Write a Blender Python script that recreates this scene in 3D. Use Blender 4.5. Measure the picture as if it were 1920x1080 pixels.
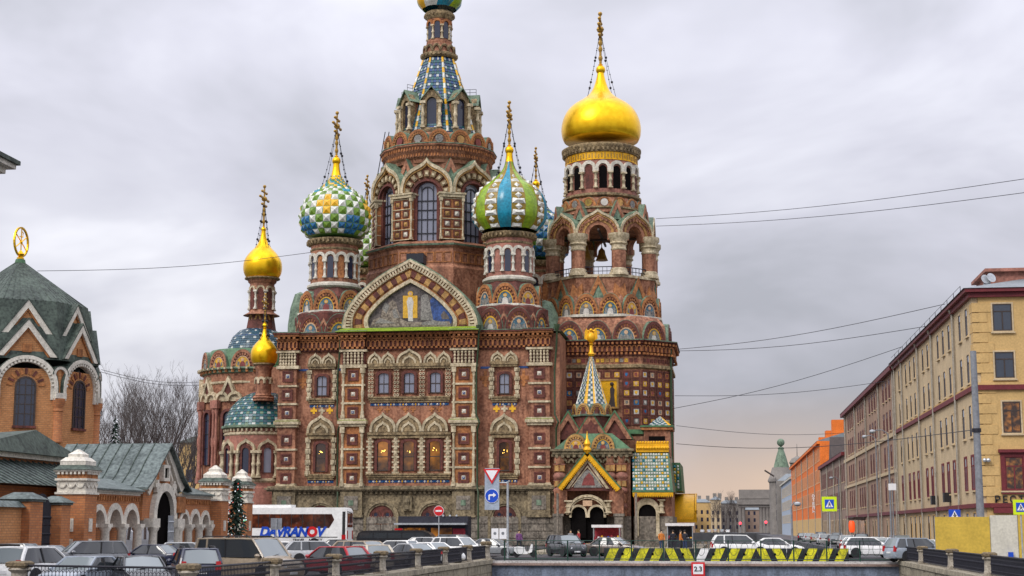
import bpy, bmesh, math, random
from mathutils import Matrix, Vector
for o in list(bpy.data.objects): bpy.data.objects.remove(o)
scene = bpy.context.scene
COL = scene.collection
rnd = random.Random(7)
R = math.radians; PI = math.pi; sin = math.sin; cos = math.cos

# ------------------------------------------------------------ camera
F_PX = 2950.0; CAM_Z = 2.4
PITCH = math.atan(450.0 / F_PX)
YAW = math.atan(403.0 * cos(PITCH) / F_PX)
cam_d = bpy.data.cameras.new('camera'); cam = bpy.data.objects.new('camera', cam_d); COL.objects.link(cam)
cam_d.sensor_width = 36.0; cam_d.lens = F_PX / 1920.0 * 36.0
cam_d.clip_start = 0.5; cam_d.clip_end = 6000
cam.location = (0, 0, CAM_Z); cam.rotation_euler = (PI / 2 + PITCH, 0, YAW)
scene.camera = cam

# ------------------------------------------------------------ overcast sky
w = bpy.data.worlds.new('World'); scene.world = w; w.use_nodes = True
nt = w.node_tree; N = nt.nodes; L = nt.links
bg = N['Background']
SUN_EL, SUN_AZ = R(42), R(215)
sky = N.new('ShaderNodeTexSky'); sky.sky_type = 'NISHITA'; sky.sun_disc = False
sky.sun_elevation = SUN_EL; sky.sun_rotation = SUN_AZ; sky.dust_density = 3
tc = N.new('ShaderNodeTexCoord'); sep = N.new('ShaderNodeSeparateXYZ'); L.new(tc.outputs['Generated'], sep.inputs[0])
def wmath(op, a, b=None, clamp=False):
    n = N.new('ShaderNodeMath'); n.operation = op; n.use_clamp = clamp
    for i, v in enumerate((a, b)):
        if v is None: continue
        if isinstance(v, (int, float)): n.inputs[i].default_value = v
        else: L.new(v, n.inputs[i])
    return n.outputs[0]
def wmix(f, a, b, typ='MIX'):
    n = N.new('ShaderNodeMix'); n.data_type = 'RGBA'; n.blend_type = typ
    for s, v in ((n.inputs[0], f), (n.inputs[6], a), (n.inputs[7], b)):
        if isinstance(v, (int, float)): s.default_value = v
        elif isinstance(v, tuple): s.default_value = v + (1,)
        else: L.new(v, s)
    return n.outputs[2]
def wramp(f, stops):
    n = N.new('ShaderNodeValToRGB'); L.new(f, n.inputs[0]); cr = n.color_ramp
    while len(cr.elements) < len(stops): cr.elements.new(0.5)
    for e, (p, c) in zip(cr.elements, stops): e.position = p; e.color = c + (1,)
    return n.outputs[0]
mp = N.new('ShaderNodeMapping'); L.new(tc.outputs['Generated'], mp.inputs[0])
mp.inputs['Scale'].default_value = (1.0, 1.0, 2.1); mp.inputs['Location'].default_value = (1.7, 2.2, 5.1)
n1 = N.new('ShaderNodeTexNoise'); L.new(mp.outputs[0], n1.inputs['Vector'])
n1.inputs['Scale'].default_value = 3.6; n1.inputs['Detail'].default_value = 5; n1.inputs['Roughness'].default_value = 0.54; n1.inputs['Distortion'].default_value = 0.35
cloud = wramp(n1.outputs['Fac'], [(0.30, (0.37, 0.375, 0.42)), (0.46, (0.49, 0.49, 0.555)), (0.58, (0.58, 0.582, 0.645)), (0.72, (0.80, 0.80, 0.85))])
el = wmath('MAXIMUM', sep.outputs['Z'], 0.0)
lift = wmath('ADD', wmath('MULTIPLY', el, 2.0), 0.75)          # overcast sky: zenith about three times the horizon
nl = N.new('ShaderNodeVectorMath'); nl.operation = 'SCALE'; L.new(cloud, nl.inputs[0]); L.new(lift, nl.inputs[3])
# thin clear strip along the western horizon, where the evening light comes in under the cloud
az = N.new('ShaderNodeVectorMath'); az.operation = 'DOT_PRODUCT'; L.new(tc.outputs['Generated'], az.inputs[0]); az.inputs[1].default_value = (0.22, 0.975, 0)
azf = wmath('MULTIPLY', wmath('SUBTRACT', az.outputs['Value'], 0.925), 18.0, True)
band = wramp(sep.outputs['Z'], [(0.0, (1, 1, 1)), (0.025, (0.9, 0.9, 0.9)), (0.052, (0.4, 0.4, 0.4)), (0.088, (0, 0, 0))])
fac = wmath('MULTIPLY', azf, band)
n2 = N.new('ShaderNodeTexNoise'); L.new(mp.outputs[0], n2.inputs['Vector']); n2.inputs['Scale'].default_value = 9; n2.inputs['Detail'].default_value = 4
fac = wmath('MULTIPLY', fac, wmath('ADD', wmath('MULTIPLY', n2.outputs['Fac'], 0.7), 0.62), True)
glow = wmix(fac, nl.outputs[0], (0.68, 0.50, 0.375))
skys = N.new('ShaderNodeVectorMath'); skys.operation = 'SCALE'; L.new(sky.outputs[0], skys.inputs[0]); skys.inputs[3].default_value = 0.08
allsky = wmix(0.93, skys.outputs[0], glow)
L.new(allsky, bg.inputs['Color']); bg.inputs['Strength'].default_value = 1.0

# ------------------------------------------------------------ sun added on the camera side to brighten the facades, exposure
sd = bpy.data.lights.new('fill_sun', 'SUN'); so = bpy.data.objects.new('fill_sun', sd); COL.objects.link(so)
sd.energy = 1.5; sd.angle = R(25); sd.color = (1.0, 0.96, 0.9)
so.rotation_euler = (R(48), 0, R(-35))
vs = scene.view_settings; vs.view_transform = 'Standard'; vs.look = 'None'; vs.exposure = 0.34; vs.gamma = 1.0
scene.cycles.use_denoising = True
scene.cycles.max_bounces = 6; scene.cycles.diffuse_bounces = 3; scene.cycles.glossy_bounces = 3; scene.cycles.transparent_max_bounces = 6

# ------------------------------------------------------------ a pixel of the photograph -> a point on a plane
_r = Vector((cos(YAW), sin(YAW), 0)); _f0 = Vector((-sin(YAW), cos(YAW), 0)); _z = Vector((0, 0, 1))
_F = cos(PITCH) * _f0 + sin(PITCH) * _z; _U = -sin(PITCH) * _f0 + cos(PITCH) * _z
def P(px, py, Y):
    d = _F + (px - 960) / F_PX * _r + (540 - py) / F_PX * _U
    t = Y / d.y
    return d.x * t, CAM_Z + d.z * t
def PX(px, py, X):                  # on a plane X = const (side facades): returns y, z
    d = _F + (px - 960) / F_PX * _r + (540 - py) / F_PX * _U
    t = X / d.x
    return d.y * t, CAM_Z + d.z * t
def S(Y): return Y / F_PX * 1.02      # metres per pixel at depth Y

# ------------------------------------------------------------ materials
MATS = {}
def mat(name, col, rough=0.75, metal=0.0, var=0.25, scale=1.2, bump=0.15, spec=0.4, col2=None, grain=None, streak=0.0, coat=0.0, coord='pos', soot=0.0):
    m = bpy.data.materials.new(name); m.use_nodes = True; t = m.node_tree; n = t.nodes; l = t.links
    b = n['Principled BSDF']
    b.inputs['Roughness'].default_value = rough; b.inputs['Metallic'].default_value = metal
    b.inputs['Specular IOR Level'].default_value = spec; b.inputs['Coat Weight'].default_value = coat
    if coord == 'pos': src = n.new('ShaderNodeNewGeometry').outputs['Position']
    else: src = n.new('ShaderNodeTexCoord').outputs['Object']
    a = n.new('ShaderNodeTexNoise'); a.inputs['Scale'].default_value = scale; a.inputs['Detail'].default_value = 6; a.inputs['Roughness'].default_value = 0.65
    l.new(src, a.inputs['Vector'])
    g = n.new('ShaderNodeTexNoise'); g.inputs['Scale'].default_value = grain or scale * 5; g.inputs['Detail'].default_value = 3
    l.new(src, g.inputs['Vector'])
    mx = n.new('ShaderNodeMath'); mx.operation = 'ADD'; l.new(a.outputs['Fac'], mx.inputs[0]); l.new(g.outputs['Fac'], mx.inputs[1])
    out = mx.outputs[0]
    if streak:
        mpn = n.new('ShaderNodeMapping'); mpn.inputs['Scale'].default_value = (1, 1, 0.12); l.new(src, mpn.inputs[0])
        s_ = n.new('ShaderNodeTexNoise'); s_.inputs['Scale'].default_value = 2.2; s_.inputs['Detail'].default_value = 4; l.new(mpn.outputs[0], s_.inputs['Vector'])
        q = n.new('ShaderNodeMath'); q.operation = 'MULTIPLY_ADD'; l.new(s_.outputs['Fac'], q.inputs[0]); q.inputs[1].default_value = streak; l.new(out, q.inputs[2])
        q2 = n.new('ShaderNodeMath'); q2.operation = 'SUBTRACT'; l.new(q.outputs[0], q2.inputs[0]); q2.inputs[1].default_value = streak * 0.5; out = q2.outputs[0]
    mr = n.new('ShaderNodeMapRange'); l.new(out, mr.inputs[0]); mr.inputs[1].default_value = 0.76; mr.inputs[2].default_value = 1.24
    mi = n.new('ShaderNodeMix'); mi.data_type = 'RGBA'; l.new(mr.outputs[0], mi.inputs[0])
    c2 = col2 or tuple(min(1, c * (1 + var)) for c in col)
    c1 = tuple(c * (1 - var) for c in col)
    mi.inputs[6].default_value = c1 + (1,); mi.inputs[7].default_value = c2 + (1,)
    fin = mi
    if soot:                          # soot and damp runs, with a shape of their own
        ms = n.new('ShaderNodeMapping'); ms.inputs['Scale'].default_value = (1.0, 1.0, 0.28); l.new(src, ms.inputs[0])
        sn = n.new('ShaderNodeTexNoise'); sn.inputs['Scale'].default_value = 1.05; sn.inputs['Detail'].default_value = 8; sn.inputs['Roughness'].default_value = .72; l.new(ms.outputs[0], sn.inputs['Vector'])
        sm = n.new('ShaderNodeMapRange'); l.new(sn.outputs['Fac'], sm.inputs[0]); sm.inputs[1].default_value = .46; sm.inputs[2].default_value = .68; sm.inputs[4].default_value = soot
        fin = n.new('ShaderNodeMix'); fin.data_type = 'RGBA'; l.new(sm.outputs[0], fin.inputs[0]); l.new(mi.outputs[2], fin.inputs[6]); fin.inputs[7].default_value = (col[0] * .22 + .012, col[1] * .24 + .012, col[2] * .24 + .01, 1)
    l.new(fin.outputs[2], b.inputs['Base Color'])
    if bump:
        bp = n.new('ShaderNodeBump'); bp.inputs['Strength'].default_value = bump; bp.inputs['Distance'].default_value = 0.05
        l.new(out, bp.inputs['Height']); l.new(bp.outputs[0], b.inputs['Normal'])
    MATS[name] = m; m['_mix'] = fin.name
    return m
def brickmat(name, c1, c2, mortar, bw=0.28, bh=0.09, msize=0.012, rough=0.85, axis='xy', big=0.3):
    m = mat(name, c1, rough, var=big, scale=0.8, grain=5, bump=0.2, streak=0.4)
    t = m.node_tree; n = t.nodes; l = t.links; b = n['Principled BSDF']
    geo = n.new('ShaderNodeNewGeometry'); sp = n.new('ShaderNodeSeparateXYZ'); l.new(geo.outputs['Position'], sp.inputs[0])
    ad = n.new('ShaderNodeMath'); ad.operation = 'ADD'; l.new(sp.outputs[0], ad.inputs[0]); l.new(sp.outputs[1], ad.inputs[1])
    cb = n.new('ShaderNodeCombineXYZ'); l.new(ad.outputs[0], cb.inputs[0]); l.new(sp.outputs[2], cb.inputs[1])
    bt = n.new('ShaderNodeTexBrick'); l.new(cb.outputs[0], bt.inputs['Vector']); bt.inputs['Scale'].default_value = 1
    bt.inputs['Brick Width'].default_value = bw; bt.inputs['Row Height'].default_value = bh; bt.inputs['Mortar Size'].default_value = msize
    bt.inputs['Color1'].default_value = c1 + (1,); bt.inputs['Color2'].default_value = c2 + (1,); bt.inputs['Mortar'].default_value = mortar + (1,)
    mi = n[m['_mix']]
    mm = n.new('ShaderNodeMix'); mm.data_type = 'RGBA'; mm.inputs[0].default_value = 0.55
    l.new(mi.outputs[2], mm.inputs[6]); l.new(bt.outputs['Color'], mm.inputs[7]); l.new(mm.outputs[2], b.inputs['Base Color'])
    return m
def emis(name, col, st):
    m = bpy.data.materials.new(name); m.use_nodes = True; b = m.node_tree.nodes['Principled BSDF']
    b.inputs['Base Color'].default_value = col + (1,); b.inputs['Emission Color'].default_value = col + (1,); b.inputs['Emission Strength'].default_value = st
    MATS[name] = m; return m
def glassmat(name, col, rough=0.06, spec=0.8, warm=None, wscale=1.3, wst=2.0):
    m = bpy.data.materials.new(name); m.use_nodes = True; t = m.node_tree; n = t.nodes; l = t.links; b = n['Principled BSDF']
    b.inputs['Base Color'].default_value = col + (1,); b.inputs['Roughness'].default_value = rough; b.inputs['Specular IOR Level'].default_value = spec
    geo = n.new('ShaderNodeNewGeometry')
    nz = n.new('ShaderNodeTexNoise'); nz.inputs['Scale'].default_value = 0.9; l.new(geo.outputs['Position'], nz.inputs['Vector'])
    bp = n.new('ShaderNodeBump'); bp.inputs['Strength'].default_value = 0.05; l.new(nz.outputs['Fac'], bp.inputs['Height']); l.new(bp.outputs[0], b.inputs['Normal'])
    if warm:                         # a lamp-lit room behind the pane
        nw = n.new('ShaderNodeTexNoise'); nw.inputs['Scale'].default_value = wscale; nw.inputs['Detail'].default_value = 3; l.new(geo.outputs['Position'], nw.inputs['Vector'])
        rp = n.new('ShaderNodeValToRGB'); l.new(nw.outputs['Fac'], rp.inputs[0]); cr = rp.color_ramp
        cr.elements[0].position = 0.42; cr.elements[0].color = (0.015, 0.006, 0.004, 1); cr.elements[1].position = 0.72; cr.elements[1].color = warm + (1,)
        e = cr.elements.new(0.56); e.color = tuple(c * 0.35 for c in warm) + (1,)
        l.new(rp.outputs[0], b.inputs['Emission Color']); b.inputs['Emission Strength'].default_value = wst
    MATS[name] = m; return m

mat('brick', (0.28, 0.10, 0.052), var=0.42, scale=0.55, grain=3.6, bump=0.5, col2=(0.48, 0.225, 0.13), streak=0.6, soot=.6)
mat('brick_dark', (0.125, 0.036, 0.026), var=0.45, scale=0.7, grain=3.6, bump=0.5, streak=0.4, soot=.6)
mat('brick_pink', (0.34, 0.145, 0.105), var=0.35, scale=0.7, grain=3.6, bump=0.4, soot=.5)
mat('terracotta', (0.36, 0.125, 0.038), var=0.42, scale=0.9, grain=3.8, bump=0.45, col2=(0.54, 0.22, 0.075), soot=.6)
mat('ochre', (0.42, 0.235, 0.075), var=0.4, scale=1.1, grain=3.8, bump=0.45, soot=.6)
mat('cream', (0.53, 0.42, 0.245), var=0.42, scale=1.1, grain=4, bump=0.45, col2=(0.72, 0.61, 0.42), streak=0.4, soot=.6)
mat('cream_dirty', (0.235, 0.155, 0.075), var=0.5, scale=1.0, grain=4, bump=0.6, col2=(0.42, 0.31, 0.165), streak=0.5, soot=.7)
mat('white_stone', (0.60, 0.56, 0.47), var=0.28, scale=1.2, grain=4.5, bump=0.3, streak=0.4, soot=.5)
mat('granite', (0.185, 0.155, 0.125), var=0.5, scale=1.0, grain=4.5, bump=0.6, col2=(0.32, 0.275, 0.22), streak=0.5, soot=.7)
mat('granite_carved', (0.20, 0.15, 0.085), var=0.55, scale=1.3, grain=4, bump=0.7, col2=(0.36, 0.285, 0.17), streak=0.5, soot=.75)
mat('gold', (0.95, 0.53, 0.012), rough=0.30, metal=0.85, var=0.1, scale=0.7, grain=1.6, bump=0.10, col2=(1.0, 0.61, 0.018))
mat('gold_paint', (0.80, 0.42, 0.012), rough=0.4, metal=0.35, var=0.2, scale=2, bump=0.1)
mat('gold_old', (0.42, 0.25, 0.05), rough=0.45, metal=0.6, var=0.3, scale=3, bump=0.1)
mat('copper', (0.10, 0.155, 0.10), rough=0.6, var=0.35, scale=0.8, grain=4, bump=0.15, col2=(0.22, 0.31, 0.21), streak=0.5, soot=.5)
mat('copper_bright', (0.06, 0.145, 0.065), rough=0.5, var=0.4, scale=0.9, grain=4, bump=0.15, streak=0.4)
mat('moss', (0.17, 0.25, 0.015), rough=0.95, var=0.4, scale=1.5, grain=8, bump=0.5)
mat('en_blue', (0.015, 0.13, 0.30), rough=0.25, var=0.3, scale=1.5, grain=4, bump=0.1, soot=.35, spec=0.5)
mat('en_turq', (0.012, 0.24, 0.36), rough=0.25, var=0.3, scale=1.5, grain=4, bump=0.1, soot=.35, spec=0.5)
mat('en_green', (0.23, 0.36, 0.012), rough=0.3, var=0.3, scale=1.5, grain=4, bump=0.1, soot=.35, spec=0.5)
mat('en_dkgreen', (0.09, 0.22, 0.05), rough=0.3, var=0.25, scale=1.5, bump=0.03, spec=0.5)
mat('en_white', (0.70, 0.70, 0.64), rough=0.3, var=0.3, scale=1.5, grain=4, bump=0.1, soot=.35, spec=0.5)
mat('en_yellow', (0.80, 0.44, 0.02), rough=0.3, var=0.15, scale=1.5, bump=0.03, spec=0.5)
mat('tile_blue', (0.045, 0.10, 0.135), rough=.3, var=.35, scale=1.5, grain=4, bump=.1, soot=.3)
mat('tile_teal', (0.025, 0.13, 0.13), rough=.3, var=.35, scale=1.5, grain=4, bump=.1, soot=.3)
mat('tile_white', (0.50, 0.53, 0.50), rough=.3, var=.25, scale=1.5, grain=4, bump=.1, soot=.3)
mat('tile_green', (0.05, 0.12, 0.06), rough=.3, var=.35, scale=1.5, grain=4, bump=.1, soot=.3)
mat('en_stud', (0.13, 0.235, 0.02), rough=0.3, var=.3, scale=1.5, grain=4, bump=.05)
mat('olive_gilt', (0.26, 0.17, 0.02), rough=.4, var=.4, scale=2, grain=5, bump=.1)
mat('en_navy', (0.02, 0.06, 0.2), rough=0.3, var=0.25, scale=1.5, bump=0.03)
mat('en_red', (0.45, 0.05, 0.03), rough=0.4, var=0.25, scale=2, bump=0.03)
mat('icon_blue', (0.03, 0.085, 0.14), rough=0.5, var=0.5, scale=2.2, grain=7, bump=0.05, col2=(0.11, 0.22, 0.28))
mat('icon_grey', (0.15, 0.145, 0.14), rough=0.6, var=0.5, scale=2.2, grain=7, bump=0.05, col2=(0.32, 0.30, 0.27))
mat('icon_gold', (0.62, 0.35, 0.03), rough=0.45, var=0.3, scale=2.2, grain=7, bump=0.05)
mat('skin_tile', (0.55, 0.36, 0.22), rough=0.6, var=0.2)
mat('robe_red', (0.20, 0.045, 0.04), rough=0.6, var=0.4, scale=2.5)
mat('robe_white', (0.52, 0.49, 0.44), rough=0.6, var=0.25, scale=2.5)
mat('mosaic_hill', (0.15, 0.115, 0.09), rough=0.65, var=0.5, scale=1.6, grain=5, col2=(0.36, 0.30, 0.235))
mat('mosaic_dusk', (0.07, 0.06, 0.06), rough=0.65, var=0.5, scale=1.3, grain=5, col2=(0.17, 0.14, 0.13))
mat('mosaic_blue', (0.03, 0.07, 0.22), rough=0.55, var=0.5, scale=1.0, grain=4)
mat('dark_void', (0.008, 0.007, 0.007), rough=1.0, var=0.2, bump=0, spec=0.0)
mat('iron', (0.02, 0.02, 0.028), rough=0.45, metal=0.2, var=0.3, scale=4, bump=0.1)
mat('iron_green', (0.015, 0.05, 0.035), rough=0.45, metal=0.2, var=0.3, scale=4, bump=0.05)
mat('pipe_green', (0.03, 0.055, 0.022), rough=0.55, var=0.35, scale=2, bump=0.1)
mat('frame_dark', (0.05, 0.035, 0.03), rough=0.6, var=0.3)
glassmat('glass', (0.21, 0.22, 0.28), 0.12)
glassmat('glass_dark', (0.02, 0.025, 0.05), 0.08)
glassmat('glass_lit', (0.03, 0.018, 0.01), 0.1, warm=(.42, .15, .018), wscale=.45, wst=1.0)
emis('chandelier', (1.0, .62, .12), 3.2)

# ------------------------------------------------------------ mesh builder
class MB:
    def __init__(s): s.v = []; s.f = []; s.m = []; s.M = Matrix.Identity(4); s.cur = 0
    def at(s, M=None): s.M = M if M is not None else Matrix.Identity(4); return s
    def mi(s, i): s.cur = i; return s
    def add(s, vs, fs, mi=None):
        b = len(s.v); M = s.M
        s.v.extend(tuple(M @ Vector(p)) for p in vs)
        for f in fs: s.f.append(tuple(b + i for i in f)); s.m.append(s.cur if mi is None else mi)
        return s
    def box(s, x0, x1, y0, y1, z0, z1, mi=None):
        vs = [(x0, y0, z0), (x1, y0, z0), (x1, y1, z0), (x0, y1, z0), (x0, y0, z1), (x1, y0, z1), (x1, y1, z1), (x0, y1, z1)]
        return s.add(vs, [(0, 3, 2, 1), (4, 5, 6, 7), (0, 1, 5, 4), (1, 2, 6, 5), (2, 3, 7, 6), (3, 0, 4, 7)], mi)
    def frustum(s, x0, x1, y0, y1, z0, z1, k, mi=None, ky=None):      # box whose top is inset by k
        ky = k if ky is None else ky
        vs = [(x0, y0, z0), (x1, y0, z0), (x1, y1, z0), (x0, y1, z0), (x0 + k, y0 + ky, z1), (x1 - k, y0 + ky, z1), (x1 - k, y1 - ky, z1), (x0 + k, y1 - ky, z1)]
        return s.add(vs, [(0, 3, 2, 1), (4, 5, 6, 7), (0, 1, 5, 4), (1, 2, 6, 5), (2, 3, 7, 6), (3, 0, 4, 7)], mi)
    def lathe(s, prof, n=24, c=(0, 0, 0), a0=0.0, mi=None, a1=None, cap=True):
        full = a1 is None; k = n if full else n + 1; span = 2 * PI if full else a1 - a0
        vs = []
        for r, z in prof:
            for i in range(k):
                a = a0 + span * i / n
                vs.append((c[0] + r * sin(a), c[1] - r * cos(a), c[2] + z))
        fs = []
        for j in range(len(prof) - 1):
            for i in range(n):
                i2 = (i + 1) % k if full else i + 1
                fs.append((j * k + i, j * k + i2, (j + 1) * k + i2, (j + 1) * k + i))
        if cap and full:
            if prof[0][0] > 1e-4: fs.append(tuple(reversed(range(k))))
            if prof[-1][0] > 1e-4: fs.append(tuple(range((len(prof) - 1) * k, len(prof) * k)))
        return s.add(vs, fs, mi)
    def prism(s, pts, y0, y1, mi=None):                     # outline in x,z pushed along y
        n = len(pts); vs = [(x, y0, z) for x, z in pts] + [(x, y1, z) for x, z in pts]
        fs = [tuple(range(n)), tuple(reversed(range(n, 2 * n)))] + [(i, i + n, (i + 1) % n + n, (i + 1) % n) for i in range(n)]
        return s.add(vs, fs, mi)
    def band(s, outer, inner, y0, y1, closed=False, mi=None):
        n = len(outer); vs = [(x, y0, z) for x, z in outer] + [(x, y0, z) for x, z in inner] + [(x, y1, z) for x, z in outer] + [(x, y1, z) for x, z in inner]
        fs = []
        for i in range(n if closed else n - 1):
            j = (i + 1) % n
            fs += [(i, n + i, n + j, j), (2 * n + i, 2 * n + j, 3 * n + j, 3 * n + i), (i, j, 2 * n + j, 2 * n + i), (n + i, 3 * n + i, 3 * n + j, n + j)]
        if not closed: fs += [(0, 2 * n, 3 * n, n), (n - 1, 2 * n - 1, 4 * n - 1, 3 * n - 1)]
        return s.add(vs, fs, mi)
    def tube(s, pts, r, n=6, mi=None, r1=None):
        pts = [Vector(p) for p in pts]; vs = []; k = len(pts)
        for i, p in enumerate(pts):
            d = (pts[min(i + 1, k - 1)] - pts[max(i - 1, 0)]).normalized()
            u = d.cross(Vector((0, 0, 1)) if abs(d.z) < 0.9 else Vector((1, 0, 0))).normalized(); q = d.cross(u)
            rr = r if r1 is None else r + (r1 - r) * i / (k - 1)
            for j in range(n): a = 2 * PI * j / n; vs.append(tuple(p + u * cos(a) * rr + q * sin(a) * rr))
        fs = [(i * n + j, i * n + (j + 1) % n, (i + 1) * n + (j + 1) % n, (i + 1) * n + j) for i in range(k - 1) for j in range(n)]
        fs += [tuple(reversed(range(n))), tuple(range((k - 1) * n, k * n))]
        return s.add(vs, fs, mi)
    def sphere(s, c, r, n=10, mi=None, sz=1.0):
        k = max(4, n // 2)
        return s.lathe([(max(1e-5, r * sin(PI * j / k)), -r * sz * cos(PI * j / k)) for j in range(k + 1)], n, c, 0, mi, cap=False)
    def mesh(s, name, mats, smooth=False, fix=True):
        me = bpy.data.meshes.new(name); me.from_pydata(s.v, [], s.f)
        for m in mats if isinstance(mats, (list, tuple)) else [mats]: me.materials.append(MATS[m])
        me.polygons.foreach_set('material_index', s.m)
        if fix:
            b = bmesh.new(); b.from_mesh(me); bmesh.ops.recalc_face_normals(b, faces=b.faces); b.to_mesh(me); b.free()
        if smooth:
            me.polygons.foreach_set('use_smooth', [True] * len(me.polygons))
            try: me.set_sharp_from_angle(angle=R(smooth if smooth is not True else 40))
            except Exception: pass
        me.update(); return me
    def build(s, name, mats, parent=None, smooth=False, M=None, fix=True):
        return obj(name, s.mesh(name, mats, smooth, fix), parent, M)
INV = {}
def obj(name, me, parent=None, M=None):
    o = bpy.data.objects.new(name, me); COL.objects.link(o)
    if M is not None: o.matrix_basis = M
    if parent is not None:
        o.parent = parent
        if parent.name in INV: o.matrix_parent_inverse = INV[parent.name]
    return o
def tag(o, label=None, cat=None, group=None, kind=None):
    if label: o['label'] = label
    if cat: o['category'] = cat
    if group: o['group'] = group
    if kind: o['kind'] = kind
    return o
def thing(name, label, cat, loc=(0, 0, 0), rz=0.0, group=None, world=False):
    o = bpy.data.objects.new(name, None); COL.objects.link(o); o.empty_display_size = 0.3
    o.location = loc; o.rotation_euler = (0, 0, rz); tag(o, label, cat, group)
    if world: INV[o.name] = Matrix.Translation(loc).inverted()          # children are built in world coordinates
    return o
def copy_tree(o, parent=None):
    c = o.copy(); COL.objects.link(c); c.parent = parent
    for ch in o.children: copy_tree(ch, c)
    return c
T = Matrix.Translation
def RZ(a): return Matrix.Rotation(a, 4, 'Z')
def ring(cx, cy, r, a, z=0): return T((cx, cy, z)) @ RZ(a) @ T((0, -r, 0))      # a = 0 faces the camera side (-Y)

# ------------------------------------------------------------ outlines
def bez(p0, p1, p2, p3, n):
    o = []
    for i in range(n):
        t = i / n; u = 1 - t
        o.append((u**3 * p0[0] + 3 * u * u * t * p1[0] + 3 * u * t * t * p2[0] + t**3 * p3[0], u**3 * p0[1] + 3 * u * u * t * p1[1] + 3 * u * t * t * p2[1] + t**3 * p3[1]))
    return o
def ogee(w, h, n=6, cx=0, z=0):             # right foot -> tip -> left foot
    r = bez((w / 2, 0), (w * .52, .42 * h), (.38 * w, .62 * h), (.24 * w, .73 * h), n) + bez((.24 * w, .73 * h), (.12 * w, .81 * h), (.04 * w, .88 * h), (0, h), n) + [(0, h)]
    l = [(-x, y) for x, y in reversed(r[:-1])]
    return [(cx + x, z + y) for x, y in r + l]
def arch(w, h=None, n=12, cx=0, z=0, stilt=0.0):
    h = w / 2 if h is None else h
    o = [(w / 2 * cos(PI * i / n), stilt + h * sin(PI * i / n)) for i in range(n + 1)]
    if stilt: o = [(w / 2, 0)] + o + [(-w / 2, 0)]
    return [(cx + x, z + y) for x, y in o]
def opening(w, h, n=10, cx=0, z=0):         # door or window outline with a round head, total height h
    return arch(w, w / 2, n, cx, z, h - w / 2)
def shift(pts, dx, dz): return [(x + dx, z + dz) for x, z in pts]
# ============================================================ CHURCH
YF = 175.0; YC = 191.0; YD = 181.5; YB = 200.5
def Xf(px, Y=YF): return P(px, 800, Y)[0]
def Zf(py, Y=YF): return P(785, py, Y)[1]
def sc(px, py, Y): return P(px + 1, py, Y)[0] - P(px, py, Y)[0]
church = thing('church', 'ornate red brick church with patterned onion domes and gilded bell tower', 'church', (Xf(785), YC, 0.4), world=True)
CACHE = {}
def cached(key, fn):
    if key not in CACHE: CACHE[key] = fn()
    return CACHE[key]
def colonette(h, r, m='cream', n=8):
    def f():
        b = MB(); b.box(-r * 1.5, r * 1.5, -r * 1.5, r * 1.5, 0, h * .06)
        b.lathe([(r * 1.35, h * .06), (r * 1.35, h * .12), (r, h * .16), (r * .92, h * .42), (r * 1.35, h * .46), (r * 1.35, h * .53), (r * .92, h * .57), (r * .9, h * .82), (r * 1.3, h * .86), (r * 1.1, h * .90)], n)
        b.frustum(-r * 1.7, r * 1.7, -r * 1.7, r * 1.7, h * .90, h, 0); return b.mesh('column', m, 50)
    return cached(('col', round(h, 2), round(r, 2), m, n), f)
def fat_column(h, r, body='terracotta', trim='cream', n=14):
    def f():
        b = MB(); b.lathe([(r * 1.35, 0), (r * 1.35, h * .06), (r * 1.2, h * .09), (r * 1.2, h * .14), (r * 1.02, h * .17)], n, mi=1)
        b.lathe([(r, h * .17), (r, h * .62)], n, mi=0)
        b.lathe([(r * 1.05, h * .60), (r * 1.12, h * .63), (r * 1.02, h * .66), (r * 1.05, h * .72), (r * 1.3, h * .76), (r * 1.15, h * .79), (r * 1.2, h * .84), (r * 1.5, h * .9), (r * 1.5, h)], n, mi=1)
        return b.mesh('column', [body, trim], 40)
    return cached(('fat', round(h, 2), round(r, 2), body, trim), f)
ICONS = [('icon_blue', 'robe_red', 'icon_gold'), ('icon_grey', 'robe_white', 'icon_gold'), ('icon_blue', 'robe_white', 'icon_gold'), ('icon_gold', 'robe_red', 'skin_tile'), ('icon_blue', 'icon_grey', 'skin_tile')]
def icon_mesh(w, h, k):
    def f():
        b = MB(); g, rb, hl = ICONS[k]
        b.prism(arch(w, h, 12), 0, .06, 0)
        b.at(T((0, -.02, 0))); b.prism([(-w * .20, 0), (w * .20, 0), (w * .15, h * .36), (w * .06, h * .46), (-w * .06, h * .46), (-w * .15, h * .36)], 0, .03, 1)
        for s2 in (-1, 1): b.prism([(s2 * w * .2, h * .05), (s2 * w * .38, h * .12), (s2 * w * .33, h * .5), (s2 * w * .2, h * .4)], 0, .02, 4)
        b.band(arch(w, h, 12), arch(w * .9, h * .9, 12), -.02, .03, mi=2)
        b.at(T((0, -.035, h * .62))); b.prism([(w * .115 * cos(2 * PI * i / 12), w * .115 * sin(2 * PI * i / 12)) for i in range(12)], 0, .03, 2)
        b.at(T((0, -.05, h * .60))); b.prism([(w * .055 * cos(2 * PI * i / 10), w * .07 * sin(2 * PI * i / 10)) for i in range(10)], 0, .03, 3)
        return b.mesh('icon', [g, rb, hl, 'skin_tile', 'icon_grey'])
    return cached(('icon', round(w, 2), round(h, 2), k), f)
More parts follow.
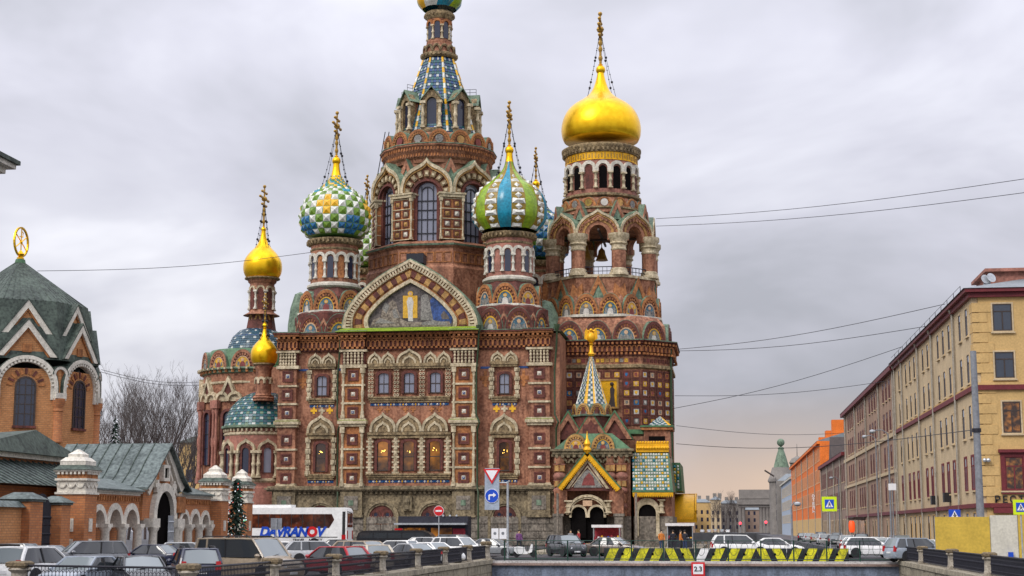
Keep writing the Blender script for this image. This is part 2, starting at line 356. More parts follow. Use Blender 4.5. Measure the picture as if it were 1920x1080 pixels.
def kokoshnik(M, w, h, d, k, outer='terracotta', teeth='brick_dark', cover='copper', parent=None, t=.17):
    """round decorative gable: moulded arch over a toothed ring and a lunette"""
    def f():
        b = MB(); ow = w; n = 14
        b.prism(arch(w * .97, h * .97, n), .22, d, 2)
        b.band(arch(w, h, n), arch(w * (1 - t), h * (1 - t), n), 0, d, mi=0)
        b.band(arch(w * 1.03, h * 1.03, n), arch(w, h, n), .1, d, mi=3)
        b.band(arch(w * (1 - t), h * (1 - t), n), arch(w * (1 - 2.1 * t), h * (1 - 2.1 * t), n), .09, .3, mi=1)
        m = 11
        for i in range(m):
            a = PI * (i + .5) / m; q = 1 - 1.55 * t
            b.at(T((w / 2 * q * cos(a), 0, h * q * sin(a))) @ Matrix.Rotation(-a, 4, 'Y')); e = w * .035
            b.box(-e * 1.3, e * 1.3, .02, .12, -e, e, 0)
        b.at(); return b.mesh('kokoshnik', [outer, teeth, 'brick', cover], 40)
    o = obj('kokoshnik', cached(('kok', round(w, 2), round(h, 2), round(d, 2), outer, teeth, cover, t), f), parent or church, M)
    if k is not None: obj('icon', icon_mesh(w * (1 - 2.1 * t), h * (1 - 2.1 * t), k), o, T((0, .14, 0)))
    return o
def triangle_gable(M, w, h, d, fill='copper', edge='terracotta'):
    def f():
        b = MB(); o = [(w / 2, 0), (0, h), (-w / 2, 0)]; i = [(w / 2 - .2 * w, 0), (0, h * .62), (-w / 2 + .2 * w, 0)]
        b.band(o, i, 0, d, mi=1); b.prism(i, .12, d, 0)
        b.band([(w / 2 + .08, 0), (0, h + .1), (-w / 2 - .08, 0)], o, .1, d, mi=2)
        return b.mesh('gablet', [fill, edge, 'copper'])
    return obj('gablet', cached(('tri', round(w, 2), round(h, 2), round(d, 2), fill, edge), f), church, M)
def ogee_frame(w, h, t, d, mats=('cream', 'cream_dirty'), n=6, fill=True):
    def f():
        b = MB(); o = ogee(w, h, n); i = ogee(w - 2 * t, h - 1.5 * t, n)
        b.band(o, i, 0, d, mi=0)
        if fill:
            b.prism(i, .12, d, 1)
            b.band(ogee(w * .55, h * .55, n), ogee(w * .40, h * .40, n), .03, d, mi=0)
        return b.mesh('pediment', list(mats), 40)
    return cached(('ogf', round(w, 2), round(h, 2), round(t, 2), round(d, 2), mats, fill), f)
def round_bits(b, x0, x1, y, z, step, size, mi):        # dentils
    n = max(1, int((x1 - x0) / step)); st = (x1 - x0) / n
    for i in range(n): b.box(x0 + (i + .25) * st, x0 + (i + .75) * st, y - size, y, z - size, z, mi)
def ring_dentils(b, cx, cy, r, z, n, w, h, d, mi, a0=0.0):
    for i in range(n): b.at(ring(cx, cy, r, a0 + 2 * PI * i / n, z)); b.box(-w / 2, w / 2, 0, d, 0, h, mi)
    b.at()
def poly_dentils(b, cx, cy, ap, z, n, step, w, h, d, mi):      # along the faces of a regular polygon of apothem ap
    ln = 2 * ap * math.tan(PI / n); k = max(1, int(ln / step))
    for f in range(n):
        for i in range(k): b.at(ring(cx, cy, ap, 2 * PI * f / n, z)); x = (i + .5) / k * ln - ln / 2; b.box(x - w / 2, x + w / 2, 0, d, 0, h, mi)
    b.at()
C8 = cos(R(22.5))
def octo(b, prof, cx, cy, mi=0, n=8): b.lathe(prof, n, (cx, cy, 0), PI / n, mi); return b

PROF_ONION = [(0, .74), (.11, .95), (.23, 1), (.37, .97), (.52, .80), (.63, .51), (.73, .28), (.81, .16), (.9, .105), (1, .085)]
PROF_GOLD = [(0, .80), (.10, .95), (.24, 1), (.39, .93), (.54, .67), (.63, .44), (.73, .27), (.83, .17), (1, .115)]
PROF_BELL = [(0, .93), (.07, .985), (.20, 1), (.34, .94), (.45, .83), (.53, .68), (.60, .48), (.67, .32), (.75, .215), (.83, .155), (.92, .11), (1, .085)]
def onion(prof, Rm, z0, H, n=26):
    def q(t):
        for i in range(len(prof) - 1):
            if prof[i][0] <= t <= prof[i + 1][0]:
                t0, r0 = prof[i]; t1, r1 = prof[i + 1]
                m = lambda k: 0 if k <= 0 or k >= len(prof) - 1 else (prof[k + 1][1] - prof[k - 1][1]) / (prof[k + 1][0] - prof[k - 1][0])
                m0 = m(i) if i else (r1 - r0) / (t1 - t0); m1 = m(i + 1); u = (t - t0) / (t1 - t0); dt = t1 - t0
                return (2 * u**3 - 3 * u * u + 1) * r0 + (u**3 - 2 * u * u + u) * dt * m0 + (-2 * u**3 + 3 * u * u) * r1 + (u**3 - u * u) * dt * m1
        return prof[-1][1]
    return [(Rm * q(i / n), z0 + H * i / n) for i in range(n + 1)]
def finial(cx, cy, z, r, ztop, m='gold', cm='gold_old', dome_r=3.0, dome_z=None):
    b = MB(); b.lathe([(r * .55, z - r * .4), (r * .75, z), (r * .5, z + r * .15)], 12, (cx, cy, 0)); b.sphere((cx, cy, z + r), r, 16, sz=1.05); b.lathe([(r * .3, z + 1.9 * r), (r * .5, z + 2.1 * r), (r * .3, z + 2.3 * r)], 10, (cx, cy, 0)); b.build('ball', m, church, True)
    z1 = z + 2.2 * r; h = ztop - z1; t = max(.06, h * .022)
    b = MB()
    for y, hh, ln in ((.52, .03, .17), (.68, .035, .34), (.84, .03, .18)):
        b.box(cx - t, cx + t, cy - h * ln, cy + h * ln, z1 + h * y, z1 + h * (y + hh) )
        for s_ in (-1, 1): b.sphere((cx, cy + s_ * h * ln, z1 + h * (y + .015)), h * .035, 8)
    b.tube([(cx, cy, z1), (cx, cy, ztop)], t * 1.2, 8, r1=t * .8); b.sphere((cx, cy, ztop), t * 2, 8)
    for k in (.12, .3, .42): b.sphere((cx, cy, z1 + h * k), t * 2.0, 8, sz=1.4)
    b.sphere((cx, cy, z1 + h * .69), t * 3.4, 8, sz=.9)
    b.build('cross', cm, church, True)
    if dome_z:
        for k in range(4):
            a = R(45 + 90 * k + 8); p0 = Vector((cx, cy, z1 + h * .70)); p1 = Vector((cx + dome_r * sin(a), cy - dome_r * cos(a), dome_z)); b = MB()
            pts = [p0.lerp(p1, i / 8) + Vector((0, 0, -.5 * sin(PI * i / 8))) for i in range(9)]
            b.tube(pts, .025, 4)
            for i in range(1, 8): b.sphere(tuple(pts[i]), .09 if i % 3 else .17, 6)
            b.build('chain', 'iron', church)

# ------------------------------------------------------------ plinth
XL, XR = Xf(520), Xf(1050); ZP = Zf(914); ZCOR = Zf(690); ZTOP = Zf(624)
b = MB(); b.box(XL - .5, XR + .5, YF - .75, YF + 33, 0.0, Zf(968), 0); b.box(XL - .3, XR + .3, YF - .55, YF + 33, Zf(968), Zf(921), 1)
for z0, z1, p in ((921, 918, .8), (918, 914, 1.0), (914, 911, .75)): b.box(XL - p, XR + p, YF - .25 - p, YF + 33, Zf(z0), Zf(z1), 1)
round_bits(b, XL, XR, YF - .55, Zf(921), .55, .28, 1)
b.build('plinth', ['granite', 'granite_carved'], church)
for r_ in range(5):
    z1 = Zf(970) - r_ * .78; z0 = z1 - .70; x = XL + (0.8 if r_ % 2 else 0)
    while x < XR - .4:
        ww = rnd.uniform(1.35, 1.9); b = MB(); b.frustum(0, ww - .06, 0, .12, 0, z1 - z0, 0); q = rnd.uniform(-.02, .03)
        obj('stone_block', cached(('stone', round(ww, 1)), lambda: MB().box(0, round(ww, 1) - .06, 0, .16, 0, .70).mesh('stone_block', 'granite')), church, T((x, YF - .86 + q, z0))); x += round(ww, 1)
def plinth_arch(cx, wpx, ptop, pbot, doors=2):
    w_ = wpx * sc(cx, 950, YF); x = Xf(cx); z0 = Zf(pbot); h = Zf(ptop) - z0
    b = MB().at(T((x, YF - .78, z0)))
    b.band(opening(w_, h, 14), opening(w_ * .84, h - w_ * .08, 14), -.14, .4, mi=0)
    b.band(opening(w_ * .84, h - w_ * .08, 14), opening(w_ * .72, h - w_ * .14, 14), -.02, .4, mi=0)
    o = b.build('arched_doorway', ['granite_carved'], church)
    b = MB().at(T((x, YF - .78, z0))); b.prism(opening(w_ * .72, h - w_ * .14, 14), .10, .3, 0); b.build('recess', ['brick_dark'], o)
    b = MB().at(T((x, YF - .78, z0)))
    for s_ in (-1, 1):
        b.at(T((x + s_ * w_ * .165, YF - .78, z0))); hh = h - w_ * .26
        b.band(opening(w_ * .29, hh), opening(w_ * .21, hh - w_ * .06), 0, .2, mi=0); b.prism(opening(w_ * .21, hh - w_ * .06), .06, .2, 1)
        b.band([(w_ * .09 * cos(2 * PI * i / 12), hh - w_ * .14 + w_ * .09 * sin(2 * PI * i / 12)) for i in range(12)], [(w_ * .06 * cos(2 * PI * i / 12), hh - w_ * .14 + w_ * .06 * sin(2 * PI * i / 12)) for i in range(12)], .02, .2, True, 0)
    b.build('double_leaf', ['brick_dark', 'glass_dark'], o)
    b = MB().at(T((x, YF - .80, z0))); b.box(-w_ * .2, w_ * .2, .04, .1, h * .18, h * .48); b.build('notice_panel', 'terracotta', o)
plinth_arch(720, 66, 938, 1022); plinth_arch(816, 66, 938, 1022); plinth_arch(948, 62, 940, 1022); plinth_arch(607, 62, 938, 1022)
for px in (664, 872, 1012, 540):                # carved blocks with a tile under the piers
    x = Xf(px); b = MB(); b.box(x - 1.25, x + 1.25, YF - 1.0, YF - .5, Zf(966), Zf(922)); b.box(x - 1.4, x + 1.4, YF - 1.1, YF - .5, Zf(970), Zf(966)); o = b.build('pedestal', 'granite_carved', church)
    b = MB(); b.box(x - .8, x + .8, YF - 1.06, YF - .9, Zf(956), Zf(930), 0); b.build('panel_frame', 'granite', o); b = MB(); b.frustum(x - .4, x + .4, -.0, .02, 0, .0, 0) if 0 else b.box(x - .28, x + .28, YF - 1.10, YF - .9, Zf(948), Zf(938)); b.build('tile', 'copper', o)
for px in (768,):
    x = Xf(px); b = MB(); b.box(x - .5, x + .5, YF - .95, YF - .5, Zf(958), Zf(930)); b.lathe([(.3, 0), (.22, .4), (.34, .8), (.2, 1.3)], 8, (x, YF - .95, Zf(955))); b.build('niche_stone', 'granite_carved', church)

# ------------------------------------------------------------ main walls
b = MB(); b.box(XL, XR, YF, YF + 32, ZP, ZTOP - .3); b.build('wall', 'brick', church)
RX0, RX1 = Xf(640), Xf(897); YR = YF - .55
b = MB(); b.box(RX0, RX1, YR, YF + .5, ZP + .01, ZTOP - .2); b.build('wall', 'brick', church)

def pier(px0, px1, Y, trims=True):
    x0, x1 = Xf(px0), Xf(px1); c = (x0 + x1) / 2; w_ = x1 - x0
    b = MB(); b.box(x0, x1, Y - .5, Y + .2, ZP + .02, ZCOR, 0)
    for p0, p1, e in ((914, 909, .18), (909, 906, .08), (800, 795, .25), (795, 789, .45), (789, 785, .3)): b.box(x0 - e, x1 + e, Y - .5 - e, Y + .2, Zf(p0) + .01, Zf(p1), 1)
    b.box(x0 - .42, x1 + .42, Y - .9, Y + .2, Zf(789), Zf(788), 2)
    for p in (722, 756, 842, 877): b.box(x0 - .12, x1 + .12, Y - .64, Y + .2, Zf(p) - .12, Zf(p) + .1, 1)
    o = b.build('pilaster', ['brick' if not trims else 'terracotta', 'cream', 'moss'], church)
    if trims:
        for xx in (x0 + .12, x1 - .12):
            for za, zb in ((913, 800), (785, 690)):
                obj('column', colonette(Zf(zb) - Zf(za) - .1, .15, 'cream'), o, T((xx, Y - .58, Zf(za) + .05)))
    fr = cached('panel_frame', lambda: MB().band([(.62, -.62), (.62, .62), (-.62, .62), (-.62, -.62)], [(.47, -.47), (.47, .47), (-.47, .47), (-.47, -.47)], 0, .2, True, 0).band([(.47, -.47), (.47, .47), (-.47, .47), (-.47, -.47)], [(.3, -.3), (.3, .3), (-.3, .3), (-.3, -.3)], .05, .2, True, 1).mesh('panel_frame', ['brick_dark', 'brick_dark']))
    def tile(k):
        bb = MB(); bb.add([(-.3, .08, -.3), (.3, .08, -.3), (.3, .08, .3), (-.3, .08, .3), (0, -.1, 0)], [(0, 1, 4), (1, 2, 4), (2, 3, 4), (3, 0, 4), (0, 3, 2, 1)], 0)
        if k: bb.at(T((0, -.07, 0))); bb.box(-.13, .13, 0, .05, -.13, .13, 1)
        return bb.mesh('tile', ['white_stone', 'en_navy'])
    for i, p in enumerate((704, 739, 773, 824, 860, 896.5)):
        obj('panel_frame', fr, o, T((c, Y - .62, Zf(p)))); obj('tile', cached(('ptile', (i + int(px0)) % 2), lambda: tile((i + int(px0)) % 2)), o, T((c, Y - .54, Zf(p))))
    # frieze of little balusters and bracketed cornice over the pier
    b = MB(); b.box(x0 - .3, x1 + .3, Y - .75, Y + .2, ZCOR, Zf(684), 0); b.box(x0 - .1, x1 + .1, Y - .45, Y + .2, Zf(684), Zf(660), 1)
    k = 6
    for i in range(k):
        xx = x0 + (i + .5) / k * w_
        for za, zb in ((684, 673), (672, 661)): b.lathe([(.1, 0), (.16, .15), (.09, .35), (.16, .52), (.12, Zf(zb) - Zf(za))], 6, (xx, Y - .62, Zf(za)), 0, 0)
    b.box(x0 - .35, x1 + .35, Y - .8, Y + .2, Zf(660), Zf(656), 0)
    b.build('frieze', ['cream', 'brick_dark'], church)
    return o
pier(525, 557, YF - .25, False); pier(645, 685, YR, True); pier(852, 893, YR, True); pier(994, 1032, YF - .25, False)

def cornice(px0, px1, Y, top_mat='copper'):
    x0, x1 = Xf(px0), Xf(px1); b = MB()
    b.box(x0, x1, Y - .25, Y + .4, Zf(657), Zf(651), 1); round_bits(b, x0, x1, Y - .25, Zf(651), .5, .22, 0)
    b.box(x0, x1, Y - .35, Y + .4, Zf(651) + .001, Zf(636), 1)
    n = max(2, int(round((x1 - x0) / .52))); st = (x1 - x0) / n                     # arcade of small arches
    for i in range(n):
        b.at(T((x0 + (i + .5) * st, Y - .5, Zf(651)))); h = Zf(637) - Zf(651)
        b.band(opening(st * .98, h, 6), opening(st * .56, h * .8, 6), 0, .2, mi=0)
    b.at()
    b.box(x0 - .1, x1 + .1, Y - .62, Y + .4, Zf(637), Zf(634), 0); round_bits(b, x0, x1, Y - .62, Zf(634) + .25, .5, .25, 0)
    b.box(x0 - .25, x1 + .25, Y - .95, Y + .4, Zf(630), Zf(626), 0); b.box(x0 - .35, x1 + .35, Y - 1.1, Y + .5, Zf(626), Zf(623), 1)
    b.box(x0 - .4, x1 + .4, Y - 1.15, Y + .6, Zf(623), Zf(621.8), 2)
    b.build('cornice', ['terracotta', 'brick_dark', top_mat], church)
cornice(560, 641, YF); cornice(898, 988, YF); cornice(521, 559, YF - .6); cornice(989, 1034, YF - .6)
cornice(688, 850, YR); cornice(641, 687, YR - .45); cornice(851, 896, YR - .45)
b = MB(); x0, x1 = Xf(634), Xf(903)                       # mossy ledge under the great gable
b.add([(x0, YR - 1.75, Zf(624)), (x1, YR - 1.75, Zf(624)), (x1 - .6, YR - .75, Zf(616)), (x0 + .6, YR - .75, Zf(616)), (x0, YR - 1.7, Zf(625)), (x1, YR - 1.7, Zf(625)), (x1 - .6, YF + 1, Zf(615)), (x0 + .6, YF + 1, Zf(615))], [(0, 1, 2, 3), (4, 5, 1, 0), (3, 2, 6, 7)])
b.build('ledge', 'moss', church)

# ------------------------------------------------------------ facade windows
def win(cx, ptop, pbot, wpx, Y, lit, spx0, spx1, style):
    s_ = sc(cx, ptop, YF); x = Xf(cx); z0, z1 = Zf(pbot), Zf(ptop); w_ = wpx * s_; h = z1 - z0
    A = T((x, Y, z0)); head = w_ * .28
    def ol(ww, hh): return [(ww / 2, 0)] + [(ww / 2 * cos(a), hh - head + head * sin(a)) for a in [PI * i / 8 for i in range(9)]] + [(-ww / 2, 0)]
    b = MB().at(A); b.band(ol(w_ + .55, h + .28), ol(w_, h), -.28, .2); o = b.build('window', 'brick_dark', church)
    b = MB().at(A); b.prism(ol(w_, h), -.06, .1); b.build('pane', 'glass_lit' if lit else 'glass', o)
    b = MB().at(A)
    for zz in (h * .48,): b.box(-w_ / 2, w_ / 2, -.12, 0, zz - .05, zz + .05)
    b.box(-.035, .035, -.11, 0, 0, h * .97) if not lit else None
    b.box(-w_ / 2, w_ / 2, -.14, 0, 0, .12); b.box(-w_ / 2, -w_ / 2 + .09, -.13, 0, .1, h - head * .6); b.box(w_ / 2 - .09, w_ / 2, -.13, 0, .1, h - head * .6)
    b.build('sash', 'frame_dark', o)
    if lit:
        rl = random.Random(int(cx)); b = MB().at(A)
        zc = rl.uniform(.66, .78); xo = rl.uniform(-.2, .2)
        for i in range(5): b.sphere(((rl.uniform(-.22, .22) + xo) * w_, -.07, h * (zc + rl.uniform(-.05, .06))), rl.uniform(.04, .085), 6, sz=.6)
        b.build('lamp_glow', 'chandelier', o)
    if spx0 is not None:
        for px in (spx0, spx1):
            xx = Xf(px); zc0, zc1 = Zf(pbot + 8), Zf(ptop - 12); hh = zc1 - zc0
            def f():
                q = MB(); k = 7
                for i in range(k):
                    e = .30 if i % 2 == 0 else .2; q.box(-e, e, -.32, 0, hh * i / k, hh * (i + 1) / k - .06)
                    if i % 2 == 0: q.lathe([(.12, 0), (.2, hh / k * .5), (.12, hh / k * .9)], 8, (0, -.32, hh * i / k))
                return q.mesh('colonette', 'cream', 40)
            obj('colonette', cached(('wcol', round(hh, 1)), f), o, T((xx, Y, zc0)))
    return o
def shelf(px0, px1, p0, Y, tiles=True, style='cream_dirty'):
    x0, x1 = Xf(px0), Xf(px1); b = MB()
    b.box(x0, x1, Y - .42, Y + .1, Zf(p0 + 3), Zf(p0)); b.box(x0 + .1, x1 - .1, Y - .32, Y + .1, Zf(p0 + 7), Zf(p0 + 3)); b.box(x0 + .2, x1 - .2, Y - .2, Y + .1, Zf(p0 + 11), Zf(p0 + 7)); o = b.build('sill', style, church)
    if tiles:
        n = int((x1 - x0) / .38); st = (x1 - x0 - .6) / n; b = MB()
        for i in range(n): b.at(T((x0 + .3 + (i + .5) * st, Y - .12, Zf(p0 + 15)))); q = st * .42; b.add([(-q, .1, 0), (0, .1, -q * 1.2), (q, .1, 0), (0, .1, q * 1.2), (0, -.06, 0)], [(0, 1, 4), (1, 2, 4), (2, 3, 4), (3, 0, 4)], (0, 1, 2, 1)[i % 4])
        b.at(); b.box(x0 + .25, x1 - .25, Y - .04, Y + .1, Zf(p0 + 17), Zf(p0 + 12.5), 3); b.build('tile_band', ['en_blue', 'en_white', 'en_yellow', 'en_navy'], o)
def cap_double(cx, p0, wpx, Y, n=2, hpx=20):         # paired ogee gables over the upper windows
    s_ = sc(cx, p0, YF); x = Xf(cx); w_ = wpx * s_ / n
    for i in range(n): obj('pediment', ogee_frame(w_ * 1.04, hpx * s_, .22, .5), church, T((x + (i - (n - 1) / 2) * w_, Y - .45, Zf(p0))))
    b = MB(); b.box(x - wpx * s_ / 2 - .1, x + wpx * s_ / 2 + .1, Y - .5, Y + .1, Zf(p0 + 6), Zf(p0)); b.box(x - wpx * s_ / 2, x + wpx * s_ / 2, Y - .4, Y + .1, Zf(p0 + 10), Zf(p0 + 6)); b.build('lintel', 'cream_dirty', church)
for cx in (603, 946):
    win(cx, 703, 741, 19, YF, False, cx - 24, cx + 24, 0); cap_double(cx, 680, 50, YF); shelf(cx - 27, cx + 27, 745, YF)
    win(cx, 830, 884, 19, YF, True, cx - 24, cx + 24, 1); shelf(cx - 28, cx + 28, 888, YF)
    s_ = sc(cx, 800, YF); obj('pediment', ogee_frame(52 * s_, 35 * s_, .28, .55), church, T((Xf(cx), YF - .5, Zf(811))))
    b = MB(); b.box(Xf(cx - 27), Xf(cx + 27), YF - .55, YF + .1, Zf(815), Zf(811)); b.box(Xf(cx - 25), Xf(cx + 25), YF - .4, YF + .1, Zf(822), Zf(815)); b.build('lintel', 'cream_dirty', church)
    for q in (-36, 36):                                  # majolica crosses on the brickwork
        x = Xf(cx + q); z = Zf(712); b = MB(); b.box(x - .16, x + .16, YF - .05, YF + .05, z - .9, z + .9); b.box(x - .6, x + .6, YF - .06, YF + .05, z - .15, z + .3); b.box(x - .35, x + .35, YF - .055, YF + .05, z - .55, z - .3); b.build('wall_cross', 'terracotta', church)
        b = MB(); b.box(x - .55, x + .55, YF - .05, YF + .05, Zf(693), Zf(689)); b.build('tile_strip', 'en_navy', church)
    for q in (-15, 0, 15):
        x = Xf(cx + q); z = Zf(768); b = MB(); e = .13; b.box(x - e, x + e, YF - .05, YF + .05, z - .38, z + .38); b.box(x - .38, x + .38, YF - .06, YF + .05, z - e, z + e); b.build('wall_cross', 'en_yellow' if q else 'cream', church)
for cx in (721, 769, 818):
    win(cx, 700, 738.5, 20, YR, False, None, None, 0); win(cx, 828, 883, 21, YR, True, None, None, 1)
    s_ = sc(cx, 800, YF); obj('pediment', ogee_frame(49 * s_, 36 * s_, .26, .5), church, T((Xf(cx), YR - .5, Zf(810))))
    for q in (-7, 7): x = Xf(cx + q); z = Zf(768); b = MB(); b.box(x - .1, x + .1, YR - .05, YR + .05, z - .35, z + .35); b.box(x - .3, x + .3, YR - .06, YR + .05, z - .1, z + .12); b.build('wall_cross', 'terracotta', church)
for px, k in ((697, 1), (745, 2), (793, 2), (842, 1)):
    x = Xf(px)
    for za, zb, e in ((745, 690, .34), (888, 820, .34)):
        hh = Zf(zb) - Zf(za)
        def f():
            q = MB(); m = 7; q.box(-e * 1.1, e * 1.1, -.18, 0, 0, hh, 1)
            for i in range(m):
                z0 = hh * i / m
                if za < 800:
                    for s2 in (-1, 1): q.band([(s2 * e * .5 + e * .42 * cos(2 * PI * j / 8), z0 + hh / m * .5 + hh / m * .4 * sin(2 * PI * j / 8)) for j in range(8)], [(s2 * e * .5 + e * .22 * cos(2 * PI * j / 8), z0 + hh / m * .5 + hh / m * .2 * sin(2 * PI * j / 8)) for j in range(8)], -.3, 0, True, 0)
                else: q.box(-e * 1.2, e * 1.2, -.34, 0, z0, z0 + hh / m * .35, 0); q.lathe([(e * .7, 0), (e * .9, hh / m * .3), (e * .7, hh / m * .62)], 8, (0, -.12, z0 + hh / m * .36), 0, 0)
            return q.mesh('colonette', ['cream', 'brick'], 40)
        obj('colonette', cached(('grp', za), f), church, T((x, YR, Zf(za))))
shelf(692, 847, 744, YR); shelf(690, 849, 888, YR)
for st in (((692, 688, .4), (688, 682, .5)), ((816, 811, .5), (822, 816, .35))):
    b = MB()
    for p0, p1, e in st: b.box(Xf(692), Xf(848), YR - e, YR + .1, Zf(p0), Zf(p1))
    b.build('lintel', 'cream_dirty', church)
s_ = sc(770, 680, YF)
for px, w_, h in ((704, 25, 22), (729, 25, 22), (809, 25, 22), (834, 25, 22), (769, 46, 28)): obj('pediment', ogee_frame(w_ * s_ * 1.03, h * s_, .22, .5), church, T((Xf(px), YR - .47, Zf(682))))
# green downpipes
for px, Y in ((900, YR - .3), (1046, YF - .5), (638, YF - .2)):
    x = Xf(px); b = MB(); b.tube([(x + .1, Y - .9, Zf(626)), (x, Y - .5, Zf(650)), (x - .25, Y - .35, Zf(700)), (x - .25, Y - .35, Zf(780)), (x + .2, Y - .8, Zf(795)), (x - .1, Y - .4, Zf(806)), (x - .1, Y - .4, Zf(915)), (x + .1, Y - .9, Zf(925)), (x + .1, Y - .9, .6)], .105, 8); b.lathe([(.14, 0), (.32, .5), (.32, .8)], 8, (x + .1, Y - .9, Zf(628))); b.build('downpipe', 'pipe_green', church, True)

# ------------------------------------------------------------ great gable with mosaic
def fp(pts, Y): return [(P(px, py, Y)[0], P(px, py, Y)[1]) for px, py in pts]
def smooth_pts(pts, n=4):
    o = []
    for i in range(len(pts) - 1):
        p0 = pts[max(i - 1, 0)]; p1 = pts[i]; p2 = pts[i + 1]; p3 = pts[min(i + 2, len(pts) - 1)]
        for k in range(n):
            t = k / n; o.append(tuple(.5 * (2 * p1[j] + (p2[j] - p0[j]) * t + (2 * p0[j] - 5 * p1[j] + 4 * p2[j] - p3[j]) * t * t + (3 * p1[j] - p0[j] - 3 * p2[j] + p3[j]) * t**3) for j in (0, 1)))
    return o + [pts[-1]]
YG = YF - .3
lo = smooth_pts([(643, 619), (645, 600), (652, 583), (675, 551), (718, 514)]) + [(770, 488)]
lo = smooth_pts([(643, 619), (645, 600), (653, 580), (676, 549), (720, 514), (770, 487)])
lin = smooth_pts([(695, 619), (690, 608), (693, 592), (716, 566), (742, 546), (770, 530)])
def mirror(l, c=770): return l + [(2 * c - x, y) for x, y in reversed(l[:-1])]
OUT, INN = mirror(lo), mirror(lin)
def blend(t): return fp([(o[0] + (i[0] - o[0]) * t, o[1] + (i[1] - o[1]) * t) for o, i in zip(OUT, INN)], YG)
b = MB(); b.prism(blend(0), YG + .35, YG + 5, 0); b.band(blend(-.06), blend(0), YG - .1, YG + 5.2, mi=3)
for t0, t1, y, m in ((0, .12, -.35, 1), (.12, .3, -.1, 2), (.3, .36, -.25, 1), (.36, .84, 0.05, 2), (.84, 1, -.22, 1)): b.band(blend(t0), blend(t1), YG + y, YG + .5, mi=m)
g = b.build('gable', ['brick', 'cream', 'terracotta', 'copper'], church)
def along(t, n):                                         # points spread evenly along a contour
    pts = blend(t); d = [0]
    for i in range(1, len(pts)): d.append(d[-1] + math.dist(pts[i], pts[i - 1]))
    out = []
    for k in range(n):
        s0 = d[-1] * (k + .5) / n; i = max(j for j in range(len(d)) if d[j] <= s0); i = min(i, len(pts) - 2)
        u = (s0 - d[i]) / max(1e-6, d[i + 1] - d[i]); x = pts[i][0] + u * (pts[i + 1][0] - pts[i][0]); z = pts[i][1] + u * (pts[i + 1][1] - pts[i][1])
        out.append((x, z, math.atan2(pts[i + 1][1] - pts[i][1], pts[i + 1][0] - pts[i][0])))
    return out
for x, z, a in along(.2, 62):
    obj('bracket', cached('gbr', lambda: MB().box(-.11, .11, -.25, .2, -.32, .32, 0).mesh('bracket', 'cream')), g, T((x, YG - .05, z)) @ Matrix.Rotation(-a, 4, 'Y'))
for i, (x, z, a) in enumerate(along(.6, 30)):
    k = i % 2; obj('inlay_tile', cached(('inl', k), lambda: MB().add([(-.45, .05, -.45), (.45, .05, -.45), (.45, .05, .45), (-.45, .05, .45), (-.3, -.14, -.3), (.3, -.14, -.3), (.3, -.14, .3), (-.3, -.14, .3)], [(0, 1, 5, 4), (1, 2, 6, 5), (2, 3, 7, 6), (3, 0, 4, 7), (4, 5, 6, 7)]).mesh('inlay_tile', ('ochre', 'brick_dark')[k])), g, T((x, YG, z)) @ Matrix.Rotation(-a, 4, 'Y'))
YM = YG + .2
b = MB(); b.prism(blend(1.0), YM, YM + .2, 0)
def flat(px, dy, m):
    q = fp(px, YG); b.prism(q, YM - dy, YM + .05, m)
flat([(694, 612), (699, 600), (716, 592), (722, 574), (735, 562), (742, 566), (745, 580), (752, 598), (766, 604), (842, 602), (845, 612)], .02, 1)
flat([(808, 606), (806, 562), (812, 556), (846, 590), (848, 600), (845, 606)], .015, 2); flat([(788, 600), (789, 555), (796, 550), (802, 552), (812, 600)], .03, 5)
flat([(755, 596), (755, 554), (782, 554), (782, 596)], .035, 3); flat([(765, 602), (764, 580), (762, 565), (765, 557), (772, 557), (775, 566), (773, 582), (774, 602)], .05, 4)
flat([(769 + 5 * cos(2 * PI * i / 10), 550 + 5 * sin(2 * PI * i / 10)) for i in range(10)], .055, 3); flat([(769 + 2.5 * cos(2 * PI * i / 8), 550.5 + 3 * sin(2 * PI * i / 8)) for i in range(8)], .065, 6)
flat([(724, 588), (716, 578), (722, 566), (730, 572)], .045, 5); flat([(738, 596), (735, 582), (741, 578), (748, 596)], .045, 5); flat([(702, 606), (712, 596), (730, 602), (742, 606)], .05, 5); flat([(790, 604), (812, 600), (836, 604), (840, 609), (790, 609)], .045, 5); flat([(826, 590), (832, 582), (840, 592), (842, 598), (828, 598)], .03, 0); flat([(812, 566), (816, 570), (816, 596), (812, 596)], .03, 2)
for q, m in ((718, 4), (732, 4)): flat([(q - 6, 600), (q - 3, 585), (q - 2, 575), (q + 3, 575), (q + 6, 588), (q + 10, 600)], .03, 7)
b.build('mosaic', ['mosaic_dusk', 'mosaic_hill', 'mosaic_blue', 'icon_gold', 'robe_white', 'icon_grey', 'skin_tile', 'mosaic_hill'], church)
x, z = P(800, 487, YG + 2); b = MB(); b.box(x - .2 - 2.0, x - .2, YG + 1, YG + 3, z - .5, z + .6); b.build('vent_box', 'iron', church)
x, z = P(770, 483, YG)
